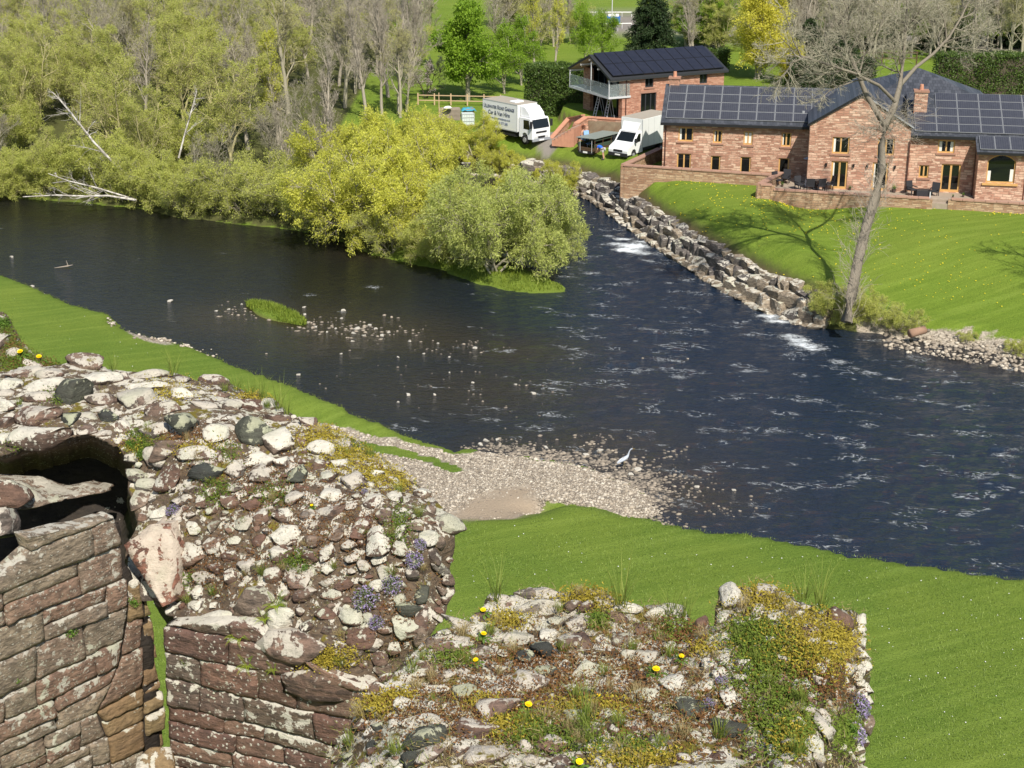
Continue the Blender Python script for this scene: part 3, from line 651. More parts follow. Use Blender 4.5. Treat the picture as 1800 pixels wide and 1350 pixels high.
SB += conv(400, 650, 3.6, [(310,315,160,60),(610,520,180,110,'w'),(755,485,80,90),(210,590,170,80,'w'),(50,650,110,90),(200,680,130,90),(450,670,120,120,'g'),(640,690,110,90,'w'),(710,610,110,80,'w'),(825,600,60,60,'b'),(800,730,150,110,'w'),(1080,640,110,50,'w'),(1220,785,115,90,'w'),(1060,810,110,120,'w'),(1330,820,50,75,'g'),(650,800,150,80,'w'),(410,815,140,100),(220,800,100,50),
 (660,905,180,90),(360,920,120,90,'w'),(520,920,110,70),(110,970,110,80,'w'),(920,830,100,120,'b'),(1280,880,70,90,'w'),(1110,890,45,50,'w'),(1180,930,50,45,'w'),(1010,940,120,95),(1400,970,180,130),(840,1000,120,130,'b'),(700,1030,100,90),(380,1070,165,125,'w'),(1090,1030,85,80,'w'),(960,1100,165,165,'w'),(1080,1130,100,90,'b'),(1255,1080,140,100,'w'),(330,1180,130,110,'b'),(200,1080,90,60,'b'),(620,1170,100,120,'b'),
 (1300,1180,130,80),(960,1210,90,50,'w'),(1000,1290,110,90),(460,1310,190,90,'w'),(30,1300,90,90,'w'),(1340,1250,160,60),(1390,1320,90,80),(780,1200,110,70),(1330,1090,90,60),(540,1090,110,80),(780,870,90,50),(560,990,80,60),(1190,1220,60,60),(860,1240,90,60)])
SB += conv(250, 950, 3.376, [(280,95,210,110,'b'),(60,150,250,330,'w'),(830,90,130,85,'b'),(870,15,110,50,'w'),(940,235,175,85,'w'),(1530,60,90,80,'b'),(1420,40,100,80),(1400,115,90,50,'w'),(960,320,140,70,'w'),(680,340,230,150),(430,460,250,80,'w'),(410,525,220,50,'w'),(815,480,190,110,'w'),(880,650,400,185),(1090,835,460,160),(1230,460,150,95,'b'),(1310,560,170,140,'b'),(1530,360,65,75),(1580,420,140,95,'g'),
 (1560,530,170,125,'w'),(1500,640,85,60,'b'),(1130,330,130,60,'b'),(1400,700,110,70),(1660,470,90,140),(1090,440,120,70,'b'),(430,30,130,70,'b'),(1210,260,110,60,'b'),(640,160,120,90),(380,230,160,70),(1660,330,80,90,'g'),(1650,560,80,100),(560,400,120,60),(1370,620,110,70),(1440,780,130,90),(1330,830,110,90,'w'),(480,590,260,90,'b')])
SM = conv(700, 1000, 3.6, [(650,210,170,90,'w'),(900,160,290,80),(1060,145,110,40,'w'),(1200,160,150,75,'w'),(1320,220,150,70),(900,255,270,120,'w'),(1460,250,150,65,'w'),(1640,305,140,125,'w'),(1745,290,190,110,'b'),(540,310,160,75,'w'),(380,350,200,85),(490,405,130,85,'w'),(1150,345,160,115,'w'),(945,425,125,95,'w'),(740,455,200,120),(1140,485,225,145,'w'),(1400,450,110,120),(1550,395,95,115,'w'),(1380,310,130,60,'w'),
 (790,565,125,75,'g'),(920,535,165,130,'g'),(530,545,175,110,'w'),(640,640,160,65,'w'),(810,635,125,50,'w'),(1200,655,180,125,'w'),(1570,570,175,115,'w'),(1500,680,95,90),(930,672,185,75,'g'),(820,745,225,140),(570,700,125,55,'w'),(1090,770,115,75,'w'),(1200,795,95,55,'g'),(1750,755,155,135,'w'),(1590,830,175,95,'w'),(430,805,210,100,'g'),(130,640,240,120,'w'),(300,680,190,90),(230,765,180,80,'w'),
 (590,910,300,210),(170,975,280,115,'b'),(140,1085,290,140,'g'),(470,1015,265,145),(560,1200,270,160,'w'),(210,1180,200,95),(80,1215,160,95,'g'),(1130,955,165,95,'g'),(730,855,95,45),(1340,845,155,95,'b'),(980,1135,185,115,'b'),(1630,1150,150,175,'w'),(1700,1050,100,130),(1640,960,115,105,'b'),(30,880,120,90,'w'),(70,760,110,70,'w'),(330,520,200,110,'b'),(40,520,130,90),(400,470,130,80),(230,470,150,80),(60,420,120,80),(1230,560,100,50),(1010,330,110,60)])
SM += conv(1150, 1000, 3.6, [(500,190,155,155,'w'),(700,160,150,120),(660,262,115,100,'w'),(850,292,95,50,'w'),(440,290,75,65,'w'),(540,270,95,50),(960,248,95,38,'w'),(1160,335,240,150,'b'),(1245,405,95,85,'w'),(360,450,75,125,'w'),(310,450,110,80,'b'),(200,520,115,65,'w'),(330,630,95,115,'w'),(440,570,110,145,'w'),(600,610,65,155,'w'),(550,620,110,85,'w'),(420,665,110,80,'w'),(700,712,115,95,'w'),(330,745,115,75,'w'),(470,825,105,125,'w'),(690,865,90,125),
 (790,972,135,125),(210,905,165,135,'g'),(300,890,110,85,'g'),(470,1042,215,135,'g'),(610,1042,105,115),(880,1105,125,90,'w'),(1000,1120,165,95,'w'),(940,612,85,55,'w'),(1080,932,95,55,'w'),(1045,1000,175,130),(750,1155,85,105,'w'),(640,1175,115,125,'b'),(400,1195,125,95,'b'),(1020,1190,120,90),(860,1200,110,80),(230,770,70,50),(120,640,70,50),(560,700,100,60),(600,800,90,80),(80,1130,80,90,'w'),(250,1080,90,110,'b'),(30,960,80,70,'w'),(530,960,90,60),(1150,800,50,70),(850,470,50,35,'b'),(700,380,45,30)])
MATS = {'n': M_mix, 'w': M_whi, 'g': M_gry, 'b': M_brn}
def lay(par, bvh, L):
    for (x, y, w, h, m) in L:
        if m == 'w' and random.random() < .38: m = 'n'
        o = put_stone(par, bvh, x, y, w * 1.06, h * 1.08, MATS[m], thick=0.75 if m == 'g' else 0.55)
        if o: par_keep(o, par)
def fill(par, bvh, poly, traced, n, sz, seed, wts='nnnwwwbbg', avoid=1.0, bias=None):
    r = random.Random(seed); P2 = np.array(poly); x0, y0 = P2.min(0); x1, y1 = P2.max(0); pts = [(t[0], t[1], t[2], t[3]) for t in traced]; k = 0
    for _ in range(n * 60):
        if k >= n: break
        x = r.uniform(max(x0, -10), min(x1, 1810)); y = r.uniform(y0, min(y1, 1360))
        if not inpoly(np.array([x]), np.array([y]), poly)[0]: continue
        w = r.uniform(*sz); h = w * r.uniform(0.5, 0.85)
        if any(abs(x - a) < (w + c) * 0.5 * avoid and abs(y - b) < (h + d) * 0.5 * avoid for a, b, c, d in pts): continue
        o = put_stone(par, bvh, x, y, w, h, MATS[r.choice(wts)], thick=0.7)
        if o: par_keep(o, par); pts.append((x, y, w, h)); k += 1
    return pts
rubB = [(-10,660),(150,640),(400,675),(560,755),(690,825),(770,885),(800,930),(788,1000),(790,1050),(765,1100),(700,1180),(655,1200),(560,1160),(500,1120),(400,1095),(295,1080),(235,975),(250,915),(228,850),(240,800),(150,755),(0,790)]
lay(RUIN, BVB, SB)
pb = fill(RUIN, BVB, rubB, SB, 55, (22, 36), 1, 'nnwbb', 0.92); pb = fill(RUIN, BVB, rubB, pb, 75, (11, 19), 2, 'nnwbbb', 0.95)
lay(MOUND, BVM, SM)
pm = fill(MOUND, BVM, polyM, SM, 95, (22, 38), 3, 'nnnwwwbg', 0.85); pm = fill(MOUND, BVM, polyM, pm, 60, (12, 22), 4, 'nwwbb', 0.95)
# right-hand outer face of the wall top: thin bedded stones standing out of the face
for i in range(26):
    y = 1095 + i * 10.5 + random.uniform(-3, 3); xr = 1517 - max(0, (y - 1230)) * 0.05
    o = put_stone(MOUND, BVM, xr - random.uniform(2, 16), y, random.uniform(16, 30), random.uniform(16, 26), M_whi, ang=80, thick=1.0)
    if o: par_keep(o, MOUND)
for x, y, w, h in [(3,600,34,40),(20,625,30,22),(60,645,40,20),(100,655,36,18),(-10,640,30,22)]:
    o = put_stone(OUTC, BVO, x, y, w, h, M_mix); 
    if o: par_keep(o, OUTC)
# ledge slabs in the window recess
def slab(par, pts, thick, mat, name, seed, sub=3):
    """irregular slab: outline given as (px, py, distance)"""
    bm = bmesh.new(); vs = [bm.verts.new(PT(*p)) for p in pts]; f = bm.faces.new(vs)
    r = bmesh.ops.extrude_face_region(bm, geom=[f]); 
    for v in r['geom']:
        if isinstance(v, bmesh.types.BMVert): v.co += Vector(thick)
    bmesh.ops.triangulate(bm, faces=bm.faces[:])
    bmesh.ops.subdivide_edges(bm, edges=bm.edges[:], cuts=sub, use_grid_fill=True)
    bmesh.ops.recalc_face_normals(bm, faces=bm.faces[:])
    V = np.array([v.co for v in bm.verts]); N = np.array([v.normal for v in bm.verts])
    V = V + N * (fbm(V * 6, seed, 4) * 0.05)[:, None]
    for v, c in zip(bm.verts, V): v.co = c
    for f in bm.faces: f.smooth = True
    me = bpy.data.meshes.new(name); bm.to_mesh(me); bm.free(); me.materials.append(mat)
    return par_keep(link(name, me), par)
slab(RUIN, [(-70,840,12.25),(30,842,12.3),(62,852,12.35),(92,858,12.45),(140,850,12.6),(176,858,12.6),(170,868,12.45),(120,878,12.3),(75,888,12.15),(0,900,12.0),(-70,905,12.0)], (0.05, 0.22, -0.06), M_ashL, 'ledge_slab', 3)
slab(RUIN, [(-70,845,11.9),(15,846,11.9),(40,860,11.95),(52,878,11.95),(30,890,11.9),(-70,900,11.9)], (0, 0.15, -0.05), M_brn, 'ledge_slab', 4)
slab(LEFTW, [(-70,895,11.2),(8,893,11.2),(18,915,11.2),(14,940,11.15),(-70,960,11.1)], (0, 0.25, -0.12), M_mix, 'ledge_slab', 5)
slab(RUIN, [(218,958,11.55),(262,922,11.6),(300,920,11.6),(304,1000,11.45),(300,1062,11.4),(285,1068,11.4),(262,1030,11.45)], (0.1, 0.35, -0.05), M_lean, 'leaning_slab', 7)
slab(LEFTW, [(240,1330,11.6),(262,1312,11.7),(300,1315,11.7),(303,1440,11.3),(225,1440,11.2)], (0, 0.3, -0.3), M_jamb, 'sill_stone', 8)
# ------------------------------------------------------------------ small plants on the ruin
M_gr = leaf_mat('grass_blade', (0.10,0.16,0.02), (0.30,0.33,0.07), 0.3)
M_dry = leaf_mat('dry_grass_blade', (0.26,0.19,0.08), (0.46,0.38,0.19), 0.25)
M_mossy = leaf_mat('yellow_moss', (0.16,0.12,0.012), (0.44,0.36,0.05), 0.15, 0.9)
M_mossg = leaf_mat('green_moss', (0.05,0.08,0.01), (0.16,0.22,0.03), 0.15, 0.9)
M_mossr = leaf_mat('rusty_moss', (0.09,0.04,0.015), (0.22,0.11,0.04), 0.1, 0.9)
M_dleaf = leaf_mat('dandelion_leaf', (0.06,0.13,0.015), (0.16,0.26,0.04), 0.3)
M_yel = flat('dandelion_yellow', (0.85,0.62,0.01), 0.7, 0.1)
M_pur = leaf_mat('aubrieta_purple', (0.24,0.17,0.38), (0.50,0.42,0.62), 0.3)
M_sage = leaf_mat('aubrieta_leaf', (0.09,0.13,0.06), (0.20,0.24,0.12), 0.2)
M_fern = leaf_mat('fern_green', (0.12,0.20,0.015), (0.32,0.38,0.03), 0.35)
def blades(n, L, spread, wid, seed, up=1.0, droop=0.5, segs=3):
    r = np.random.default_rng(seed); a = r.uniform(0, 2*np.pi, n); rad = np.sqrt(r.uniform(0, 1, n)) * spread * 0.35
    b = np.c_[np.cos(a) * rad, np.sin(a) * rad, np.zeros(n)]
    a2 = a + r.normal(0, 0.6, n); lean = r.uniform(0.1, 1.0, n); l = L * r.uniform(0.45, 1.0, n)
    dh = np.c_[np.cos(a2), np.sin(a2), np.zeros(n)]; side = np.c_[-np.sin(a2), np.cos(a2), np.zeros(n)]
    V = []; 
    for k in range(segs + 1):
        t = k / segs; hh = l * (t * up - droop * lean * t * t); out = l * lean * 0.75 * t ** 1.4
        c = b + dh * out[:, None] + np.array([0, 0, 1.0]) * hh[:, None]
        w = wid * (1 - t * 0.92)
        V += [c - side * w / 2, c + side * w / 2]
    V = np.stack(V, 1); m = V.shape[1]; base = (np.arange(n) * m)[:, None]
    F = np.concatenate([base + np.array([[2*k, 2*k+1, 2*k+3, 2*k+2]]) for k in range(segs)])
    tint = np.repeat(r.uniform(0, 1, n), m)
    return V.reshape(-1, 3), F, tint
def tuft_mesh(name, n, L, spread, wid, seed, mat, **k):
    V, F, t = blades(n, L, spread, wid, seed, **k); return npmesh(name, V, F, mat, False, {'tint': t})
def spot(ck, x, y):
    if ck == 'B': return 'on the pier wall, ' + where(x, y, (0, 640, 800, 1350), ['far left', 'left', 'middle', 'right', 'far right'], ['topmost', 'upper', 'halfway down,', 'lower', 'bottom'])
    if ck == 'M': return 'on the near wall top, ' + where(x, y, (600, 1030, 1500, 1350), ['far left', 'left', 'left of centre', 'right of centre', 'right', 'on the right-hand block'], ['back edge', 'behind middle', 'middle', 'front', 'bottom edge'])
    return 'on the overgrown wall stub, ' + ('upper' if y < 605 else 'lower') + (' left' if x < 42 else ' right')
TG = [tuft_mesh('grass_tuft', 70, 0.13, 0.09, 0.0045, 200 + i, M_gr) for i in range(3)]
TD = [tuft_mesh('dry_grass_tuft', 80, 0.14, 0.10, 0.004, 210 + i, M_dry, droop=0.8) for i in range(3)]
TL = [tuft_mesh('long_grass_tuft', 34, 0.42, 0.12, 0.005, 220 + i, M_gr, droop=0.55, segs=5) for i in range(2)]
CHUNK = {'B': (RUIN, BVB), 'M': (MOUND, BVM), 'L': (LEFTW, BVL), 'O': (OUTC, BVO)}
def put(ck, px, py, me, label, cat, group, s=1.0, lift=0.0, name=None, upw=0.7):
    ht = hit(CHUNK[ck][1], px, py)
    if ht is None: return None
    loc, n = ht; o = link(name or me.name.split('.')[0], me); z = (n * (1 - upw) + Vector((0, 0, upw))).normalized()
    o.rotation_euler = z.to_track_quat('Z', 'Y').to_euler(); o.rotation_euler.rotate_axis('Z', random.uniform(0, 6.28))
    o.location = loc + n * (0.02 + lift); o.scale = (s, s, s * random.uniform(.85, 1.2))
    return tag(o, label, cat, group)
for ck, pts in {'B': [(470,720),(372,850),(547,730),(530,1010),(590,1000),(465,1010),(378,1045),(333,1060),(430,920),(395,1095),(560,1150),(600,1165),(500,1070),(640,940),(735,910),(650,805),(300,790),(118,790),(35,715),(395,690),(610,800),(690,1010),(330,1165),(420,1270),(585,1330),(700,870),(265,760)],
                'M': [(925,1280),(945,1300),(1010,1235),(1145,1190),(1180,1160),(985,1080),(745,1165),(725,1185),(1090,1280),(1300,1130),(1330,1170),(1350,1210),(1060,1190),(820,1170),(860,1120),(990,1150),(1110,1150),(1200,1250),(1265,1300),(1410,1240),(700,1330),(620,1310),(760,1240),(1400,1330),(1160,1320)],
                'O': [(20,600),(45,625),(60,605)], 'L': []}.items():
    for x, y in pts: put(ck, x, y, random.choice(TG), 'short green grass tuft ' + spot(ck, x, y), 'grass tuft', 'green grass tufts on the ruin', random.uniform(.5, .95))
for ck, pts in {'B': [(215,700),(305,690),(455,700),(330,775),(620,770),(560,765),(680,810),(480,880),(515,790),(660,820),(440,1010),(480,1020),(540,960),(300,835),(690,940),(600,1120),(640,1060),(740,1000),(580,880),(180,700),(350,810),(500,1000)],
                'M': [(960,1270),(1000,1290),(1040,1260),(1070,1220),(900,1150),(880,1190),(1060,1060),(1020,1050),(900,1045),(1160,1130),(1240,1130),(1370,1060),(1390,1085),(1310,1075),(1260,1160),(980,1320),(1090,1330),(1200,1300),(1020,1310),(760,1200),(730,1215),(700,1150),(1350,1235),(1150,1100),(810,1120),(1400,1260),(640,1260),(870,1100),(1120,1230)],
                'O': [(70,640),(40,600)]}.items():
    for x, y in pts: put(ck, x, y, random.choice(TD), 'straw-coloured dry grass tuft ' + spot(ck, x, y), 'grass tuft', 'dry grass tufts on the ruin', random.uniform(.5, .95))
for ck, pts in {'B': [(305,662),(415,690),(440,698),(462,705),(490,722),(425,685),(505,735),(200,655)], 'M': [(1090,1068),(1180,1085),(1205,1090),(870,1060),(1410,1060),(1440,1075),(1040,1310),(1030,1280)]}.items():
    for x, y in pts: put(ck, x, y, random.choice(TL), 'long arching grass blades ' + spot(ck, x, y), 'grass tuft', 'long grass on the wall edge', random.uniform(.6, 1.0), upw=1.0)
# moss cushions and turf: dense short growth, uncountable
def moss(ck, L, mat, name, seed):
    r = np.random.default_rng(seed); par, bvh = CHUNK[ck]; Vs = []; Fs = []; ts = []; b = 0
    for (px, py, rx, ry, n) in L:
        for _ in range(n):
            x = px + r.normal() * rx * 0.5; y = py + r.normal() * ry * 0.5; h_ = hit(bvh, x, y)
            if h_ is None: continue
            loc, nn = h_; loc = loc + nn * r.uniform(0.0, 0.035)
            k = 3; 
            for _ in range(k):
                d = (nn * 0.5 + Vector((0, 0, .3)) + Vector(r.normal(size=3) * 0.95)).normalized(); s = d.orthogonal().normalized(); l = r.uniform(0.008, 0.022)
                p = loc + Vector(r.normal(size=3) * 0.016)
                Vs += [p - s * 0.005, p + s * 0.005, p + d * l]; Fs.append((b, b+1, b+2)); b += 3; ts += [r.uniform()] * 3
    me = npmesh(name, np.array(Vs), np.array(Fs), mat, False, {'tint': ts}); o = link(name, me); par_keep(o, par); o['kind'] = 'stuff'
moss('B', [(570,765,40,22,500),(620,805,50,25,500),(660,835,50,30,600),(600,800,60,40,400),(700,850,30,20,250),(590,1150,50,18,400),(570,1165,40,12,300),(300,690,60,20,300),(480,695,50,15,250),(350,790,60,15,250),(520,780,40,15,250),(230,790,30,20,200),(440,700,30,10,200)], M_mossy, 'yellow_moss', 1)
moss('B', [(245,775,25,20,300),(250,790,20,15,200),(380,865,30,30,350),(480,870,40,25,250),(700,930,25,40,400),(520,985,35,15,250),(100,700,25,15,150),(30,790,20,15,150),(400,800,30,20,200),(640,790,50,15,200),(330,1020,30,15,150)], M_mossg, 'green_moss', 2)
moss('B', [(450,850,140,70,700),(600,930,130,80,900),(400,1000,140,60,700),(330,770,50,15,250),(690,1080,60,60,300)], M_mossr, 'rusty_moss', 3)
moss('M', [(1040,1055,60,18,700),(890,1095,40,15,350),(1340,1060,50,25,600),(1420,1120,95,45,1100),(1380,1155,90,45,600),(1460,1130,40,30,500),(1430,1165,50,25,500),(1120,1340,80,20,600),(920,1285,40,20,300),(845,1240,40,10,250),(870,1280,25,20,300),(1040,1250,80,15,300),(1390,1300,30,35,500),(660,1245,40,15,350),(700,1230,30,12,200),(1240,1145,30,15,250),(1010,1250,100,20,300)], M_mossy, 'yellow_moss', 4)
moss('M', [(1365,1240,60,110,1700),(1360,1190,80,50,1100),(1320,1120,50,30,900),(1350,1155,50,30,700),(1395,1290,30,30,500),(1050,1095,20,10,200),(1110,1320,60,20,400),(930,1290,50,30,500),(1000,1300,70,30,500),(1480,1290,25,40,600),(1180,1110,40,25,400),(800,1160,40,20,300)], M_mossg, 'green_moss', 5)
moss('M', [(1000,1200,260,90,2600),(1430,1190,70,30,220),(1450,1210,60,35,200),(1220,1270,130,60,800),(780,1260,140,60,700),(1190,1120,60,40,500)], M_mossr, 'rusty_moss', 6)
moss('O', [(20,590,30,30,600),(60,635,50,18,600),(110,648,25,10,300),(20,640,40,20,500)], M_mossg, 'green_moss', 7)
moss('O', [(70,645,50,12,300),(20,610,30,30,250)], M_mossr, 'rusty_moss', 8)
def turf(ck, poly, n, mats, name, seed, L=(.02,.06)):
    r = np.random.default_rng(seed); par, bvh = CHUNK[ck]; P_ = np.array(poly); lo, hi = P_.min(0), P_.max(0); Vs = []; Fs = []; ts = []; b = 0
    X = r.uniform(lo[0], hi[0], n); Y = r.uniform(lo[1], hi[1], n); k = inpoly(X, Y, poly) & (fbm(np.c_[X, Y] / 55, seed, 3) + r.uniform(-.25, .25, n) > -0.02)
    for x, y in zip(X[k], Y[k]):
        h_ = hit(bvh, x, y)
        if h_ is None: continue
        loc, nn = h_; loc = loc + nn * .02; lean = Vector((*r.normal(size=2), 0))
        for _ in range(4):
            d = (Vector((0, 0, .7)) + lean * .5 + Vector(r.normal(size=3) * .45)).normalized(); s = d.cross(Vector((*r.normal(size=2), .1))).normalized(); l = r.uniform(*L); p = loc + Vector(r.normal(size=3) * .02)
            Vs += [p - s * .0018, p + s * .0018, p + d * l - Vector((0, 0, l * .15))]; Fs.append((b, b+1, b+2)); b += 3; ts += [r.uniform()] * 3
    o = link(name, npmesh(name, np.array(Vs), np.array(Fs), mats, False, {'tint': ts})); par_keep(o, par); o['kind'] = 'stuff'
turf('M', polyM, 6500, M_dry, 'dry_turf', 21); turf('M', polyM, 2200, M_gr, 'green_turf', 22); turf('B', rubB, 2600, M_dry, 'dry_turf', 23, (.015, .045)); turf('B', rubB, 1300, M_gr, 'green_turf', 24, (.015, .04)); turf('O', polyO, 900, M_gr, 'green_turf', 25, (.03, .09))
# dandelions: each one a plant with rosette, stalk and flower head
def dandelion(i):
    root = empty('dandelion', (0, 0, 0)); V = []; F = []; b = 0; r = random.Random(i)
    for k in range(9):
        a = k * 0.7 + r.uniform(-.2, .2); L = r.uniform(.05, .085); d = Vector((math.cos(a), math.sin(a), 0)); s = Vector((-d.y, d.x, 0)); up = Vector((0, 0, 1))
        pts = [(0, .004), (.35, .011), (.6, .006), (.75, .012), (1, .001)]
        for t_, w in pts: c = d * L * t_ + up * (0.03 * math.sin(t_ * 2.6)); V += [c - s * w, c + s * w]
        F += [(b + 2*j, b + 2*j+1, b + 2*j+3, b + 2*j+2) for j in range(4)]; b += 10
    link('leaves', npmesh('leaves', np.array([tuple(v) for v in V]), np.array(F), M_dleaf, False, {'tint': [0.5] * len(V)}), root)
    MB().tube((0, 0, 0), (0.004, 0, 0.055), 0.0028, 0.0022, 6).build('stalk', M_dleaf, root)
    m = MB(); c = Vector((0.004, 0, 0.057))
    for ring, (rad, hh, n) in enumerate(((0.023, 0.004, 22), (0.018, 0.009, 18), (0.012, 0.012, 12), (0.006, 0.013, 7))):
        for k in range(n):
            a = 2 * math.pi * (k + ring * .4) / n; d = Vector((math.cos(a), math.sin(a), 0)); s = Vector((-d.y, d.x, 0)) * 0.0032
            m.add([c - s * .6, c + s * .6, c + d * rad + s + Vector((0, 0, hh)), c + d * rad - s + Vector((0, 0, hh))], [(0, 1, 2, 3)])
    m.tube(c, c + Vector((0, 0, 0.008)), 0.006, 0.011, 8); m.build('flower', M_yel, root); return root
DP = dandelion(1)
DL = [('B',550,889,.75,'dandelion alone in the middle of the rubble pier face'),('M',848,1079,1,'dandelion at the upper left corner of the near wall top'),('M',847,1122,1,'dandelion below the corner stone of the near wall top, beside white stones'),
      ('M',838,1167,.9,'partly open dandelion left of the grey cobbles on the near wall top'),('M',926,1248,1.15,'large dandelion in the grass tuft at the centre of the near wall top'),('M',1152,1187,1.25,'largest dandelion, beside the long white stone on the near wall top'),
      ('M',1197,1160,.9,'dandelion beside the moss just right of the largest one'),('M',1016,1347,1.1,'dandelion cut by the bottom edge of the photo'),('M',1052,1226,.6,'smallest dandelion, next to a brown stone on the near wall top'),
      ('O',38,624,1.7,'yellow dandelion on the wall stub, the larger of the left pair'),('O',69,632,1.6,'yellow dandelion on the wall stub, the right one of the pair')]
first = True
for ck, x, y, s, lab in DL:
    ht = hit(CHUNK[ck][1], x, y + 6)
    if ht is None: continue
    o = DP if first else copy_tree(DP); first = False
    o.location = ht[0] + ht[1] * 0.015; s *= .66; o.scale = (s, s, s); o.rotation_euler = (random.uniform(0.15, .45), random.uniform(-.2, .2), 0); tag(o, lab, 'dandelion', 'dandelions on the ruin')
# aubrieta cushions
def clump(name, n, rad, ls, seed, matf, matl, ff):
    r = np.random.default_rng(seed); root = empty(name, (0, 0, 0))
    for part, m, cnt, z0, size in (('leaves', matl, n, 0.0, ls), ('flowers', matf, int(n * ff), 0.25, ls * 1.1)):
        if cnt == 0: continue
        d = r.normal(size=(cnt, 3)); d /= np.linalg.norm(d, axis=1)[:, None]; d[:, 2] = np.abs(d[:, 2]); rr = rad * (r.uniform(0.35 + z0 * 1.2, 1.05, cnt))
        c = d * rr[:, None] * np.array([1, 1, .75]); a = r.normal(size=(cnt, 3)); a /= np.linalg.norm(a, axis=1)[:, None]; b2 = np.cross(a, r.normal(size=(cnt, 3))); b2 /= np.linalg.norm(b2, axis=1)[:, None]
        s = size * r.uniform(.6, 1.2, cnt)[:, None]
        V = np.stack([c - a * s, c - b2 * s * .6, c + a * s, c + b2 * s * .6], 1).reshape(-1, 3); F = np.arange(cnt * 4).reshape(-1, 4)
        link(part, npmesh(part, V, F, m, False, {'tint': np.repeat(r.uniform(0, 1, cnt), 4)}), root)
    return root
AU = [clump('aubrieta', 420, 0.10, 0.009, 5, M_pur, M_sage, 0.55), clump('aubrieta', 300, 0.08, 0.008, 6, M_pur, M_sage, 1.0)]
HB = clump('herb', 260, 0.07, 0.011, 7, M_pur, M_dleaf, 0)
used = set()
def place_root(src, ck, x, y, s, lab, cat, group):
    ht = hit(CHUNK[ck][1], x, y)
    if ht is None: return
    o = src if src.name not in used else copy_tree(src); used.add(src.name)
    o.location = ht[0] + ht[1] * 0.03; o.rotation_euler = (ht[1] * .6 + Vector((0, 0, .4))).to_track_quat('Z', 'Y').to_euler(); s *= .8; o.scale = (s, s, s); tag(o, lab, cat, group)
for k, ck, x, y, s, lab in [(0,'B',645,1055,1.3,'large purple aubrieta cushion with green centre low on the pier'),(1,'B',662,1095,.9,'purple aubrieta trailing below the large cushion on the pier'),(1,'B',725,985,1.1,'purple aubrieta on the right shoulder of the pier'),(1,'B',735,960,.8,'small purple aubrieta just above the shoulder clump of the pier'),
      (1,'B',308,900,.9,'bright purple aubrieta above the leaning white slab'),(1,'B',640,870,.45,'tiny purple flower clump near the top of the pier rubble'),(0,'B',690,1030,1.0,'grey leaved aubrieta among the dark hollows right of the pier'),(1,'B',470,1300,.6,'small purple clump on the dressed pier face near the bottom'),
      (1,'L',222,942,.6,'small purple flowers in the gap left of the leaning slab'),(1,'M',1500,1240,1.1,'pale purple clump on the right end face of the near wall top'),(1,'M',1494,1290,1.0,'lower pale purple clump on the right end face of the near wall top'),(1,'M',1270,1205,.5,'faint purple sprig between white stones of the near wall top'),(1,'M',1245,1245,.5,'faint purple sprig beside the grey cobbles of the near wall top')]:
    place_root(AU[k], ck, x, y, s, lab, 'flowering plant', 'aubrieta growing on the ruin')
for ck, x, y, s, lab in [('L',118,1105,1.1,'bushy herb rooted in the middle of the dressed left wall'),('L',232,1055,.9,'green herb on the window jamb stones'),('L',25,1190,.7,'small herb low on the dressed left wall at the edge'),('B',232,785,.9,'green herb hanging under the arch on the right'),('B',252,800,.8,'green herb just right of the arch opening'),
      ('M',1050,1093,.6,'dark green herb near the top edge of the near wall top'),('M',1480,1280,1.0,'green herb on the right end of the near wall top'),('B',540,1000,.6,'green herb above the white block of the pier'),('O',30,590,1.6,'leafy plant crowning the wall stub'),('O',55,610,1.4,'leafy plant hanging over the wall stub'),('O',8,575,1.5,'leafy plant at the back of the wall stub')]:
    place_root(HB, ck, x, y, s, lab, 'plant', 'herbs growing on the ruin')
# ferns
def fern():
    root = empty('fern', (0, 0, 0)); r = random.Random(3)
    for k in range(7):
        a = k * .9 + r.uniform(-.3, .3); L = r.uniform(.10, .17); d = Vector((math.cos(a), math.sin(a), 0)); s = Vector((-d.y, d.x, 0)); m = []; F = []; b = 0
        for j in range(14):
            t_ = j / 14; c = d * L * t_ + Vector((0, 0, .07 * math.sin(t_ * 2.4))); w = .028 * (1 - t_) * (0.5 + min(1, t_ * 5) * .5)
            for sg in (-1, 1): m += [c, c + s * sg * w + d * .004, c + s * sg * w * .7 + d * .012]; F.append((b, b+1, b+2)); b += 3
        link('frond', npmesh('frond', np.array([tuple(v) for v in m]), np.array(F), M_fern, False, {'tint': [r.random()] * len(m)}), root)
    return root
FR = fern()
for x, y, s, lab in [(490,1068,1,'yellow-green fern above the white block on the pier'),(428,1118,1.1,'fern in the joint under the long white band of the pier'),(470,1090,.8,'fern at the left end of the white block on the pier'),(440,1165,.9,'lower fern on the dressed pier face'),(485,1172,.6,'small fern right of the lower one on the pier face')]:
    place_root(FR, 'B', x, y, s, lab, 'fern', 'ferns on the pier')
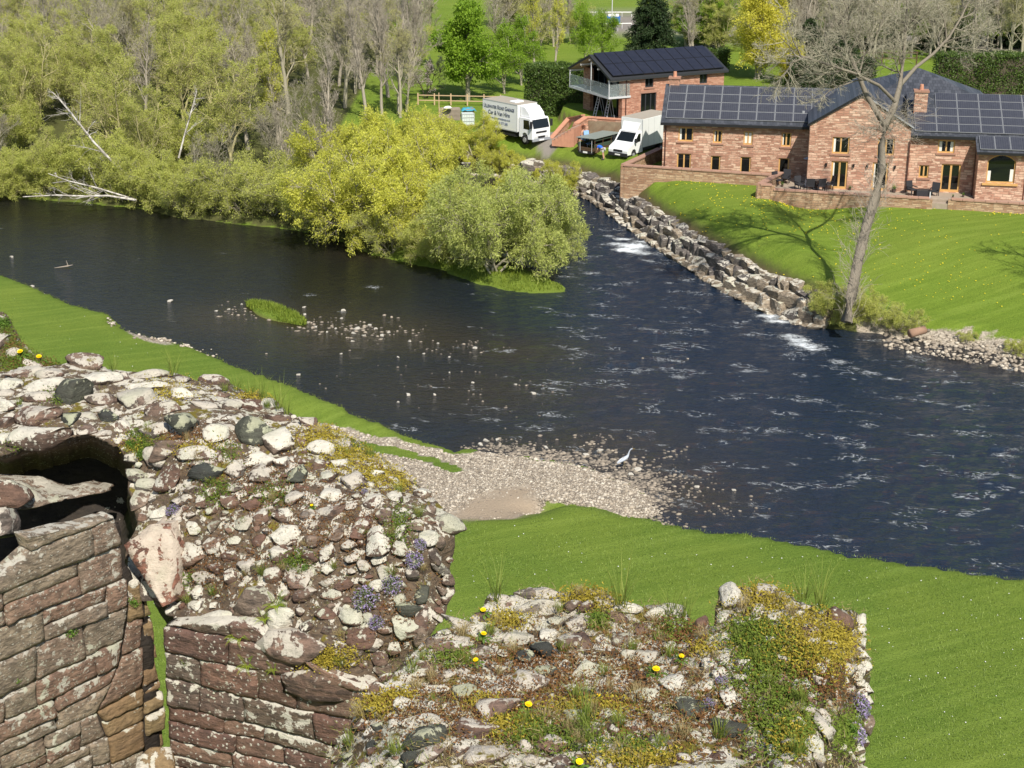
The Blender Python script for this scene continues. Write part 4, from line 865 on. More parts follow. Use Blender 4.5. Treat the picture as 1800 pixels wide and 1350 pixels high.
# ------------------------------------------------------------------ boulders, gravel, river stones, heron
M_bldg = stone_mat('grey_boulder', [(0.17,0.15,0.14),(0.22,0.20,0.18),(0.13,0.12,0.115),(0.25,0.22,0.19)], lichen=0.0, moss=0.1, dark=0.6, sc=0.45, spots=0.1)
M_bldb = stone_mat('buff_boulder', [(0.36,0.30,0.22),(0.30,0.25,0.19),(0.42,0.35,0.26),(0.25,0.22,0.18)], lichen=0.05, moss=0.12, dark=0.6, sc=0.45, spots=0.1)
BR = []
for i in range(8):
    V, F = rock_mesh(300 + i, 2, 9, 0.035, box=True); BR.append(npmesh('boulder', V, F, M_bldg, False))
def rock(name, loc, sx, sy, sz, mat=None, rz=0.0, par=None, tilt=0.12, me=None):
    o = bpy.data.objects.new(name, me or random.choice(BR)); COL.objects.link(o)
    if mat: o.material_slots[0].link = 'OBJECT'; o.material_slots[0].material = mat
    o.location = Vector(loc) - (par.location if par else Vector()); o.rotation_euler = (random.uniform(-tilt, tilt), random.uniform(-tilt, tilt), rz + random.choice([0, math.pi])); o.scale = (sx, sy, sz)
    if par: o.parent = par
    return o
rv = [Vector((*p, 0)) for p in REV]
REVT = empty('boulder_wall', rv[4], 0, 'long bank of stacked grey and buff boulders edging the lawn along the river', 'retaining wall'); REVT['kind'] = 'thing'
seg = []; tot = 0
for a, b in zip(rv, rv[1:]): seg.append((tot, a, b)); tot += (b - a).length
def along(s):
    for (t0, a, b) in reversed(seg):
        if s >= t0: d = (b - a).normalized(); return a + d * (s - t0), d
    return rv[0], (rv[1] - rv[0]).normalized()
for tier, (off, z0_, hz_, wmin, wmax) in enumerate(((0.15, 0.02, 0.20, .4, 1.0), (0.62, 0.35, 0.46, .6, 1.7), (1.05, 0.98, 0.42, .45, 1.5), (1.6, 1.5, 0.34, .4, 1.25))):
    s = 0.2
    while s < tot - (19 if tier else 15):
        w = random.uniform(wmin, wmax); p, d = along(s + w / 2); nrm = Vector((-d.y, d.x, 0)); nrm = nrm if nrm.x > 0 else -nrm
        if nrm.y < 0 and d.x < -0.9: nrm = -nrm
        if d.x < -0.5: nrm = Vector((0, 1, 0)) if nrm.y < 0 else nrm
        fz = .80 + .20 * float(sstep(5, 15, p.x)); z0 = z0_ * fz; hz = hz_ * fz; pp = p + nrm * (off + random.uniform(-.08, .08)); k = max(0, 1 - s / 17)
        mat = M_bldb if (random.random() < 0.25 + 0.65 * k or tier == 0) else M_bldg
        rock('boulder', (pp.x, pp.y, z0 + random.uniform(-.13, .13) - 0.1 * k), w * 0.66, random.uniform(.55, .72), hz * random.uniform(1.05, 1.4), mat, math.atan2(d.y, d.x) + random.uniform(-.22, .22), REVT, .2)
        s += w * random.uniform(.92, 1.02)
# two more boulders half-buried in the grass above
for px, py, s in [(812 + 8, 288 + 2, .45), (928, 292, .7), (1012, 300, .5), (998, 305, .4)]:
    p = P(px, py, 1.7); rock('boulder', (p.x, p.y, 1.7), s, s * .8, s * .7, M_bldg, 0.3, REVT)
# pebbles
ico = bmesh.new(); bmesh.ops.create_icosphere(ico, subdivisions=1, radius=1); iV = np.array([v.co for v in ico.verts]); iF = np.array([[v.index for v in f.verts] for f in ico.faces]); ico.free()
def pebbles(name, X, Y, Z, S_, tint, mat, seed, flatk=0.55):
    r = np.random.default_rng(seed); n = len(X)
    sc = np.stack([S_ * r.uniform(.8, 1.35, n), S_ * r.uniform(.7, 1.1, n), S_ * r.uniform(.4, .75, n) * flatk / .55], 1)
    a = r.uniform(0, 6.28, n); v = iV[None] * sc[:, None] * (1 + r.uniform(-.18, .18, (n, len(iV), 1)))
    x = v[..., 0] * np.cos(a)[:, None] - v[..., 1] * np.sin(a)[:, None] + X[:, None]; y = v[..., 0] * np.sin(a)[:, None] + v[..., 1] * np.cos(a)[:, None] + Y[:, None]
    V = np.stack([x, y, v[..., 2] + Z[:, None]], -1).reshape(-1, 3); F = (iF[None] + (np.arange(n) * len(iV))[:, None, None]).reshape(-1, 3)
    return link(name, npmesh(name, V, F, mat, True, {'tint': np.repeat(tint, len(iV))}))
t = NT('river_pebble', 0.8, 0.25); t.col(t.mix(0.5, t.ramp(t.attr('tint'), [(0, (0.09,0.08,0.065)), (0.35, (0.22,0.185,0.145)), (0.7, (0.36,0.305,0.235)), (1, (0.56,0.51,0.42))]), t.mix(t.noise(30, 3), (.6,.6,.6), (1.5,1.5,1.5)), 'MULTIPLY')); M_peb = t.m
def in_area(poly, n, seed, z=0.2):
    r = np.random.default_rng(seed); Q_ = np.array(poly); lo = Q_.min(0); hi = Q_.max(0); X = r.uniform(lo[0], hi[0], n); Y = r.uniform(lo[1], hi[1], n); k = inpoly(X, Y, poly); return X[k], Y[k]
X, Y = in_area(BEACH, 52000, 1); k = (sdf(X, Y, SANDP) > -1.3 * np.random.default_rng(2).uniform(0, 1, len(X)) ** 14) & (sdf(X, Y, PATCH) > 0.0); X, Y = X[k], Y[k]; Z = land(X, Y)[0]; r = np.random.default_rng(4)
edge = np.exp(-np.abs(sdf(X, Y, BEACH)) / 1.5)
o = pebbles('gravel', X, Y, Z + 0.01, r.uniform(.02, .055, len(X)) * (1 + .8 * (r.uniform(size=len(X)) > .93)) * (1 + edge * .5), r.uniform(0.2, .98, len(X)), M_peb, 2); o['kind'] = 'stuff'
# stones of the riffle, awash
XX = []; YY = []; SS_ = []
for (a, b, rx, ry, n, s) in [(880,790,50,14,220,.10),(950,800,70,16,450,.10),(1040,820,80,20,600,.11),(1110,850,55,22,600,.10),(1150,880,40,18,300,.09),(1200,855,50,22,120,.08),(1060,770,60,12,60,.10),(1150,920,50,12,160,.09),(1280,890,50,20,60,.08),(640,580,60,14,110,.11),(560,572,50,12,60,.10),(700,585,50,12,60,.09),(820,610,60,14,50,.09),(420,548,40,12,40,.09),(1180,800,60,12,40,.09),
                             (620,650,200,60,60,.07),(900,690,150,50,70,.07),(850,640,250,60,50,.06)]:
    px = a + r.normal(size=n) * rx * .6; py = b + r.normal(size=n) * ry * .6
    for x, y in zip(px, py):
        p = P(x, y, 0); XX.append(p.x); YY.append(p.y); SS_.append(s * r.uniform(.5, 1.5))
XX, YY, SS_ = map(np.array, (XX, YY, SS_)); 
o = pebbles('riffle_stones', XX, YY, -0.035 + 0.0 * XX, SS_, r.uniform(.0, .62, len(XX)), M_peb, 5); o['kind'] = 'stuff'
# larger pale river stones one can point at
t = NT('pale_river_stone', 0.85, 0.2); t.col(t.mix(t.noise(5, 5, .7), (0.26,0.235,0.19), (0.66,0.62,0.54))); t.bump(t.noise(9, 4), .03); M_pale = t.m
for px, py, s in [(938,692,.22),(540,567,.2),(555,575,.16),(628,578,.28),(622,586,.2),(650,572,.2),(660,578,.16),(672,590,.2),(683,585,.15),(640,590,.18),(536,553,.18),(600,560,.14),(590,578,.14),(575,584,.14),(535,540,.16),(603,546,.2),(720,600,.13),(745,622,.12),(790,628,.12),(835,612,.18),(770,604,.13),(525,659,.16),(299,530,.24),(57,504,.2),(20,452,.2),(380,547,.14),(402,544,.15),(425,535,.12),
                  (718,694,.2),(764,694,.14),(906,676,.12),(831,673,.12),(790,655,.1),(600,622,.12),(855,775,.22),(845,782,.2),(874,773,.16),(960,787,.18),(1030,800,.2),(1055,793,.2),(1120,826,.24),(1108,834,.18),(700,707,.13),(620,600,.16),(700,628,.12),(1290,862,.14),(1225,856,.16)]:
    p = P(px, py, 0.0); s *= .8; o = rock('river_stone', p, s, s * .75, s * .55, M_pale, random.uniform(0, 3)); tag(o, 'pale stone standing just clear of the shallow river', 'stone', 'pale stones in the river')
# stony right bank
XB = []; YB = []
for x in range(1560, 1860, 2):
    yb = 585 + (x - 1560) * 0.17
    for _ in range(4): p = P(x + random.uniform(-8, 8), yb + random.uniform(-14, 18), 0.35); XB.append(p.x); YB.append(p.y)
XB, YB = np.array(XB), np.array(YB); o = pebbles('bank_rubble', XB, YB, np.maximum(land(XB, YB)[0], 0) + .03, r.uniform(.04, .17, len(XB)), r.uniform(.2, .9, len(XB)), M_peb, 9); o['kind'] = 'stuff'
XB = []; YB = []
for (a, b, rx, ry, n) in [(258,585,22,6,90),(300,600,40,4,60),(345,610,28,4,60),(197,570,6,8,30)]:
    for _ in range(n): p = P(a + random.gauss(0, .5) * rx, b + random.gauss(0, .5) * ry, .6); XB.append(p.x); YB.append(p.y)
XB, YB = np.array(XB), np.array(YB); o = pebbles('bank_gravel', XB, YB, np.maximum(land(XB, YB)[0], 0) + .03, r.uniform(.05, .14, len(XB)), r.uniform(.4, 1, len(XB)), M_peb, 10); o['kind'] = 'stuff'
# grassy islet
c = P(485, 552, 0)
a_ = np.linspace(0, 2 * np.pi, 40, endpoint=False); V = [(0, 0, .34)]
ax = (P(535, 570, 0) - P(437, 532, 0)); axn = ax.normalized(); L_ = ax.length / 2; pn = Vector((-axn.y, axn.x, 0))
for q, hh in ((.5, .32), (.85, .2), (1.05, -.1)):
    for t_ in a_: v = axn * (L_ * q * math.cos(t_)) + pn * (0.85 * q * math.sin(t_)) * (1 + .25 * math.sin(3 * t_)); V.append((v.x, v.y, hh))
F3 = [(0, 1 + i, 1 + (i + 1) % 40) for i in range(40)]; F4 = [(1 + k * 40 + i, 41 + k * 40 + i, 41 + k * 40 + (i + 1) % 40, 1 + k * 40 + (i + 1) % 40) for k in range(2) for i in range(40)]
isl = link('islet', npmesh('islet', np.array(V), [np.array(F3), np.array(F4)], GM, True)); isl.location = c; isl['kind'] = 'structure'
M_wgr = leaf_mat('waterside_grass', (0.10,0.17,0.015), (0.30,0.36,0.05), 0.35)
def grass_field(name, pts, L, seed, mat, wid=.02):
    r = np.random.default_rng(seed); V, F, tn = blades(len(pts), L, 0, wid, seed, segs=2); m = 6
    V = V + np.repeat(np.array(pts), m, axis=0); o = link(name, npmesh(name, V, F, mat, False, {'tint': tn})); o['kind'] = 'stuff'; return o
pts = []
while len(pts) < 2600:
    u, v = random.uniform(-1, 1), random.uniform(-1, 1)
    if u * u + v * v < 1: w = axn * u * L_ * 1.02 + pn * v * .85; pts.append((c.x + w.x, c.y + w.y, .34 - .3 * (u * u + v * v)))
grass_field('islet_grass', pts, .42, 3, M_wgr, .05)
pts = []
tip = PP([(1003,512),(985,500),(940,492),(880,478),(800,462),(750,455),(760,475),(840,500),(900,513),(960,518)], .3); X, Y = in_area(tip, 9000, 5); Z = land(X, Y)[0]
pts = [(x, y, z) for x, y, z in zip(X, Y, Z) if z > 0.05]; grass_field('spit_grass', pts, .36, 4, M_wgr, .045)
# fringe of longer grass along the cut banks and below the terrace walls
def fringe(name, line, z, n, L, seed, jit=.15, mat=None, closed=False):
    r = random.Random(seed); pts = []; ln = [Vector((*p, 0)) for p in line]; Ls = [(b - a).length for a, b in zip(ln, ln[1:])]; T_ = sum(Ls)
    for _ in range(n):
        s = r.uniform(0, T_); 
        for (a, b, l) in zip(ln, ln[1:], Ls):
            if s <= l: q = a + (b - a) * (s / l); break
            s -= l
        pts.append((q.x + r.gauss(0, jit), q.y + r.gauss(0, jit)))
    P_ = np.array(pts); Z = land(P_[:, 0], P_[:, 1])[0]; k = Z > .1; pts = np.c_[P_, Z][k]; return grass_field(name, pts, L, seed, mat or M_gr, .018)
fringe('bank_grass', NEAR[3:], .7, 5000, .16, 5, .3); fringe('bank_grass', NEAR2, .7, 3500, .15, 6, .3)
lr = [tuple(p + Vector((0, 0, 0))) for p in []]
fringe('lawn_edge_grass', PP([(1800,600),(1700,585),(1640,575),(1560,560),(1450,520),(1350,483),(1262,440),(1180,385),(1100,335),(1040,312)], 2.0), 2, 4500, .28, 7, .3, M_wgr)
X = r.uniform(-16, 24, 90000); Y = 42 + (r.uniform(0, 1, 90000) ** 1.3) * 32; zz, dd, bb = land(X, Y); k = (zz > .6) & (dd > .3) & (bb > .3) & (fbm(np.c_[X, Y] * .5, 61, 4) > -.12); pts = np.c_[X, Y, zz][k]
M_fld = leaf_mat('field_grass_blade', (0.05,0.11,0.012), (0.30,0.38,0.09), 0.3)
V, F, tn = blades(len(pts), .13, 0, .026, 77, segs=1); V = V + np.repeat(pts, 4, axis=0); o = link('field_grass', npmesh('field_grass', V, F, M_fld, False, {'tint': tn})); o['kind'] = 'stuff'
# dandelions on the lawn
X = []; Y = []
for (a, b, rx, ry, n) in [(1440,345,80,10,260),(1380,358,70,12,200),(1560,360,90,10,110),(1480,390,200,40,160),(1250,330,100,10,60),(1650,480,150,60,110),(1500,450,250,80,120),(1205,400,60,30,30),(1760,380,50,8,40),(1250,365,80,25,60)]:
    for _ in range(n):
        p = G(a + random.gauss(0, .5) * rx, b + random.gauss(0, .5) * ry, 2.5) if False else P(a + random.gauss(0, .5) * rx, b + random.gauss(0, .5) * ry, 2.6)
        X.append(p.x); Y.append(p.y)
X, Y = np.array(X), np.array(Y); zz, dd, _ = land(X, Y); k = zz > 1.2
M_lawnd = flat('lawn_dandelion', (0.75, 0.62, 0.04), .8, .1)
o = pebbles('lawn_dandelions', X[k], Y[k], zz[k] + .05, r.uniform(.03, .055, k.sum()), r.uniform(0, 1, k.sum()), M_lawnd, 6); o['kind'] = 'stuff'
X = np.array([P(random.uniform(0, 1800), random.uniform(500, 1340), .9)[:2] for _ in range(900)]); zz, dd, _ = land(X[:, 0], X[:, 1]); k = (zz > .7) & (dd > .5) & (X[:, 1] < 100) & (sdf(X[:, 0], X[:, 1], BEACH) > .5) & (segdist(X[:, 0], X[:, 1], NEARL, False) < segdist(X[:, 0], X[:, 1], FARR + REV, False))
M_daisy = flat('daisy_white', (0.75, 0.75, 0.7), .8, .1)
o = pebbles('field_daisies', X[k, 0], X[k, 1], zz[k] + .03, r.uniform(.015, .03, k.sum()), r.uniform(0, 1, k.sum()), M_daisy, 7); o['kind'] = 'stuff'

def loft(path, rad, k=10, name='body', mat=None, par=None, sq=None):
    """continuous tapered body along a path; rad = (r_side, r_up) per station"""
    V = []; path = [Vector(p) for p in path]; n = len(path)
    for i, p in enumerate(path):
        d = (path[min(i+1, n-1)] - path[max(i-1, 0)]).normalized(); up = Vector((0, 0, 1)); s = d.cross(up)
        s = s.normalized() if s.length > .15 else Vector((0, 1, 0)); u = s.cross(d).normalized()
        for j in range(k): t_ = 2 * math.pi * j / k; V.append(p + s * rad[i][0] * math.cos(t_) + u * rad[i][1] * math.sin(t_))
    F = [(i*k+j, i*k+(j+1) % k, (i+1)*k+(j+1) % k, (i+1)*k+j) for i in range(n-1) for j in range(k)]
    F += [tuple(reversed(range(k))), tuple(range((n-1)*k, n*k))]
    m = MB(); m.add(V, F); o = m.build(name, mat, par, True)
    md = o.modifiers.new('s', 'SUBSURF'); md.levels = md.render_levels = 1; return o
hp = P(1099, 824, 0)
HER = empty('heron', (hp.x, hp.y, -.05), math.radians(8), 'grey heron with outstretched neck standing in the shallow riffle', 'heron')
M_her = flat('heron_grey', (0.46, 0.50, 0.56), .8, .1); M_hen = flat('heron_neck', (0.66, 0.67, 0.68), .8, .1); M_hel = flat('heron_leg', (0.30, 0.25, 0.15), .7, .2); M_bil = flat('heron_bill', (0.55, 0.38, 0.08), .5, .3)
loft([(-.40,0,.36),(-.30,0,.42),(-.16,0,.50),(0,0,.60),(.09,0,.68),(.13,0,.76),(.15,0,.86),(.19,0,.98),(.25,0,1.05),(.30,0,1.07),(.345,0,1.068)], [(.02,.015),(.05,.035),(.095,.085),(.10,.11),(.065,.075),(.04,.045),(.028,.032),(.024,.027),(.03,.032),(.036,.033),(.014,.014)], 10, 'body', M_her, HER)
loft([(.335,0,1.068),(.40,0,1.06),(.475,0,1.05)], [(.013,.012),(.009,.009),(.002,.002)], 6, 'bill', M_bil, HER)
loft([(-.43,0.05,.34),(-.28,.085,.46),(-.10,.10,.56),(.04,.07,.62)], [(.006,.01),(.02,.05),(.022,.07),(.01,.02)], 8, 'wing', M_hen, HER); loft([(-.43,-0.05,.34),(-.28,-.085,.46),(-.10,-.10,.56),(.04,-.07,.62)], [(.006,.01),(.02,.05),(.022,.07),(.01,.02)], 8, 'wing', M_her, HER)
for s, f in ((.04, .02), (-.04, -.06)):
    MB().tube((-.06, s, .48), (f - .03, s, .27), .014, .010, 6).tube((f - .03, s, .27), (f, s, 0.0), .010, .008, 6).build('leg', M_hel, HER, True)
# snag caught on a stone in the river
sp_ = P(120, 470, 0); sn = empty('driftwood', sp_, 0, 'small forked dead branch caught on a stone near the left bank', 'driftwood')
M_drift = flat('driftwood', (0.34, 0.29, 0.23), .9, .1)
MB().tube((0, 0, .1), (-.1, 0, .5), .035, .015, 5).tube((0, 0, .1), (.3, .1, .16), .04, .02, 5).tube((0, 0, .1), (-.9, -.2, .02), .05, .015, 5).build('branch', M_drift, sn)
# ------------------------------------------------------------------ houses, walls, terrace
def masonry(name, c1, c2, c3, course=0.16, length=0.5):
    t = NT(name, 0.92, 0.12)
    tc = t.n('TexCoord').outputs['Object']; sp = t.n('SeparateXYZ', {0: tc})
    # run along the wall = x + y of the building, height = z
    wob = t.math('MULTIPLY', t.math('SUBTRACT', t.noise(1.3, 3, .6, vec=tc), 0.5), 0.22)
    v = t.n('CombineXYZ', {0: t.math('ADD', sp.outputs[0], t.math('MULTIPLY', sp.outputs[1], 1.0)), 1: t.math('ADD', sp.outputs[2], wob), 2: 0.0}).outputs[0]
    def br(c, l, off): return t.n('TexBrick', {'Vector': v, 'Color1': (0, 0, 0), 'Color2': (1, 1, 1), 'Mortar': (.5, .5, .5), 'Scale': 1.0, 'Mortar Size': 0.014, 'Mortar Smooth': 0.3, 'Brick Width': l, 'Row Height': c, 'Bias': 0.0}, offset=off, squash=0.7, squash_frequency=3)
    b1 = br(course, length, .5); b2 = br(course * 1.5, length * 1.3, .37); sel = t.ramp(t.noise(.6, 2, .5, vec=tc), [(.48, 0), (.54, 1)])
    bc = t.mix(sel, b1.outputs[0], b2.outputs[0]); mf = t.math('ADD', t.math('MULTIPLY', b1.outputs[1], t.math('SUBTRACT', 1.0, sel)), t.math('MULTIPLY', b2.outputs[1], sel))
    bw = t.n('RGBToBW', {0: bc}).outputs[0]; vz = t.math('ADD', t.math('MULTIPLY', bw, .7), t.math('MULTIPLY', t.noise(2.6, 5, .75, vec=tc), .45))
    c = t.ramp(vz, [(0.15, c1), (0.5, c2), (0.9, c3)])
    c = t.mix(0.5, c, t.mix(t.noise(14, 4, .8), (.45, .42, .4), (1.55, 1.5, 1.45)), 'MULTIPLY')
    c = t.mix(t.math('MULTIPLY', mf, .75), c, (0.30, 0.225, 0.165))
    t.col(c); t.bump(t.math('ADD', t.math('MULTIPLY', mf, -1.0), t.math('MULTIPLY', t.noise(9, 4, .7), .8)), .04, .9); return t.m
M_house = masonry('coursed_red_sandstone', (0.29,0.15,0.105), (0.48,0.27,0.19), (0.66,0.47,0.35), .125, .46)
M_barn = masonry('new_red_sandstone', (0.34,0.15,0.10), (0.46,0.225,0.15), (0.60,0.35,0.25), .11, .42)
M_gwall = masonry('garden_wall_stone', (0.26,0.15,0.09), (0.38,0.24,0.15), (0.52,0.38,0.25), .12, .36)
def slates():
    t = NT('blue_grey_slate', .55, .4); tc = t.n('TexCoord').outputs['Object']; sp = t.n('SeparateXYZ', {0: tc})
    v = t.n('CombineXYZ', {0: sp.outputs[0], 1: t.math('MULTIPLY', sp.outputs[2], 1.8)}).outputs[0]
    b = t.n('TexBrick', {'Vector': v, 'Color1': (0.035, 0.04, 0.05), 'Color2': (0.075, 0.08, 0.095), 'Mortar': (0.015, .015, .018), 'Scale': 1.0, 'Mortar Size': .008, 'Brick Width': .25, 'Row Height': .32})
    t.col(t.mix(.4, b.outputs[0], t.mix(t.noise(6, 4), (.5,.5,.5), (1.5,1.5,1.5)), 'MULTIPLY')); t.bump(b.outputs[1], -.02, .5); return t.m
M_slate = slates()
def panel_mat(name, c, line, cells=6, cy=10, gl=.18):
    t = NT(name, gl, .5); tc = t.n('TexCoord').outputs['Object']; v = tc
    b = t.n('TexBrick', {'Vector': t.scaled(1, 1, 1, tc), 'Color1': c, 'Color2': tuple(x * 1.25 for x in c), 'Mortar': line, 'Scale': 1.0, 'Mortar Size': .007, 'Brick Width': .16, 'Row Height': .16}, offset=0.0)
    d = t.mix(t.math('MULTIPLY', t.noise(3, 3), .2), b.outputs[0], (0.12, 0.12, 0.15)); t.col(d); return t.m
M_pv = panel_mat('solar_cells', (0.028, 0.030, 0.040), (0.10, 0.105, 0.11), gl=.25); M_pvb = panel_mat('black_solar_cells', (0.006, 0.007, 0.014), (0.014, 0.015, 0.022), gl=.3)
M_alu = flat('panel_frame_metal', (0.36, 0.37, 0.38), .45, .5, .4); M_blk = flat('black_metal', (0.015, 0.015, 0.017), .45, .4); M_oak = flat('oak_joinery', (0.56, 0.33, 0.12), .6, .3, 0, .2)
M_glass = NT('window_glass', .04, .6); M_glass.col((0.008, 0.010, 0.010)); M_glass = M_glass.m
M_room = flat('dark_room', (0.012, 0.011, 0.010), .9, .1); M_lint = flat('red_sandstone_dressing', (0.34, 0.19, 0.135), .9, .1, 0, .2); M_white = flat('white_curtain', (0.72, 0.70, 0.64), .9, .1); M_anth = flat('anthracite_frame', (0.03, 0.032, 0.035), .5, .4)
M_pipe = flat('brown_downpipe', (0.09, 0.04, 0.03), .5, .4); M_lead = flat('lead_flashing', (0.30, 0.31, 0.32), .6, .4); M_coping = flat('red_coping_stone', (0.37, 0.225, 0.165), .9, .1, 0, .22, ); M_flag = flat('paving_flag', (0.33, 0.27, 0.21), .9, .1, 0, .25)
M_brick = flat('pink_brick', (0.52, 0.26, 0.17), .9, .1, 0, .25); M_post = flat('galvanised_post', (0.55, 0.56, 0.56), .5, .5)
t = NT('clear_glass', .03, .5); t.b.inputs['Transmission Weight'].default_value = .85; t.b.inputs['IOR'].default_value = 1.1; t.col((0.80, 0.88, 0.85)); M_clear = t.m

def wall_panel(m, s0, s1, z0, z1, holes, depth, at):
    """front leaf with real openings and reveals; at(s, z, inward) -> point"""
    ss = sorted({s0, s1, *[h[0] for h in holes], *[h[1] for h in holes]}); zz = sorted({z0, z1, *[h[2] for h in holes], *[h[3] for h in holes]})
    for a, b in zip(ss, ss[1:]):
        for c, d in zip(zz, zz[1:]):
            if any(h[0] <= (a+b)/2 <= h[1] and h[2] <= (c+d)/2 <= h[3] for h in holes): continue
            m.add([at(a,c,0), at(b,c,0), at(b,d,0), at(a,d,0)], [(0,1,2,3)])
    for h in holes:
        q = [(h[0],h[2]),(h[1],h[2]),(h[1],h[3]),(h[0],h[3])]
        for (a, b), (c, d) in zip(q, q[1:] + q[:1]): m.add([at(a,b,0), at(c,d,0), at(c,d,depth), at(a,b,depth)], [(0,1,2,3)])
def window(par, at, s0, s1, z0, z1, kind='oak', panes=2, door=False, curtain=None, name=None, sill=True, lintel=True):
    """at(s, z, inward); builds frame with mullion, pane and sill as pieces of one window"""
    fm = M_oak if kind == 'oak' else M_anth; fw = .10 if not door else .13
    def bx(m, a, b, c, d, i0, i1): m.prism([at(a, c, i1), at(b, c, i1), at(b, d, i1), at(a, d, i1)], at(0, 0, i0) - at(0, 0, i1))
    m = MB(); bx(m, s0, s0+fw, z0, z1, .08, .16); bx(m, s1-fw, s1, z0, z1, .08, .16); bx(m, s0+fw, s1-fw, z1-fw*.8, z1, .08, .16); bx(m, s0+fw, s1-fw, z0, z0+fw*(1.3 if door else 1.1), .08, .16)
    w = (s1 - s0) / panes
    for k in range(1, panes): bx(m, s0+w*k-fw*.55, s0+w*k+fw*.55, z0+fw*1.3, z1-fw*.8, .085, .155)
    f = m.build(name or ('glazed_door' if door else 'window'), fm, par)
    g = MB(); g.add([at(s0+.02, z0+.02, .13), at(s1-.02, z0+.02, .13), at(s1-.02, z1-.02, .13), at(s0+.02, z1-.02, .13)], [(0,1,2,3)]); g.build('pane', M_glass, f)
    if curtain:
        for (a, b) in curtain:
            c = MB(); n_ = 6
            for k in range(n_):
                x0 = s0+fw+(s1-s0-2*fw)*(a+(b-a)*k/n_); x1 = s0+fw+(s1-s0-2*fw)*(a+(b-a)*(k+1)/n_); bx(c, x0, x1, z0+.12, z1-.12, .118 + .004 * (k % 2), .125)
            c.build('curtain', M_white, f)
    if sill: m2 = MB(); bx(m2, s0-.12, s1+.12, z0-.13, z0-.005, -.07, .10); m2.build('sill', M_lint, f)
    if lintel: m3 = MB(); bx(m3, s0-.15, s1+.15, z1+.005, z1+.2, -.018, .1); m3.build('lintel', M_lint, f)
    return f
g0 = P(1417, 331, 3.3); HA = math.radians(-10)
HOUSE = empty('stone_house', (g0.x, g0.y, 0), HA, 'long red sandstone farmhouse with a front gable and solar panelled slate roofs', 'house'); HOUSE['kind'] = 'thing'
def fr(n): return lambda s, z, i=0.0: Vector((s, -n + i, z))      # facade at distance n in front of the gable line
# local axes: x along facade, -y towards the river
EV, EVG = 7.6, 8.2
bz = 1.6
# left wing
A = fr(-4.2); m = MB(); DZ = -.33; EL = EV + DZ
Lw = [(-10.0,-8.85,6.05,7.15,'w'),(-7.3,-6.6,6.0,7.0,'w'),(-4.95,-4.25,5.95,7.0,'w'),(-2.05,-1.3,5.9,7.0,'w'),(-10.05,-8.95,3.6,5.1,'d'),(-7.4,-6.65,3.6,5.0,'p'),(-5.1,-4.3,3.55,5.0,'p'),(-2.15,-1.35,3.5,5.0,'p')]
Lw = [(h[0], h[1], h[2] + DZ, h[3] + DZ, h[4]) for h in Lw]
wall_panel(m, -11.2, 0.25, bz, EL, [h[:4] for h in Lw], .18, A)
m.poly([(-11.2, 4.2, bz), (-11.2, 4.2, EL), (-11.2, 8.0, 9.45), (-11.2, 11.8, EL), (-11.2, 11.8, bz)]); m.poly([(-11.2, 11.8, bz), (-11.2, 11.8, EL), (4, 11.8, EL), (4, 11.8, bz)])
m.build('wall', M_house, HOUSE)
for i, h in enumerate(Lw):
    k = h[4]
    window(HOUSE, A, *h[:4], 'oak' if k != 'p' else 'oak', 2 if k != 'p' else 1, door=False, curtain=[(0, .15)] if i in (0, 1, 3) else ([(0, 1)] if i == 2 else None))
    rm = MB(); rm.prism([A(h[0]-.1, h[2]-.1, .3), A(h[1]+.1, h[2]-.1, .3), A(h[1]+.1, h[3]+.1, .3), A(h[0]-.1, h[3]+.1, .3)], (0, .02, 0)); 
def roof(m, x0, x1, y0, z0, y1, z1, th=.14):   # one slope, eave (y0,z0) to ridge (y1,z1)
    m.prism([(x0, y0, z0), (x1, y0, z0), (x1, y1, z1), (x0, y1, z1)], (0, 0, -th))
m = MB(); roof(m, -11.4, 3.4, 3.9, EL - .02, 8.0, 9.57); roof(m, -11.4, 4.5, 12.1, EL - .02, 8.0, 9.57); RL = m.build('roof', M_slate, HOUSE)
def panels(par, x0, y0, z0, dx, dy, dz, nx_, ny_, w, hlen, mat, skip=()):
    """panels laid on a slope: unit along x, unit up-slope (dy,dz)"""
    L = math.hypot(dy, dz); uy, uz = dy / L, dz / L; n_ = Vector((0, -uz, uy)); g = .03
    g = .045; me = MB().box(g, w - g, g, hlen - g, 0, .035).mesh('solar_panel', mat); fme = MB().box(0.012, w - .012, 0.012, hlen - .012, -.03, .022).mesh('frame', M_alu if mat is M_pv else M_blk)
    R = Matrix((Vector((1, 0, 0)), Vector((0, uy, uz)), n_)).transposed().to_4x4()
    for j in range(ny_):
        for i in range(nx_):
            if (i, j) in skip: continue
            o = link('solar_panel', me, par); M_ = R.copy(); M_.translation = Vector((x0 + i * w, y0 + uy * j * hlen, z0 + uz * j * hlen)) + n_ * .09; o.matrix_local = M_
            o2 = link('frame', fme, par); o2.matrix_local = M_
    return
RP = {}
panels(RL, -11.05, 4.25, EL + .17, 1, 4.1, 2.3, 8, 4, 1.40, 1.02, M_pv)
MB().box(-11.4, .3, 3.72, 3.9, EL - .24, EL - .06).build('gutter', M_blk, HOUSE)
for x, n_, z1 in ((-11.0, -4.2, EL-.2), (.05, -4.05, EL), (7.28, .08, EVG - 1.0), (12.0, .3, 7.4)): MB().tube((x, -n_ - .06, bz), (x, -n_ - .06, z1), .05, .05, 6).build('downpipe', M_pipe, HOUSE)
MB().tube((-.5, 5.2, 8.2), (-.5, 5.2, 7.6), .12, .12, 8).build('vent_pipe', M_lead, HOUSE)
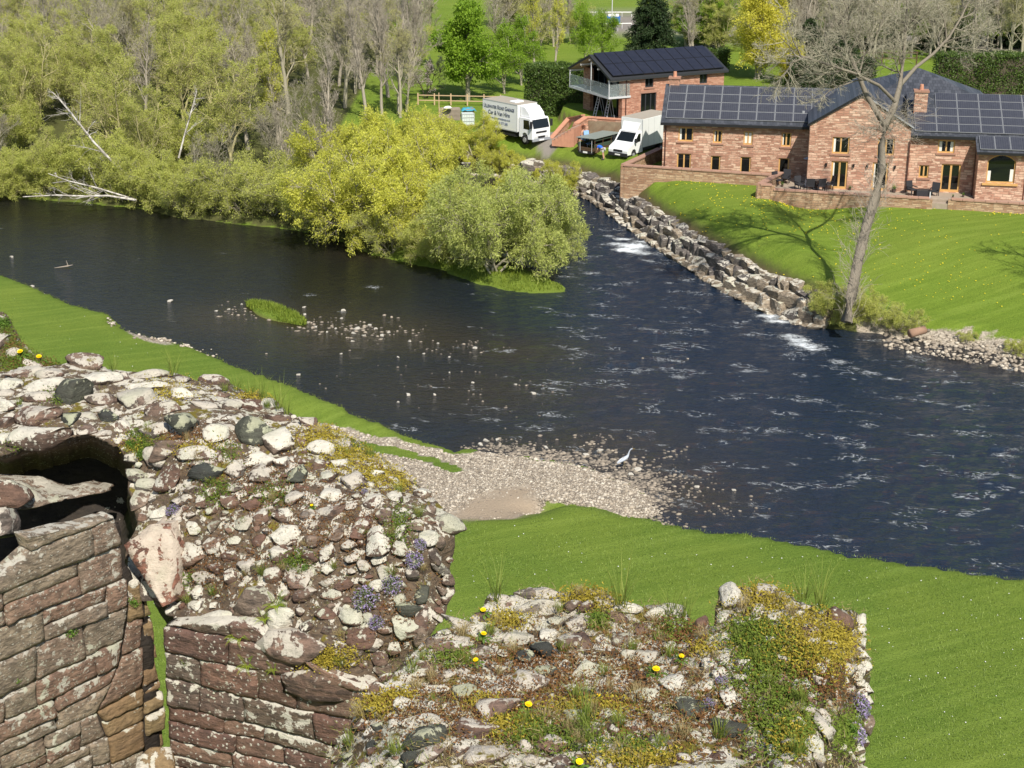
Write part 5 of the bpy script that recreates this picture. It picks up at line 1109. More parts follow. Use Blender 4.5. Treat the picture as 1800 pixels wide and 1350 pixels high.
# gabled cross wing
B = fr(0); m = MB()
Gw = [(1.7,2.95,6.0,7.25),(5.0,6.2,6.0,7.25)]; Gd = [(1.75,2.95,3.35,5.45),(4.75,5.9,3.35,5.45)]
wall_panel(m, 0, 7.3, bz, EVG, Gw + Gd, .18, B)
m.poly([B(0, EVG), B(7.3, EVG), B(3.65, 10.35)]); m.poly([(0, 0, bz), (0, 0, EVG), (0, 8, EVG), (0, 8, bz)]); m.poly([(7.3, 0, bz), (7.3, 0, EVG), (7.3, 6, EVG), (7.3, 6, bz)])
m.build('wall', M_house, HOUSE)
for i, h in enumerate(Gw): window(HOUSE, B, *h, 'oak', 2, curtain=[(0, .14)])
for i, h in enumerate(Gd): window(HOUSE, B, *h, 'oak', 2, door=True, sill=False, curtain=[(-.08, .10)])
m = MB()
m.prism([(-.15, -.14, EVG - .06), (3.65, -.14, 10.5), (3.65, 8.5, 10.5), (-.15, 8.5, EVG - .06)], (0, 0, -.13)); m.prism([(7.45, -.14, EVG - .06), (7.45, 8.5, EVG - .06), (3.65, 8.5, 10.5), (3.65, -.14, 10.5)], (0, 0, -.13))
m.build('roof', M_slate, HOUSE)
m = MB(); m.prism([(3.65, -.20, 10.56), (7.5, -.20, EVG - .03), (7.5, -.20, EVG - .14), (3.65, -.20, 10.43)], (0, .10, 0)); m.build('verge_flashing', M_lead, HOUSE)
m = MB(); m.prism([(3.6, -.20, 10.56), (-.2, -.20, EVG - .03), (-.2, -.20, EVG - .16), (3.6, -.20, 10.43)], (0, .10, 0)); m.build('verge_board', M_blk, HOUSE)
for x in (1.35, 3.35, 4.35, 6.35): MB().tube((x, -.12, 5.0), (x, -.12, 5.28), .05, .09, 6).box(x-.03, x+.03, -.12, 0, 5.1, 5.16).build('wall_lantern', M_blk, HOUSE)
# rear hipped roof
m = MB(); a = [(2.6, 3.6, 8.3), (13.6, 4.6, 9.2), (13.4, 12.5, 9.0), (2.2, 12.5, 9.0)]; ap = (8.2, 8.8, 11.2)
for p, q in zip(a, a[1:] + a[:1]): m.poly([p, q, ap])
m.poly(list(reversed(a))); m.build('roof', M_slate, HOUSE)
# right wing
C_ = fr(-.35); m = MB()
Rw = [(9.35,10.55,6.25,7.2),(8.15,8.85,4.35,5.3)]; Rd = [(9.75,11.15,3.35,5.45)]
wall_panel(m, 7.3, 24, bz, EV, Rw + Rd, .18, C_); m.poly([(24, .35, bz), (24, .35, EV), (24, 5, 9.7), (24, 10, EV), (24, 10, bz)]); m.build('wall', M_house, HOUSE)
for h in Rw: window(HOUSE, C_, *h, 'oak', 2, curtain=[(0, .2), (.8, 1)] if h[2] > 6 else None)
for h in Rd: window(HOUSE, C_, *h, 'oak', 2, door=True, sill=False)
m = MB(); roof(m, 7.1, 24.3, .05, EV - .02, 5.0, 9.85); roof(m, 7.1, 24.3, 10, EV - .02, 5.0, 9.85); RR = m.build('roof', M_slate, HOUSE)
panels(RR, 7.6, .35, EV + .13, 1, 4.95, 2.25, 9, 5, 1.58, 1.02, M_pv, {(0, 3), (0, 4)})
MB().box(7.5, 24.3, -.1, .05, EV - .24, EV - .06).build('gutter', M_blk, HOUSE)
# bay with arched window
D = fr(1.5); m = MB(); bx0, bx1, aw0, aw1, az0, az1 = 12.1, 15.4, 12.75, 14.75, 4.55, 6.15
wall_panel(m, bx0, bx1, bz, 6.9, [(aw0, aw1, az0, az1 + .5)], .25, D)
n_ = 10; arc = [(aw0 + (aw1 - aw0) * k / n_, az1 + .5 * math.sin(math.pi * k / n_) ** .8) for k in range(n_ + 1)]
m.add([D(*p, 0) for p in arc] + [D(aw1, az1 + .5, 0), D(aw0, az1 + .5, 0)], [tuple(range(n_ + 3))])
m.add([D(*p, 0) for p in arc] + [D(*p, .25) for p in arc], [(k, k + 1, n_ + 2 + k, n_ + 1 + k) for k in range(n_)])
m.poly([(bx0, -1.5, bz), (bx0, -1.5, 6.9), (bx0, .35, 7.6), (bx0, .35, bz)]); m.poly([(bx1, -1.5, bz), (bx1, -1.5, 6.9), (bx1, .35, 7.6), (bx1, .35, bz)]); m.build('bay_wall', M_house, HOUSE)
m = MB(); 
for k in range(n_): m.prism([D(arc[k][0], arc[k][1], -.02), D(arc[k+1][0], arc[k+1][1], -.02), D(arc[k+1][0] + (arc[k+1][0] - 13.75) * .12, arc[k+1][1] + .2, -.02), D(arc[k][0] + (arc[k][0] - 13.75) * .12, arc[k][1] + .2, -.02)], (0, .02 - .001, 0))
m.build('arch_stones', M_lint, HOUSE)
m = MB()
for k in range(n_): m.prism([D(arc[k][0], arc[k][1] - .01, .12), D(arc[k+1][0], arc[k+1][1] - .01, .12), D(arc[k+1][0], arc[k+1][1] - .1, .12), D(arc[k][0], arc[k][1] - .1, .12)], (0, .06, 0))
m.box(aw0 + .002, aw0 + .09, -1.38, -1.32, az0 + .09, az1 + .02).box(aw1 - .09, aw1 - .002, -1.38, -1.32, az0 + .09, az1 + .02).box(aw0 + .002, aw1 - .002, -1.40, -1.30, az0 + .002, az0 + .09)
wf = m.build('arched_window', M_oak, HOUSE)
MB().add([D(*p, .2) for p in arc] + [D(aw1, az0, .2), D(aw0, az0, .2)], [tuple(range(n_ + 3))]).build('pane', M_glass, wf)
MB().box(aw0 + .1, aw0 + .32, -1.34, -1.31, az0 + .12, az0 + .85).build('curtain', M_white, wf); MB().box(aw1 - .34, aw1 - .1, -1.34, -1.31, az0 + .12, az0 + 1.0).build('curtain', M_white, wf)
MB().box(aw0 - .25, aw1 + .25, -1.62, -1.38, az0 - .16, az0 - .01).build('sill', M_oak, wf)
m = MB(); m.prism([(bx0 - .2, -1.75, 6.85), (bx1 + .15, -1.75, 6.85), (bx1 + .15, .1, 7.66), (bx0 - .2, .1, 7.66)], (0, 0, -.12)); RB = m.build('bay_roof', M_slate, HOUSE)
panels(RB, bx0 + .02, -1.6, 6.93, 1, 1.85, .81, 3, 1, 1.08, 1.68, M_pv)
MB().box(bx0 - .2, bx1 + .15, -1.9, -1.75, 6.66, 6.82).build('gutter', M_blk, HOUSE)
MB().tube((bx1 + .12, -1.2, bz), (bx1 + .12, -1.2, 6.7), .05, .05, 6).build('downpipe', M_pipe, HOUSE)
MB().box(bx1, 24, -.9, .34, bz, 5.0).build('porch_wall', M_house, HOUSE); MB().prism([(bx1, -1.1, 4.95), (24, -1.1, 4.95), (24, .34, 6.6), (bx1, .34, 6.6)], (0, 0, -.1)).build('porch_roof', M_slate, HOUSE)
# chimneys
for (x0, x1, y0, y1, z0, z1) in ((7.55, 8.5, 2.5, 3.3, 8.3, 10.3), (-11.1, -10.3, 7.7, 8.4, 8.9, 10.0)):
    ch = MB().box(x0, x1, y0, y1, z0, z1).build('chimney', M_house, HOUSE); MB().box(x0 - .08, x1 + .08, y0 - .08, y1 + .08, z1, z1 + .14).build('chimney_cap', M_lint, ch)
    MB().tube(((x0+x1)/2, (y0+y1)/2, z1 + .14), ((x0+x1)/2, (y0+y1)/2, z1 + .55), .16, .13, 10).build('chimney_pot', M_brick, ch)
MB().box(.2, .8, 4.6, 5.0, 7.3, 7.85).build('roof_light', M_lead, HOUSE)

# converted barn on the upper level
b0 = P(1093, 213, 4.3); BA = math.radians(26)
BARN = empty('barn_conversion', (b0.x, b0.y, 0), BA, 'red stone barn with black solar roof and overhanging glass balcony gable', 'house'); BARN['kind'] = 'thing'
BW, BD, BE, BRI = 10.6, 7.2, 8.25, 9.65      # length, depth, eaves, ridge
z0 = 3.0; E_ = fr(0); m = MB()
bw = [(2.3,3.15,7.1,8.1),(8.0,8.8,7.05,8.1),(1.9,3.5,4.75,6.6)]
wall_panel(m, 0, BW, z0, BE, bw, .16, E_); m.poly([(BW, 0, z0), (BW, 0, BE), (BW, BD/2, BRI), (BW, BD, BE), (BW, BD, z0)]); m.poly([(0, BD, z0), (0, BD, BE), (BW, BD, BE), (BW, BD, z0)])
# gable end: stone piers either side of full-height glazing
m.box(0, .35, BD - 1.3, BD, z0, BE - .1); m.build('wall', M_barn, BARN)
for i, h in enumerate(bw): window(BARN, E_, *h, 'a', 2 if i < 2 else 3, lintel=True, sill=True)
gl = lambda s, z, i=0.0: Vector((.9 + i, BD - s, z))
m = MB(); m.poly([gl(BD - .02 - 7.1, z0), gl(BD - .05, z0), gl(BD - .05, BE), gl(BD / 2, BRI - .2), gl(.1, BE)]); m.build('gable_glazing', M_glass, BARN)
m = MB()
for s in (1.3, 2.4, 3.6, 4.8, 6.0, 7.1): m.box(.82, .9, BD - s - .05, BD - s + .05, z0, BE + (BRI - BE) * (1 - abs(s - BD / 2) / (BD / 2)) - .15)
m.box(.80, .92, .05, BD - .1, 6.45, 6.62).box(.82, .9, .05, BD - .1, BE - .1, BE); m.build('glazing_bars', M_anth, BARN)
m = MB(); ov = -1.45
m.prism([(ov, -.35, BE - .12), (BW + .25, -.35, BE - .12), (BW + .25, BD / 2, BRI + .12), (ov, BD / 2, BRI + .12)], (0, 0, -.2)); m.prism([(ov, BD + .35, BE - .12), (BW + .25, BD + .35, BE - .12), (BW + .25, BD / 2, BRI + .12), (ov, BD / 2, BRI + .12)], (0, 0, -.2))
RBn = m.build('roof', M_anth, BARN)
panels(RBn, ov + .35, -.15, BE + .02, 1, 3.95, 1.64, 11, 2, 1.05, 2.0, M_pvb)
M_soff = flat('timber_soffit', (0.50, 0.36, 0.22), .8, .2)
m = MB(); m.prism([(ov + .05, -.2, BE - .26), (.8, -.2, BE - .26), (.8, BD / 2, BRI - .12), (ov + .05, BD / 2, BRI - .12)], (0, 0, -.03)); m.prism([(ov + .05, BD + .2, BE - .26), (.8, BD + .2, BE - .26), (.8, BD / 2, BRI - .12), (ov + .05, BD / 2, BRI - .12)], (0, 0, -.03)); m.build('soffit', M_soff, BARN)
m = MB(); 
for y in (.0, BD * .28, BD / 2, BD * .72, BD): z = BE - .2 + (BRI - BE) * (1 - abs(y - BD / 2) / (BD / 2)); m.box(ov + .02, .8, y - .06, y + .06, z - .22, z - .08)
m.build('roof_beam', M_white, BARN)
m = MB(); m.box(ov, .8, -.1, BD + .1, 6.35, 6.52); m.build('balcony_deck', M_post, BARN)
for y in (-.05, BD * .45, BD + .05): MB().tube((ov + .06, y, 6.5), (ov + .06, y, BE + (BRI - BE) * (1 - abs(y - BD / 2) / (BD / 2)) - .3), .05, .05, 6).build('balcony_post', M_post, BARN)
for k in range(5): y = .05 + k * 1.42; MB().box(ov + .02, ov + .05, y, y + 1.36, 6.55, 7.6).build('glass_panel', M_clear, BARN)
MB().box(ov + .1, .7, -.08, -.05, 6.55, 7.6).build('glass_panel', M_clear, BARN)
MB().tube((.35, -.05, z0), (.35, -.05, BE - .2), .05, .05, 6).build('downpipe', M_pipe, BARN)
MB().box(-.02, .33, 0.001, .6, z0, BE - .4).build('corner_pier', M_barn, BARN)
# ladders leaning in the open ground floor
def ladder(x, y, h, lean, lab):
    o = empty('stepladder', BARN.matrix_basis @ Vector((x, y, 4.3)) if False else (Matrix.Rotation(BA, 4, 'Z') @ Vector((x, y, 0))) + Vector((b0.x, b0.y, 4.3)), BA, lab, 'ladder')
    m = MB(); m.tube((0, 0, 0), (lean, 0, h), .04, .04, 5).tube((0, .45, 0), (lean, .45, h), .04, .04, 5)
    for k in range(1, 8): m.tube((lean * k / 8, 0, h * k / 8), (lean * k / 8, .45, h * k / 8), .025, .025, 5)
    m.build('ladder_frame', M_post, o); MB().tube((lean * 2, 0, 0), (lean, 0, h), .025, .025, 5).tube((lean * 2, .45, 0), (lean, .45, h), .025, .025, 5).build('brace', M_post, o)
ladder(-.7, 1.5, 2.0, .4, 'aluminium stepladder under the barn balcony, the nearer one'); ladder(-1.0, 3.0, 2.0, .5, 'aluminium stepladder under the barn balcony, further in')

# retaining walls with steps of the upper terrace
def wall_run(name, pts, z0, h, w, mat, lab, cop=True, cmat=None, cw=.06, base=None):
    """pts world (x,y); coping stones are pieces"""
    root = empty(name, (*pts[0], 0), 0, lab, 'wall'); root['kind'] = 'thing'; O_ = Vector((*pts[0], 0)); m = MB()
    for i, (a, b) in enumerate(zip(pts, pts[1:])):
        a = Vector((*a, 0)) - O_; b = Vector((*b, 0)) - O_; d = (b - a).normalized(); n_ = Vector((-d.y, d.x, 0)) * w / 2
        zb0, zb1 = (z0[i], z0[i+1]) if isinstance(z0, (list, tuple)) else (z0, z0); zt0, zt1 = (h[i], h[i+1])
        a2 = a - d * (w/2 - .003 * (i + 1)); b2 = b + d * (w/2 - .003 * (i + 1))
        v = [a2 - n_, b2 - n_, b2 + n_, a2 + n_]
        m.add([p + Vector((0, 0, z)) for p, z in zip(v, (zb0, zb1, zb1, zb0))] + [p + Vector((0, 0, z)) for p, z in zip(v, (zt0, zt1, zt1, zt0))], [(0,3,2,1),(4,5,6,7),(0,1,5,4),(1,2,6,5),(2,3,7,6),(3,0,4,7)])
        if cop:
            L = (b - a).length; k = max(1, int(L / .75)); n2 = n_ * (1 + cw / (w / 2))
            for j in range(k):
                p = a + d * (L * j / k + .012); q = a + d * (L * (j + 1) / k - .012); z1 = zt0 + (zt1 - zt0) * j / k + .002; z2 = zt0 + (zt1 - zt0) * (j + 1) / k + .002; dz = random.uniform(-.006, .006)
                c = MB(); c.add([p - n2 + Vector((0,0,z1+dz)), q - n2 + Vector((0,0,z2+dz)), q + n2 + Vector((0,0,z2+dz)), p + n2 + Vector((0,0,z1+dz)), p - n2 + Vector((0,0,z1+.1)), q - n2 + Vector((0,0,z2+.1)), q + n2 + Vector((0,0,z2+.1)), p + n2 + Vector((0,0,z1+.1))], [(0,3,2,1),(4,5,6,7),(0,1,5,4),(1,2,6,5),(2,3,7,6),(3,0,4,7)])
                c.build('coping_stone', cmat or M_coping, root)
    m.build('masonry', mat, root); return root
p = lambda x, y, z: tuple(P(x, y, z)[:2])
M_pink = masonry('fresh_pink_sandstone', (0.38,0.17,0.11), (0.50,0.27,0.18), (0.66,0.42,0.31), .12, .4)
wall_run('terrace_retaining_wall', [p(1012, 241, 3.0), p(1030, 236, 3.0), p(1100, 240, 3.0), p(1165, 243, 3.0)], 1.3, [4.15, 4.5, 4.45, 4.4], .4, M_pink, 'curving fresh pink stone retaining wall in front of the barn', True, M_brick)
wall_run('stair_side_wall', [p(968, 243, 3.0), p(1000, 214, 3.6), p(1025, 209, 4.3)], 1.5, [2.9, 3.9, 4.6], .3, M_pink, 'sloping pink stone wall on the left of the garden steps', True, M_brick)
wall_run('stair_side_wall', [p(985, 250, 3.0), p(1008, 229, 3.6), p(1030, 222, 4.3)], 1.5, [2.6, 3.5, 4.4], .3, M_pink, 'sloping pink stone wall on the right of the garden steps', True, M_brick)
st = empty('garden_steps', P(977, 247, 3.0), 0, 'short flight of brick steps up to the barn terrace', 'steps'); st['kind'] = 'thing'
sa = P(977, 247, 3.0); sb_ = P(1016, 226, 4.2); dv = (sb_ - sa); dh = Vector((dv.x, dv.y, 0)); dn = dh.normalized(); sn_ = Vector((dn.y, -dn.x, 0)) * .95
for k in range(7):
    q = dh * (k / 7); z1 = .19 * (k + 1); MB().prism([q - sn_ + Vector((0,0,-.3)), q + sn_ + Vector((0,0,-.3)), q + sn_ + Vector((0,0,z1)), q - sn_ + Vector((0,0,z1))], dh / 7 * .97 + Vector((0,0,0))).build('step', M_brick, st)
    MB().prism([q - sn_ - dn*.04 + Vector((0,0,z1+.002)), q + sn_ - dn*.04 + Vector((0,0,z1+.002)), q + sn_ - dn*.04 + Vector((0,0,z1+.05)), q - sn_ - dn*.04 + Vector((0,0,z1+.05))], dh / 7 * 1.0).build('tread', M_coping, st)
# garden walls and patio
gwz = 3.95
ga = P(1097, 289, gwz); gb = P(1357, 306, gwz); gc = P(1160, 262, gwz)
wall_run('garden_wall', [gc.xy[:], ga.xy[:], gb.xy[:]], 0.9, [gwz, gwz - .08, gwz - .1], .42, M_gwall, 'low red stone garden wall enclosing the left wing of the house')
ta = P(1336, 325, 4.0); tb = P(1372, 304, 4.0)
wall_run('patio_corner_wall', [tb.xy[:], ta.xy[:], P(1357, 330, 3.8).xy[:]], 1.2, [4.0, 4.0, 3.95], .42, M_gwall, 'stepped stone wall return at the left corner of the patio')
tc0 = P(1360, 334, 3.65); tc1 = P(1634, 351, 3.55); tc2 = P(1672, 352, 3.55); tc3 = P(1812, 361, 3.5)
wall_run('patio_wall', [tc0.xy[:], tc1.xy[:]], 1.2, [3.65, 3.6], .42, M_gwall, 'low stone patio wall with red coping left of the garden gate')
wall_run('patio_wall', [tc2.xy[:], tc3.xy[:], P(1950, 372, 3.5).xy[:]], 1.2, [3.6, 3.55, 3.5], .42, M_gwall, 'low stone patio wall with red coping right of the garden gate')
PATIO = link('patio', MB().prism([(*tc0.xy, 3.30), (*tc1.xy, 3.30), (*tc3.xy, 3.30), (45, 116, 3.30), (22.5, 118, 3.30), (*tb.xy, 3.30), (*ta.xy, 3.30)], (0, 0, -1.2)).mesh('patio', M_flag)); PATIO['kind'] = 'structure'
gt = P(1652, 366, 2.9); gate = empty('garden_gate', gt, math.radians(-14), 'flat buff stone slab step with a gate post in the gap of the patio wall', 'gate')
MB().box(-.72, .72, -.1, .9, -.2, .32).build('stone_step', M_flag, gate, bevel=.03); MB().box(-.70, .70, .25, 1.25, .32, .62).build('stone_step', M_flag, gate, bevel=.03); MB().box(-.8, -.72, .0, .08, -.2, 1.15).build('gate_post', M_post, gate)
# patio furniture
M_rat = flat('black_rattan', (0.03, 0.03, 0.034), .7, .3, 0, .4, 30)
def chair_():
    o = empty('rattan_chair'); 
    for sx in (-1, 1):
        for sy in (-1, 1): MB().box(sx*.24-.025, sx*.24+.025, sy*.24-.025, sy*.24+.025, 0, .38).build('leg', M_rat, o)
    MB().box(-.29, .29, -.29, .29, .38, .48).build('seat', M_rat, o, bevel=.02); MB().prism([(-.29, .24, .48), (.29, .24, .48), (.29, .34, 1.02), (-.29, .34, 1.02)], (0, .05, 0)).build('backrest', M_rat, o)
    for sx in (-1, 1): MB().box(sx*.27-.03, sx*.27+.03, -.27, .23, .60, .66).build('armrest', M_rat, o)
    return o
ch0 = chair_(); fst = [1]
def chair_at(px, py, rz, lab, grp='black rattan chairs on the patio'):
    o = ch0 if fst[0] else copy_tree(ch0); fst[0] = 0; q = P(px, py, 3.32); o.location = q; o.rotation_euler = (0, 0, rz); tag(o, lab, 'chair', grp)
for a in [(1405,334,.4,'black rattan chair at the left end of the round patio table'),(1424,336,3.0,'black rattan chair in front of the round patio table, left one'),(1442,336,3.3,'black rattan chair in front of the round patio table, right one'),(1456,333,-1.3,'black rattan chair at the right end of the round patio table'),(1432,327,0,'black rattan chair behind the round patio table'),
          (1602,343,.5,'black rattan armchair left of the low sofa beside the downpipe'),(1642,346,-.5,'black rattan armchair between the sofa and the glazed door'),(1366,326,.6,'black rattan chair in the patio corner by the stone pier'),(1381,322,-.4,'black rattan chair beside the shaded house wall')]: chair_at(*a)
q = P(1432, 331, 3.32); tb_ = empty('patio_table', q, 0, 'round dark glass patio table in front of the gable', 'table'); MB().tube((0,0,.70), (0,0,.74), .75, .75, 20).build('table_top', M_anth, tb_); MB().tube((0,0,0), (0,0,.7), .06, .06, 8).tube((0,0,0), (0,0,.04), .35, .3, 12).build('pedestal', M_rat, tb_)
q = P(1622, 344, 3.32); sf = empty('rattan_sofa', q, .1, 'low black rattan sofa table between the two armchairs', 'sofa'); MB().box(-.6, .6, -.35, .35, .0, .40).build('base', M_rat, sf, bevel=.02); MB().box(-.56, .56, -.31, .31, .40, .47).build('cushion', M_anth, sf, bevel=.02)
q = P(1419, 327, 3.32); ht_ = empty('patio_heater', q, 0, 'tall patio heater with a round metal hood by the shaded corner', 'patio heater'); MB().tube((0,0,0), (0,0,.5), .22, .18, 10).build('base', M_post, ht_); MB().tube((0,0,.5), (0,0,2.1), .035, .035, 8).build('pole', M_post, ht_); MB().tube((0,0,2.1), (0,0,2.22), .42, .12, 16).build('hood', M_alu, ht_); MB().tube((0,0,1.85), (0,0,2.1), .10, .12, 10).build('burner', M_anth, ht_)
M_pot = flat('plant_pot', (0.10, 0.07, 0.06), .8, .2)
for (px, py, s, lab) in [(1494,334,.5,'potted plant left of the right-hand glazed door of the gable'),(1571,338,.85,'spiky palm-like potted plant at the right of the gable'),(1675,347,.35,'tiny clipped plant on the wall beside the gate'),(1738,350,.35,'small pot plant under the arched bay window'),(1375,328,.5,'green plant among the chairs in the patio corner'),(1693,346,.45,'potted plant beside the glazed door of the right wing')]:
    q = P(px, py, 3.32); o = empty('potted_plant', q, 0, lab, 'potted plant', 'potted plants on the patio'); MB().tube((0,0,0), (0,0,.3 * s), .15 * s, .2 * s, 10).build('pot', M_pot, o)
    V, F, tn = blades(60, .9 * s, .35 * s, .035 * s, int(px), up=.9, droop=.7); V[:, 2] += .25 * s; link('leaves', npmesh('leaves', V, F, M_dleaf, False, {'tint': tn}), o)
# ------------------------------------------------------------------ vehicles, people, yard clutter
M_wp = NT('white_coachwork', .35, .5); M_wp.col(M_wp.mix(M_wp.noise(1.3, 4), (0.70,0.72,0.70), (0.82,0.83,0.81))); M_wp = M_wp.m
M_wp2 = flat('white_van_paint', (0.84,0.85,0.85), .3, .5, 0, .03); M_roofg = flat('grimy_translucent_roof', (0.36,0.32,0.26), .8, .2, 0, .15); M_tyre = flat('tyre_rubber', (0.02,.02,.02), .85, .2); M_rim = flat('steel_rim', (0.35,.35,.36), .5, .5, .3)
M_bump = flat('grey_plastic', (0.30,.32,.35), .5, .3); M_blkp = flat('black_plastic', (0.025,.025,.028), .6, .3); M_lamp = flat('headlamp_glass', (0.6,.62,.62), .12, .6); M_plate = flat('number_plate', (0.85,.85,.82), .5, .3); M_ink = flat('sign_lettering', (0.06,.08,.13), .6, .2); M_inkb = flat('faded_lettering', (0.20,.24,.33), .6, .2)
M_seam = flat('panel_seam', (0.42,.44,.43), .5, .3)
def wheel(par, x, y, r, w=.24, dual=False):
    m = MB(); s = 1 if y > 0 else -1; m.tube((x, y - w/2, r), (x, y + w/2, r), r, r, 20); o = m.build('wheel', M_tyre, par, True)
    MB().tube((x, y + s*(w/2-.02), r), (x, y + s*(w/2+.02), r), r*.58, r*.5, 16).build('rim', M_rim, o)
    return o
def side_prism(prof, y0, y1):  # profile in x,z
    m = MB(); m.prism([(x, y0, z) for x, z in prof], (0, y1 - y0, 0)); return m
def lettering(body, x, z, size, mat, par, name, y, caps=False, width=None):
    cu = bpy.data.curves.new(name, 'FONT'); cu.body = body; cu.size = size; cu.extrude = 0.004
    if caps:
        cu.small_caps_scale = .78
        for i, c in enumerate(body): cu.body_format[i].use_small_caps = True
    cu.offset = 0.004
    to = bpy.data.objects.new(name, cu); me = bpy.data.meshes.new_from_object(to); bpy.data.objects.remove(to); me.materials.clear(); me.materials.append(mat)
    xs_ = [v.co.x for v in me.vertices]; 
    if width: k = width / (max(xs_) - min(xs_)); 
    else: k = 1
    o = link(name, me, par); o.location = (x, y, z); o.rotation_euler = (math.radians(90), 0, 0); o.scale = (k, 1, 1); return o
# 7.5-tonne box lorry
tp = G(951, 257, 2.5); zt = gz(tp.x, tp.y)
TR = empty('box_lorry', (tp.x, tp.y, zt), math.atan2(-.75, .66), 'white box lorry with hire lettering on its side parked at the edge of the wood', 'lorry')
side_prism([(0,.55),(.02,1.45),(-.22,2.28),(-.35,2.36),(-1.72,2.36),(-1.72,.62),(-1.35,.62),(-1.30,.9),(-1.05,1.06),(-.75,1.0),(-.58,.75),(-.55,.5)], -1.06, 1.06).build('cab', M_wp2, TR, bevel=.03)
BXw = 1.16
MB().box(-6.5, -1.85, -BXw, BXw, 1.0, 3.35).build('box_body', M_wp, TR, bevel=.015)
MB().box(-6.5, -1.85, -BXw + .03, BXw - .03, 3.352, 3.375).build('box_roof', M_roofg, TR)
m = MB()
for a in (-BXw - .012, BXw - .012): m.box(-6.52, -1.83, a, a + .024, 3.30, 3.38).box(-6.52, -1.83, a, a + .024, .97, 1.06)
for x in (-6.52, -1.87):
    for a in (-BXw - .014, BXw - .014): m.box(x, x + .05, a, a + .028, 1.07, 3.29)
m.build('corner_trim', M_seam, TR)
side_prism([(-.45,2.38),(-.62,2.75),(-1.15,3.22),(-1.78,3.32),(-1.78,2.38)], -.86, .86).build('wind_deflector', M_wp2, TR, bevel=.05)
MB().prism([(.035, -.93, 1.50), (.035, .93, 1.50), (-.185, .90, 2.24), (-.185, -.90, 2.24)], (.012, 0, .004)).build('windscreen', M_glass, TR)
for s in (-1, 1):
    d = MB(); y = s * 1.062; d.prism([(-.32, y, 1.38), (-1.12, y, 1.38), (-1.12, y, 2.18), (-.42, y, 2.18)], (0, s * .006, 0)); d.build('side_window', M_glass, TR)
    MB().box(-.05, .08, s*1.09 if s > 0 else -1.30, 1.30 if s > 0 else -1.09, 1.55, 2.15).tube((-.1, s*1.05, 2.2), (0, s*1.2, 2.15), .02, .02, 5).build('mirror', M_blkp, TR)
    MB().box(.02, .07, s*.62-.2, s*.62+.2, .62, .80).build('headlight', M_lamp, TR); MB().box(-1.55, -1.35, s*1.0-.02, s*1.0+.02, .35, .62).build('mudguard', M_blkp, TR)
    wheel(TR, -.98, s*.95, .42); wheel(TR, -5.2, s*.92, .42, .42)
MB().box(-.02, .09, -1.05, 1.05, .36, .60).build('bumper', M_bump, TR, bevel=.03); MB().box(.022, .05, -.62, .62, 1.08, 1.22).box(.022, .06, -.55, .55, .63, .80).build('grille', M_blkp, TR); MB().box(.09, .10, -.28, .28, .40, .52).build('number_plate', M_plate, TR)
MB().box(-6.8, -1.5, -.45, -.32, .62, .86).box(-6.8, -1.5, .32, .45, .62, .86).box(-4.9, -2.2, -1.08, -.7, .52, .88).box(-4.9, -2.2, .7, 1.08, .52, .88).box(-6.9, -6.75, -1.1, 1.1, .5, .95).build('chassis', M_blkp, TR)
MB().box(-3.4, -2.6, -.7, .3, 3.376, 3.52).build('roof_pod', M_wp2, TR, bevel=.05)
yy = -BXw - .022
lettering('Ullswater Road Garage', -6.35, 2.68, .50, M_ink, TR, 'sign_name', yy, True, 4.1)
lettering('Car & Van Hire', -5.75, 2.14, .52, M_ink, TR, 'sign_service', yy, False, 2.9)
lettering('www.ullswaterroadgarage.co.uk', -5.5, 1.80, .24, M_inkb, TR, 'sign_web', yy, False, 2.75)
lettering('Tel: 01768 377 505', -5.4, 1.38, .32, M_inkb, TR, 'sign_phone', yy, False, 2.3)
# luton van
vp = G(1086, 283, 2.5); zv = gz(vp.x, vp.y)
VN = empty('luton_van', (vp.x, vp.y, zv), math.atan2(-.77, -.63), 'white luton van with plain box body parked beside the left end of the house', 'van')
side_prism([(.0,.42),(.03,.78),(-.06,1.02),(-.85,1.36),(-1.50,2.10),(-1.62,2.18),(-2.2,2.20),(-2.2,.42),(-1.28,.42),(-1.22,.66),(-1.02,.82),(-.76,.80),(-.58,.62),(-.54,.40)], -.98, .98).build('cab', M_wp2, VN, bevel=.04)
MB().box(-6.3, -1.95, -1.08, 1.08, .82, 3.20).build('box_body', M_wp, VN, bevel=.02); MB().box(-6.25, -1.98, -1.05, 1.05, 3.202, 3.225).build('box_roof', M_roofg, VN)
MB().prism([(-1.5,-.80,2.16),(-1.5,.80,2.16),(-1.96,.86,2.9),(-1.96,-.86,2.9)], (-.03,0,-.01)).build('wind_deflector', M_wp, VN)
MB().prism([(-.885,-.84,1.41),(-.885,.84,1.41),(-1.475,.76,2.08),(-1.475,-.76,2.08)], (.010,0,.012)).build('windscreen', M_glass, VN)
for x in (-6.31, -1.96):
    for a in (-1.092, 1.068): MB().box(x, x + .04, a, a + .024, .85, 3.18).build('corner_trim', M_seam, VN)
for k in range(1, 5):
    x = -1.96 - .87 * k; MB().box(x, x + .02, 1.081, 1.087, .87, 3.16).build('panel_seam', M_seam, VN)
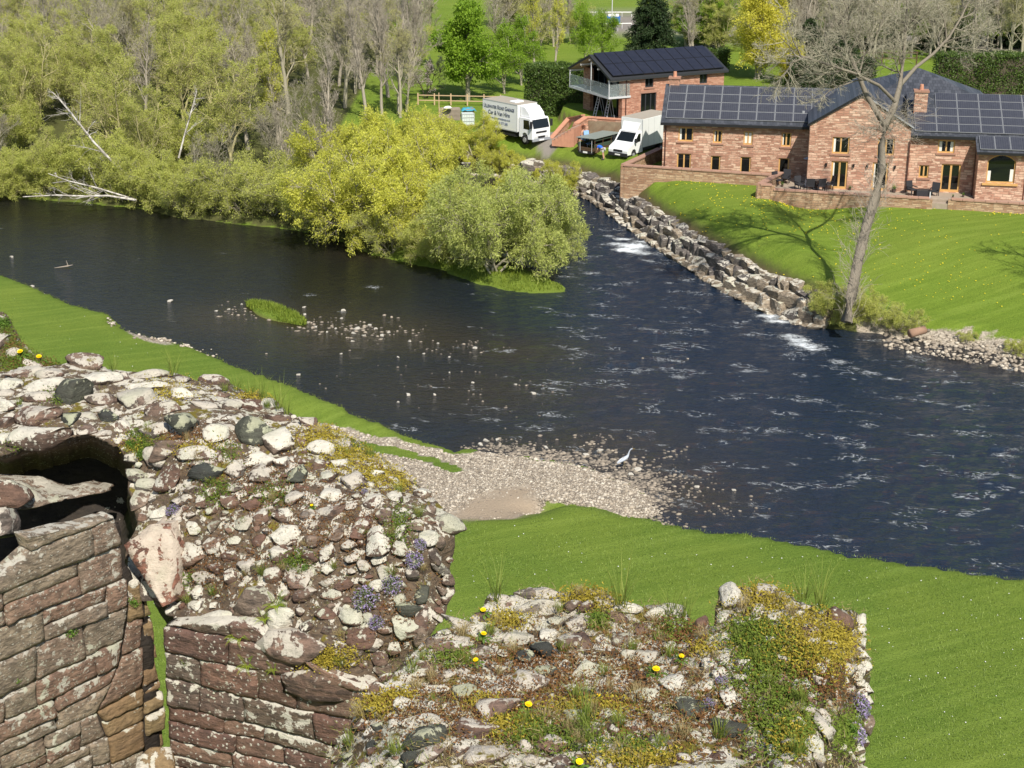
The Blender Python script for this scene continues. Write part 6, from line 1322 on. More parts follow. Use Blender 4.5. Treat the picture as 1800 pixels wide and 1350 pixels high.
for s in (-1, 1):
    MB().prism([(-1.0, s*.982, 1.36), (-1.82, s*.982, 1.36), (-1.82, s*.982, 2.02), (-1.50, s*.982, 2.04)], (0, s*.006, 0)).build('side_window', M_glass, VN)
    MB().box(-1.05, -.90, min(s*1.02, s*1.22), max(s*1.02, s*1.22), 1.38, 1.72).build('mirror', M_blkp, VN)
    MB().prism([(-.04, s*.60, .80), (-.04, s*.94, .80), (-.22, s*.95, 1.04), (-.15, s*.66, 1.0)], (.03, 0, .01)).build('headlight', M_lamp, VN)
    wheel(VN, -.92, s*.86, .35, .22); wheel(VN, -4.9, s*.86, .35, .34)
MB().box(-.1, .08, -.97, .97, .28, .58).build('bumper', M_blkp, VN, bevel=.03); MB().box(.0, .045, -.45, .45, .66, .84).build('grille', M_blkp, VN); MB().box(.08, .09, -.26, .26, .38, .49).build('number_plate', M_plate, VN)
MB().box(-6.2, -1.3, -.7, .7, .45, .80).build('chassis', M_blkp, VN)
# roofed livestock trailer
M_tim = flat('weathered_brown_boards', (0.10,.065,.04), .9, .1, 0, .35); M_troof = flat('grey_sheet_roof', (0.23,.26,.23), .6, .3, 0, .15); M_grn = flat('dull_green_boards', (0.06,.085,.06), .8, .2)
q = G(1030, 281, 2.5); TL_ = empty('livestock_trailer', (q.x, q.y, gz(q.x, q.y)), math.atan2(-.77, -.63), 'old brown boarded trailer with grey sheet roof and open dark front end', 'trailer')
MB().box(-3.6, 0, -.85, .85, .5, .60).build('floor', M_tim, TL_)
for s in (-1, 1):
    for k in range(4): z = .62 + k * .16; MB().box(-3.6, 0, s*.85-.02, s*.85+.02, z, z+.145).build('board', M_tim if k < 2 else M_grn, TL_)
    MB().box(-3.6, 0, s*.85-.015, s*.85+.015, 1.5, 1.62).build('top_rail', M_grn, TL_)
    for x in (-3.58, -2.4, -1.2, -.04): MB().box(x-.03, x+.03, s*.88-.02, s*.88+.02, .5, 1.66).build('stake', M_tim, TL_)
    wheel(TL_, -1.7, s*.95, .3, .18); MB().tube((.04, s*.62, .5), (.04, s*.62, 1.6), .02, .02, 5).build('hinge_bar', M_post, TL_)
for k in range(2): MB().box(-.02, .02, -.85, .85, .62 + k*.16, .76 + k*.16).build('tailboard', M_tim, TL_)
MB().box(-3.62, -3.58, -.85, .85, .6, 1.62).build('front_board', M_tim, TL_)
for k in range(4): MB().prism([(-3.75 + k*.98, -1.0, 1.66), (-3.75 + k*.98 + .96, -1.0, 1.66), (-3.75 + k*.98 + .96, 1.0, 1.74), (-3.75 + k*.98, 1.0, 1.74)], (0, 0, .04)).build('roof_sheet', M_troof, TL_)
MB().box(.03, .05, -.30, .15, .42, .56).build('number_plate', M_plate, TL_); MB().box(.0, .03, -.8, .8, .38, .60).build('light_board', M_blkp, TL_)
# people
M_skin = flat('skin', (0.50,.28,.19), .6, .3, 0, .05); M_blue = flat('bright_blue_cotton', (0.03,.14,.62), .9, .1); M_short = flat('pale_shorts', (0.50,.48,.44), .9, .1); M_hair = flat('brown_hair', (0.10,.045,.025), .9, .2); M_shoe = flat('shoe', (0.08,.07,.07), .8, .2); M_lblue = flat('light_blue_cloth', (0.25,.42,.68), .9, .1)
def skin(name, J, Ed, R_, mat, par, sub=1):
    me = bpy.data.meshes.new(name); me.from_pydata([tuple(j) for j in J], Ed, []); me.materials.append(mat); o = link(name, me, par)
    md = o.modifiers.new('skin', 'SKIN'); md.use_smooth_shade = True
    for v, r in zip(me.skin_vertices[0].data, R_): v.radius = (r, r)
    me.skin_vertices[0].data[0].use_root = True
    s = o.modifiers.new('sub', 'SUBSURF'); s.levels = s.render_levels = sub; return o
def person(root, hip, chest, neck, head, knees, feet, elbows, hands, top, bot, bare=False):
    hx = hip; J = [hip, chest, neck, head]; R_ = [.13, .155, .055, .095]; E_ = [(0,1),(1,2),(2,3)]
    side = Vector((0, 1, 0))
    for s, k, f, e, h in zip((-1, 1), knees, feet, elbows, hands):
        n = len(J); hp_ = Vector(hip) + side * s * .10; J += [hp_, Vector(k), Vector(f), Vector(f) + Vector((.16, 0, -.03))]; R_ += [.095, .06, .042, .035]; E_ += [(0, n), (n, n+1), (n+1, n+2), (n+2, n+3)]
        n = len(J); sh = Vector(chest).lerp(Vector(neck), .55) + side * s * .18; J += [sh, Vector(e), Vector(h)]; R_ += [.058, .042, .03]; E_ += [(1, n), (n, n+1), (n+1, n+2)]
        d = (Vector(h) - Vector(e)).normalized(); sd = d.cross(side); sd = sd.normalized() if sd.length > .1 else Vector((1, 0, 0))
        n2 = len(J); J += [Vector(h) + d * .08]; R_ += [.032]; E_ += [(n+2, n2)]
        for q, L in zip((-.03, -.01, .01, .03), (.07, .08, .075, .06)): E_.append((n2, len(J))); J.append(Vector(h) + d * (.08 + L) + side * q + sd * .02); R_.append(.009)
        E_.append((n+2, len(J))); J.append(Vector(h) + d * .06 + side * (-s) * .05); R_.append(.010)
    skin('body', J, E_, R_, M_skin, root)
    h = Vector(head); nd = (h - Vector(neck)).normalized()
    hm = bmesh.new(); bmesh.ops.create_icosphere(hm, subdivisions=2, radius=.112); me = bpy.data.meshes.new('hair')
    for v in hm.verts: v.co = Vector((v.co.x, v.co.y, v.co.z)) + h - Vector((.025, 0, 0)) + nd * .03
    hm.to_mesh(me); hm.free(); me.materials.append(M_hair); link('hair', me, root)
    MB().tube(h + Vector((.09, 0, 0)), h + Vector((.125, 0, -.015)), .018, .012, 6).build('nose', M_skin, root)
    if not bare:
        c = [Vector(hip).lerp(Vector(chest), .1), Vector(chest), Vector(chest).lerp(Vector(neck), .6)]; R2 = [.155, .175, .10]; E2 = [(0,1),(1,2)]
        for s, e in zip((-1, 1), elbows): n = len(c); sh = Vector(chest).lerp(Vector(neck), .55) + side * s * .18; c += [sh, sh.lerp(Vector(e), .6)]; R2 += [.075, .062]; E2 += [(1, n), (n, n+1)]
        skin('shirt', c, E2, R2, top, root)
    c = [Vector(hip)]; R2 = [.15]; E2 = []
    for s, k in zip((-1, 1), knees): n = len(c); hp_ = Vector(hip) + side * s * .10; c += [hp_, hp_.lerp(Vector(k), .75)]; R2 += [.115, .085]; E2 += [(0, n), (n, n+1)]
    skin('shorts', c, E2, R2, bot, root)
    for f in feet: f = Vector(f); MB().box(f.x - .06, f.x + .2, f.y - .05, f.y + .05, f.z - .07, f.z + .02).build('shoe', M_shoe, root, bevel=.015)
q = G(1060, 281, 2.5); PA = empty('person', (q.x, q.y, gz(q.x, q.y)), math.radians(150), 'person in a bright blue T-shirt and pale shorts bending over beside the brown trailer', 'person')
person(PA, (0,0,.86), (.34,0,1.12), (.50,0,1.12), (.62,0,1.08), [(.04,-.13,.47),(-.04,.13,.47)], [(-.05,-.14,.09),(-.14,.15,.09)], [(.42,-.22,.86),(.44,.22,.86)], [(.52,-.14,.64),(.54,.16,.66)], M_blue, M_short)
q = G(1024, 261, 2.5); PB_ = empty('person', (q.x, q.y, gz(q.x, q.y)), math.radians(-40), 'bare-shouldered person with brown hair standing behind the trailer roof', 'person')
person(PB_, (0,0,.9), (.03,0,1.30), (.04,0,1.48), (.08,0,1.64), [(.03,-.11,.49),(.0,.11,.49)], [(0,-.12,.09),(-.03,.12,.09)], [(.02,-.27,1.12),(.04,.27,1.12)], [(.20,-.24,.95),(.22,.22,.95)], M_blue, M_lblue, True)
q = G(1034, 262, 2.5); cb = empty('garden_chair', (q.x, q.y, gz(q.x, q.y)), .5, 'chair with a light blue cover behind the trailer next to the bare-shouldered person', 'chair')
MB().box(-.25,.25,-.25,.25,.42,.48).build('seat', M_lblue, cb); MB().prism([(-.25,.22,.48),(.25,.22,.48),(.25,.38,1.5),(-.25,.38,1.5)], (0,.04,0)).build('backrest', M_lblue, cb)
for sx in (-1, 1):
    for sy in (-1, 1): MB().box(sx*.22-.02, sx*.22+.02, sy*.22-.02, sy*.22+.02, 0, .42).build('leg', M_post, cb)
# yard clutter by the wood
M_plank = flat('old_planks', (0.30,.25,.20), .9, .1, 0, .3); M_tarp = flat('blue_tarpaulin', (0.05,.30,.42), .6, .3); M_sack = flat('white_sacks', (0.72,.70,.68), .9, .1); M_tank = flat('cloudy_plastic_tank', (0.55,.62,.58), .5, .4); M_log = flat('cut_logs', (0.30,.20,.12), .9, .1, 0, .4)
q = G(790, 210, 2.5); wp = empty('plank_stack', (q.x, q.y, gz(q.x, q.y)), .1, 'stack of weathered grey planks and pallets behind the yellow willow', 'timber stack')
for k in range(9):
    for j in range(4): MB().box(-1.0, 1.0, -.55 + j*.28, -.31 + j*.28, k*.12, k*.12 + .09).build('plank', M_plank, wp)
MB().box(-1.02,-.95,-.6,-.5,0,2.6).build('post', M_soff, wp)
q = G(787, 214, 2.5); sk = empty('white_sack', (q.x, q.y, gz(q.x, q.y) + 1.1), .3, 'white sack lying on the plank stack', 'sack'); loft([(-.4,0,.12),(-.25,0,.16),(.1,0,.17),(.3,0,.15),(.42,0,.1)], [(.05,.03),(.26,.15),(.3,.17),(.24,.14),(.05,.03)], 10, 'sack', M_sack, sk)
q = G(822, 221, 2.5); ib = empty('water_tank', (q.x, q.y, gz(q.x, q.y)), .15, 'caged cloudy plastic tank standing between planks and lorry', 'tank'); MB().box(-.55,.55,-.5,.5,.12,1.12).build('tank', M_tank, ib, bevel=.06)
m = MB()
for k in range(6): x = -.58 + k * .232; m.box(x-.012, x+.012, -.56, -.535, .1, 1.16)
for z in (.15, .48, .82, 1.14): m.box(-.59, .59, -.565, -.54, z-.012, z+.012)
m.build('cage', M_post, ib); MB().box(-.6,.6,-.55,.55,0,.11).build('pallet', M_plank, ib)
q = G(823, 205, 2.5); tpn = empty('blue_tarpaulin', (q.x, q.y, gz(q.x, q.y)), .2, 'crumpled blue tarpaulin behind the plastic tank', 'tarpaulin')
gx_, gy_ = np.meshgrid(np.linspace(-.7, .7, 12), np.linspace(-.6, .6, 10)); zz_ = .9 + .35 * fbm(np.c_[gx_.ravel() * 2, gy_.ravel() * 2], 5, 3) - .5 * (gx_.ravel()**2 + gy_.ravel()**2); i_ = np.arange(120).reshape(10, 12)
link('sheet', npmesh('sheet', np.c_[gx_.ravel(), gy_.ravel(), zz_], np.stack([i_[:-1,:-1], i_[:-1,1:], i_[1:,1:], i_[1:,:-1]], -1).reshape(-1, 4), M_tarp, True), tpn); MB().box(-.5,.5,-.4,.4,0,.75).build('crate', M_plank, tpn)
rl = empty('rail_fence', P(735, 184, 3.0), 0, 'pale post and rail fence between the yard and the green paddock', 'fence'); e1 = P(880, 187, 3.0) - P(735, 184, 3.0)
for k in range(6): MB().prism([e1 * (k/5) + Vector((-.06,-.05,-.2)), e1 * (k/5) + Vector((.06,-.05,-.2)), e1 * (k/5) + Vector((.06,.05,-.2)), e1 * (k/5) + Vector((-.06,.05,-.2))], (0,0,1.35)).build('post', M_soff, rl)
for z in (.45, .95): MB().tube(Vector((0,0,z)), e1 + Vector((0,0,z)), .055, .055, 4).build('rail', M_soff, rl)
# distant road furniture
M_bluev = flat('blue_paint', (0.05,.16,.50), .4, .4)
for a, b, z, lab in (((1010,30),(1110,30),.7,'white roadside rail on the far side of the distant road'),((1010,52),(1110,50),.7,'white roadside rail on the near side of the distant road, behind the lorry park'),((1215,42),(1275,46),.7,'white rail beyond the road right of the dark conifer')):
    A_ = P(*a, 3.0); D_ = P(*b, 3.0) - A_; f_ = empty('road_rail', A_, 0, lab, 'fence')
    MB().tube(Vector((0,0,z)), D_ + Vector((0,0,z)), .07, .07, 4).build('rail', M_plate, f_)
    for k in range(7): MB().tube(D_ * (k/6) + Vector((0,0,-.3)), D_ * (k/6) + Vector((0,0,z)), .05, .05, 4).build('post', M_post, f_)
q = P(1075, 62, 3.0); lp = empty('lamp_post', q, 0, 'slim pale lamp post in front of the distant road', 'lamp post'); MB().tube((0,0,0), (0,0,8), .08, .05, 8).build('pole', M_post, lp); MB().box(-.1,.9,-.08,.08,7.9,8.02).build('lamp_head', M_post, lp)
q = P(1078, 55, 3.0); sg = empty('road_sign', q, 0, 'blue and white road sign by the distant road', 'sign'); MB().box(-.9,.9,-.03,.03,1.1,2.0).build('sign_board', M_bluev, sg); MB().box(-.7,.7,-.04,-.032,1.95,2.3).build('top_panel', M_plate, sg); MB().tube((-.6,.05,0),(-.6,.05,1.2),.04,.04,6).build('post', M_post, sg); MB().tube((.6,.05,0),(.6,.05,1.2),.04,.04,6).build('post', M_post, sg)
q = P(1550, 112, 3.0); pf = empty('paddock_fence', q, 0, 'dark rail fence behind the house roofs', 'fence')
for k in range(5): MB().box(-4 + k*2 - .06, -4 + k*2 + .06, -.05, .05, -.2, 1.4).build('post', M_tim, pf)
for z in (.6, 1.2): MB().box(-4.1, 4.1, -.09, -.05, z, z + .12).build('rail', M_tim, pf)
# ------------------------------------------------------------------ trees
def unit(a): return a / np.maximum(np.linalg.norm(a, axis=-1, keepdims=True), 1e-9)
def grow(r, st, dr, ln, nseg, wander, trop):
    pts = [st]; d = unit(dr); p = st
    for k in range(nseg):
        d = unit(d + r.normal(size=d.shape) * wander + np.array([0, 0, trop])); p = p + d * (ln / nseg)[:, None]; pts.append(p)
    return np.stack(pts, 1)
def tubes(PL, R0, R1, k):
    """PL (N,n,3) polylines -> tapered tubes"""
    N, n, _ = PL.shape; tg = np.gradient(PL, axis=1) if n > 2 else np.repeat(PL[:, 1:] - PL[:, :1], 2, 1); tg = unit(tg)
    ref = np.where(np.abs(tg[..., 2:3]) > .9, np.array([1., 0, 0]), np.array([0, 0, 1.])); a = unit(np.cross(tg, ref)); b = np.cross(tg, a)
    rad = R0[:, None] + (R1 - R0)[:, None] * np.linspace(0, 1, n)[None]
    th = np.arange(k) * 2 * np.pi / k
    V = PL[:, :, None] + rad[..., None, None] * (a[:, :, None] * np.cos(th)[None, None, :, None] + b[:, :, None] * np.sin(th)[None, None, :, None])
    base = (np.arange(N) * n * k)[:, None, None]; i = np.arange(n - 1)[None, :, None] * k; j = np.arange(k)[None, None]; j2 = (j + 1) % k
    F = np.stack([base + i + j, base + i + j2, base + i + k + j2, base + i + k + j], -1).reshape(-1, 4)
    return V.reshape(-1, 3), F
def child(r, PL, ln, k, lo, ratio, ang, jl=.3):
    N, n, _ = PL.shape; M_ = N * k; pi = np.repeat(np.arange(N), k); t = r.uniform(lo, 1.0, M_); x = t * (n - 1); i = np.minimum(x.astype(int), n - 2); f = (x - i)[:, None]
    A_ = PL[pi, i]; B_ = PL[pi, i + 1]; st = A_ * (1 - f) + B_ * f; tg = unit(B_ - A_); rv_ = unit(np.cross(tg, r.normal(size=(M_, 3))))
    an = np.radians(ang) * r.uniform(.6, 1.3, M_)[:, None]; d = tg * np.cos(an) + rv_ * np.sin(an)
    return st, d, ln[pi] * ratio * (1.15 - .55 * t) * r.uniform(1 - jl, 1 + jl, M_), t, pi
def leaves(r, PL, n, size, asp, jit, droop=0.0, lo=.15):
    N, m, _ = PL.shape; pi = r.integers(0, N, n); t = r.uniform(lo, 1, n) * (m - 1); i = np.minimum(t.astype(int), m - 2); f = (t - i)[:, None]
    c = PL[pi, i] * (1 - f) + PL[pi, i + 1] * f + r.normal(size=(n, 3)) * jit
    d = unit(unit(PL[pi, i + 1] - PL[pi, i]) * .7 + r.normal(size=(n, 3)) * .6 + np.array([0, 0, -droop])); s = unit(np.cross(d, r.normal(size=(n, 3))))
    L = size * r.uniform(.6, 1.3, n)[:, None]; W = L * asp
    V = np.stack([c, c + d * L * .5 + s * W * .5, c + d * L, c + d * L * .5 - s * W * .5], 1).reshape(-1, 3)
    # tint varies by twig so that clumps read light and dark by kind of growth
    tn = np.clip(_h(pi, 7, 3, 11) * .5 + r.uniform(0, .5, n), 0, 1)
    return V, np.arange(n * 4).reshape(-1, 4), np.repeat(tn, 4)
def make_tree(name, seed, H_, stems=1, spread=.1, r0=.2, clear=.25, nl=9, l1=.45, a1=48, nb=6, a2=42, nt=6, ntt=0, trop=(.12, .08, .04, .02), wander=.14, bark=None, leaf=None, nleaf=0, lsize=.12, lasp=.35, ljit=.1, droop=0., twr=.010, l2=.5, l3=.5, extra_path=None, trunk_h=.85):
    r = np.random.default_rng(seed); st = np.c_[r.normal(size=(stems, 2)) * .15 * (stems > 1), np.zeros(stems)]
    d = np.c_[r.normal(size=(stems, 2)) * spread, np.ones(stems)]
    if stems > 1: aa = np.arange(stems) * 6.283 / stems; d = np.c_[np.cos(aa) * spread, np.sin(aa) * spread, np.ones(stems)]
    ln0 = np.full(stems, H_ * trunk_h) * r.uniform(.8, 1.0, stems)
    P0 = grow(r, st, d, ln0, 8, wander * .5, trop[0]) if extra_path is None else extra_path
    if extra_path is not None: ln0 = np.full(len(P0), H_ * trunk_h)
    VV, FF = [], []; 
    def addt(PL, a, b, k):
        V, F = tubes(PL, a, b, k); FF.append(F + sum(len(v) for v in VV)); VV.append(V)
    addt(P0, np.full(len(P0), r0 / (1 if stems == 1 else stems**.4)), np.full(len(P0), r0 * .22 / (1 if stems == 1 else stems**.4)), 8)
    s1, d1, L1, t1, _p = child(r, P0, ln0, nl, clear, l1, a1); P1 = grow(r, s1, d1, L1, 6, wander, trop[1]); ra = r0 * (.50 - .28 * t1) / (1 if stems == 1 else stems**.3); addt(P1, ra, ra * .25, 5)
    s2, d2, L2, t2, p2_ = child(r, P1, L1, nb, .2, l2, a2); P2_ = grow(r, s2, d2, L2, 4, wander * 1.2, trop[2]); rb = np.maximum(ra[p2_] * (.5 - .2 * t2), twr * 1.4); addt(P2_, rb, rb * .35, 3)
    s3, d3, L3, t3, p3 = child(r, P2_, L2, nt, .15, l3, 40); P3 = grow(r, s3, d3, L3, 3, wander * 1.4, trop[3]); addt(P3, np.full(len(P3), twr), np.full(len(P3), twr * .5), 3)
    if ntt:
        s4, d4, L4, t4, p4 = child(r, P3, L3, ntt, .2, .6, 42); P4 = grow(r, s4, d4, L4, 2, wander * 1.5, trop[3]); addt(P4, np.full(len(P4), twr * .75), np.full(len(P4), twr * .4), 3)
    root = empty(name); link('trunk', npmesh('trunk', np.concatenate(VV), np.concatenate(FF), bark, True), root)
    if nleaf:
        V, F, tn = leaves(r, P3 if not ntt else np.concatenate([P3[:, :3], P4]), nleaf, lsize, lasp, ljit, droop); link('crown', npmesh('crown', V, F, leaf, False, {'tint': tn}), root)
    return root
BK_g = bark_mat('grey_bark', (0.20,.18,.13), (0.46,.42,.31)); BK_p = bark_mat('pale_bark', (0.26,.22,.17), (0.52,.47,.38)); BK_d = bark_mat('dark_bark', (0.05,.04,.03), (0.14,.11,.08)); BK_w = bark_mat('birch_bark', (0.26,.235,.20), (0.44,.41,.36), (0.56,.53,.48)); BK_o = bark_mat('olive_bark', (0.28,.25,.12), (0.52,.47,.25))
LF_y = leaf_mat('golden_willow_leaf', (0.42,.44,.06), (0.85,.84,.16), .5); LF_gg = leaf_mat('sage_willow_leaf', (0.34,.40,.09), (0.66,.70,.22), .45); LF_o = leaf_mat('olive_willow_leaf', (0.34,.38,.08), (0.66,.68,.18), .45); LF_b = leaf_mat('fresh_green_leaf', (0.15,.27,.02), (0.36,.52,.05), .45); LF_Y = leaf_mat('vivid_yellow_leaf', (0.50,.44,.04), (0.80,.76,.12), .4); LF_c = leaf_mat('dark_conifer_needle', (0.016,.034,.012), (0.045,.075,.022), .1); LF_h = leaf_mat('laurel_hedge_leaf', (0.045,.085,.018), (0.13,.19,.04), .15, .4); LF_r = leaf_mat('buds_brown', (0.34,.32,.12), (0.58,.56,.24), .3); LF_bl = leaf_mat('blossom', (0.55,.42,.38), (0.82,.74,.70), .4); LF_u = leaf_mat('undergrowth_leaf', (0.12,.19,.03), (0.38,.42,.08), .35)
K = {}
K['wilY'] = [make_tree('yellow_willow', 11, 6.5, 7, .75, .28, .22, 9, .50, 50, 7, 45, 8, 0, (.02,.03,.0,-.05), .18, BK_g, LF_y, 56000, .18, .28, .13, .15, trunk_h=.95),
             make_tree('yellow_willow', 12, 6.0, 6, .85, .26, .22, 9, .50, 52, 7, 45, 8, 0, (.02,.02,.0,-.05), .18, BK_g, LF_y, 50000, .18, .28, .13, .15, trunk_h=.95)]
K['wilG'] = [make_tree('grey_green_willow', 21, 5.2, 8, .9, .16, .15, 9, .50, 50, 7, 45, 8, 0, (.02,.03,.02,0), .16, BK_g, LF_gg, 60000, .16, .24, .12, .1, trunk_h=.95)]
K['oli'] = [make_tree('riverside_willow', 31, 9.5, 3, .3, .17, .2, 12, .40, 42, 6, 42, 6, 3, (.06,.10,.06,.04), .14, BK_o, LF_o, 19000, .13, .32, .10), make_tree('riverside_willow', 32, 9, 4, .4, .16, .18, 10, .42, 45, 6, 42, 6, 3, (.05,.08,.05,.04), .15, BK_o, LF_o, 24000, .13, .32, .10)]
K['shr'] = [make_tree('willow_shrub', 41, 4.2, 8, .8, .07, .12, 8, .45, 45, 5, 42, 7, 0, (.02,.05,.02,0), .16, BK_o, LF_o, 26000, .15, .3, .12, trunk_h=1), make_tree('willow_shrub', 42, 4.4, 9, .9, .07, .12, 7, .45, 45, 5, 42, 7, 0, (.0,.05,.02,0), .16, BK_g, LF_o, 20000, .15, .3, .12, trunk_h=1)]
K['bare'] = [make_tree('bare_tree', 51, 11, 1, .08, .22, .22, 16, .42, 42, 7, 40, 6, 4, (.05,.13,.06,.03), .15, BK_g, LF_r, 15000, .08, .5, .05), make_tree('bare_tree', 52, 10, 2, .25, .19, .2, 12, .44, 45, 7, 42, 6, 4, (.05,.10,.06,.03), .17, BK_g, None, 0), make_tree('bare_tree', 53, 11.5, 1, .1, .2, .25, 17, .38, 40, 7, 40, 6, 4, (.05,.14,.07,.04), .14, BK_p, LF_r, 1500, .06, .5, .05)]
K['pale'] = [make_tree('pale_poplar', 61, 13, 1, .03, .20, .18, 26, .28, 30, 6, 32, 6, 3, (.05,.22,.16,.1), .10, BK_p, None, 0, twr=.012)]
K['popl'] = [make_tree('budding_poplar', 62, 12, 1, .03, .2, .16, 26, .27, 30, 6, 32, 6, 2, (.05,.22,.16,.1), .10, BK_p, LF_y, 12000, .13, .5, .10)]
K['grn'] = [make_tree('leafy_maple', 71, 11, 1, .04, .30, .16, 22, .46, 62, 7, 48, 7, 0, (.05,.05,.03,0), .13, BK_g, LF_b, 40000, .24, .75, .25, .2)]
K['brt'] = [make_tree('fresh_green_tree', 72, 9.5, 2, .2, .2, .2, 12, .42, 50, 6, 45, 7, 0, (.05,.08,.04,.02), .15, BK_g, LF_b, 20000, .16, .6, .2, .1)]
K['yel'] = [make_tree('golden_tree', 81, 10.5, 4, .25, .16, .04, 20, .34, 42, 7, 40, 7, 0, (.08,.12,.04,0), .13, BK_p, LF_Y, 80000, .17, .4, .22, .1)]
K['blo'] = [make_tree('blossom_tree', 91, 4.2, 3, .5, .10, .25, 8, .5, 45, 6, 42, 6, 2, (.05,.08,.04,.02), .16, BK_d, LF_bl, 3500, .09, .8, .08)]
def conifer(seed, H_, R_):
    r = np.random.default_rng(seed); root = empty('dark_conifer'); n = 420; z = H_ * (1 - r.uniform(0, 1, n) ** .62 * .97); a = r.uniform(0, 6.28, n); L = R_ * (1 - z / H_) ** .75 * r.uniform(.75, 1.1, n) + .25
    st = np.c_[np.zeros((n, 2)), z]; d = np.c_[np.cos(a), np.sin(a), np.full(n, -.05)]; PL = grow(r, st, d, L, 5, .07, -.03)
    V1, F1 = tubes(PL, np.full(n, .035), np.full(n, .01), 3); tr = np.array([[[0, 0, t * H_] for t in np.linspace(0, 1, 6)]]); V0, F0 = tubes(tr, np.array([.22]), np.array([.02]), 8)
    link('trunk', npmesh('trunk', np.r_[V0, V1], np.r_[F0, F1 + len(V0)], BK_d, True), root)
    V, F, tn = leaves(r, PL, 46000, .26, .4, .12, .35, .25); link('crown', npmesh('crown', V, F, LF_c, False, {'tint': tn}), root); return root
K['con'] = [conifer(5, 10, 3.7)]
usedT = set()
def tree(kind, x, y, h=1.0, w=1.0, lab=None, cat='tree', group=None, v=None, z=None):
    src = K[kind][v if v is not None else random.randrange(len(K[kind]))]
    o = src if src.name not in usedT else copy_tree(src); usedT.add(src.name)
    o.location = (x, y, (gz(x, y) if z is None else z) - .08); o.rotation_euler = (0, 0, random.uniform(0, 6.28)); o.scale = (w, w, h); tag(o, lab, cat, group); return o
def tpx(kind, px, py, h=1.0, w=None, lab=None, z0=2.0, **k):
    p = G(px, py, z0); return tree(kind, p.x, p.y, h, h if w is None else w, lab, **k)
# the two willows on the spit and their neighbours
tpx('wilY', 655, 425, 1.12, 1.15, 'broad golden willow on the river edge left of the spit', .5, cat='willow', v=0)
tpx('wilY', 600, 380, 1.0, 1.0, 'golden willow with a low domed crown at the left of the willow clump', .8, cat='willow', v=1)
tpx('wilY', 735, 400, 1.15, 1.05, 'golden willow in the middle of the clump behind the spit', .6, cat='willow', v=1)
tpx('wilY', 690, 365, 1.25, 1.0, 'tallest golden willow at the back of the clump', .8, cat='willow', v=0)
tpx('wilG', 868, 478, 1.42, 1.25, 'grey-green willow leaning over the rapids at the tip of the spit', .4, cat='willow')
tpx('wilG', 935, 472, 1.15, 1.05, 'smaller grey-green willow at the right end of the spit overhanging the rapids', .4, cat='willow')
tpx('wilY', 845, 440, .85, .8, 'small golden willow behind the grey-green one', .4, cat='willow', v=0)
tpx('shr', 760, 462, .75, .8, 'low willow bush trailing into the water at the middle of the spit', .4, cat='bush', v=0); tpx('shr', 690, 447, .8, .8, 'willow bush below the broad golden willow', .4, cat='bush', v=1)
for px, py, h, lab in [(835,290,1.0,'yellow-green bush on the far bank below the lorry tail'),(885,308,.62,'yellow-green bush on the boulder bank below the lorry cab'),(925,318,.5,'small rounded bush on the boulder bank between lorry and rapids'),(770,290,1.1,'yellow-green bush in front of the plank stack'),(985,338,.7,'yellow-green bush at the water edge beside the first grey boulders'),(740,290,1.1,'yellow-green bush left of the plank stack')]:
    tpx('wilY', px, py, h * .62, h * .6, lab, 2.0, cat='bush')
# named trees beyond
tpx('grn', 822, 178, 1.0, .88, 'round leafy green tree on the paddock casting a dark shadow', 3, cat='tree'); tpx('blo', 750, 172, 1.0, 1.0, 'small blossom tree left of the leafy green tree', 3)
for a in [('pale',700,200,1.0,.8,'tall pale bare poplar at the right edge of the wood'),('pale',672,205,.9,.8,'pale bare poplar just inside the right edge of the wood'),('pale',725,150,.95,.75,'pale bare poplar behind the blossom tree'),('brt',885,165,.75,.75,'loose green tree right of the leafy tree'),('brt',915,150,.8,.75,'loose olive-green tree behind the dark hedge block'),
          ('popl',940,140,1.05,.75,'budding yellow poplar above the dark hedge block'),('popl',975,135,1.0,.7,'second budding yellow poplar nearer the barn'),('brt',1030,128,.85,.75,'bright green tree behind the barn balcony'),('brt',1060,115,.7,.7,'bright green tree between barn ridge and dark conifer'),('con',1143,118,1.0,1.0,'large dark conifer behind the barn roof'),
          ('bare',1215,115,.85,.7,'bare tree right of the dark conifer'),('yel',1330,140,1.1,1.25,'vivid golden tree behind the solar roof'),('yel',1385,150,.5,.6,'low golden bush at the foot of the vivid golden tree'),('bare',1400,70,1.0,.8,'bare tree right of the golden tree'),('con',1420,118,.55,.75,'squat dark conifer behind the long roof'),('con',1475,122,.5,.8,'squat dark conifer next to the slate gable')]:
    tpx(a[0], a[1], a[2], a[3], a[4], a[5], 3)
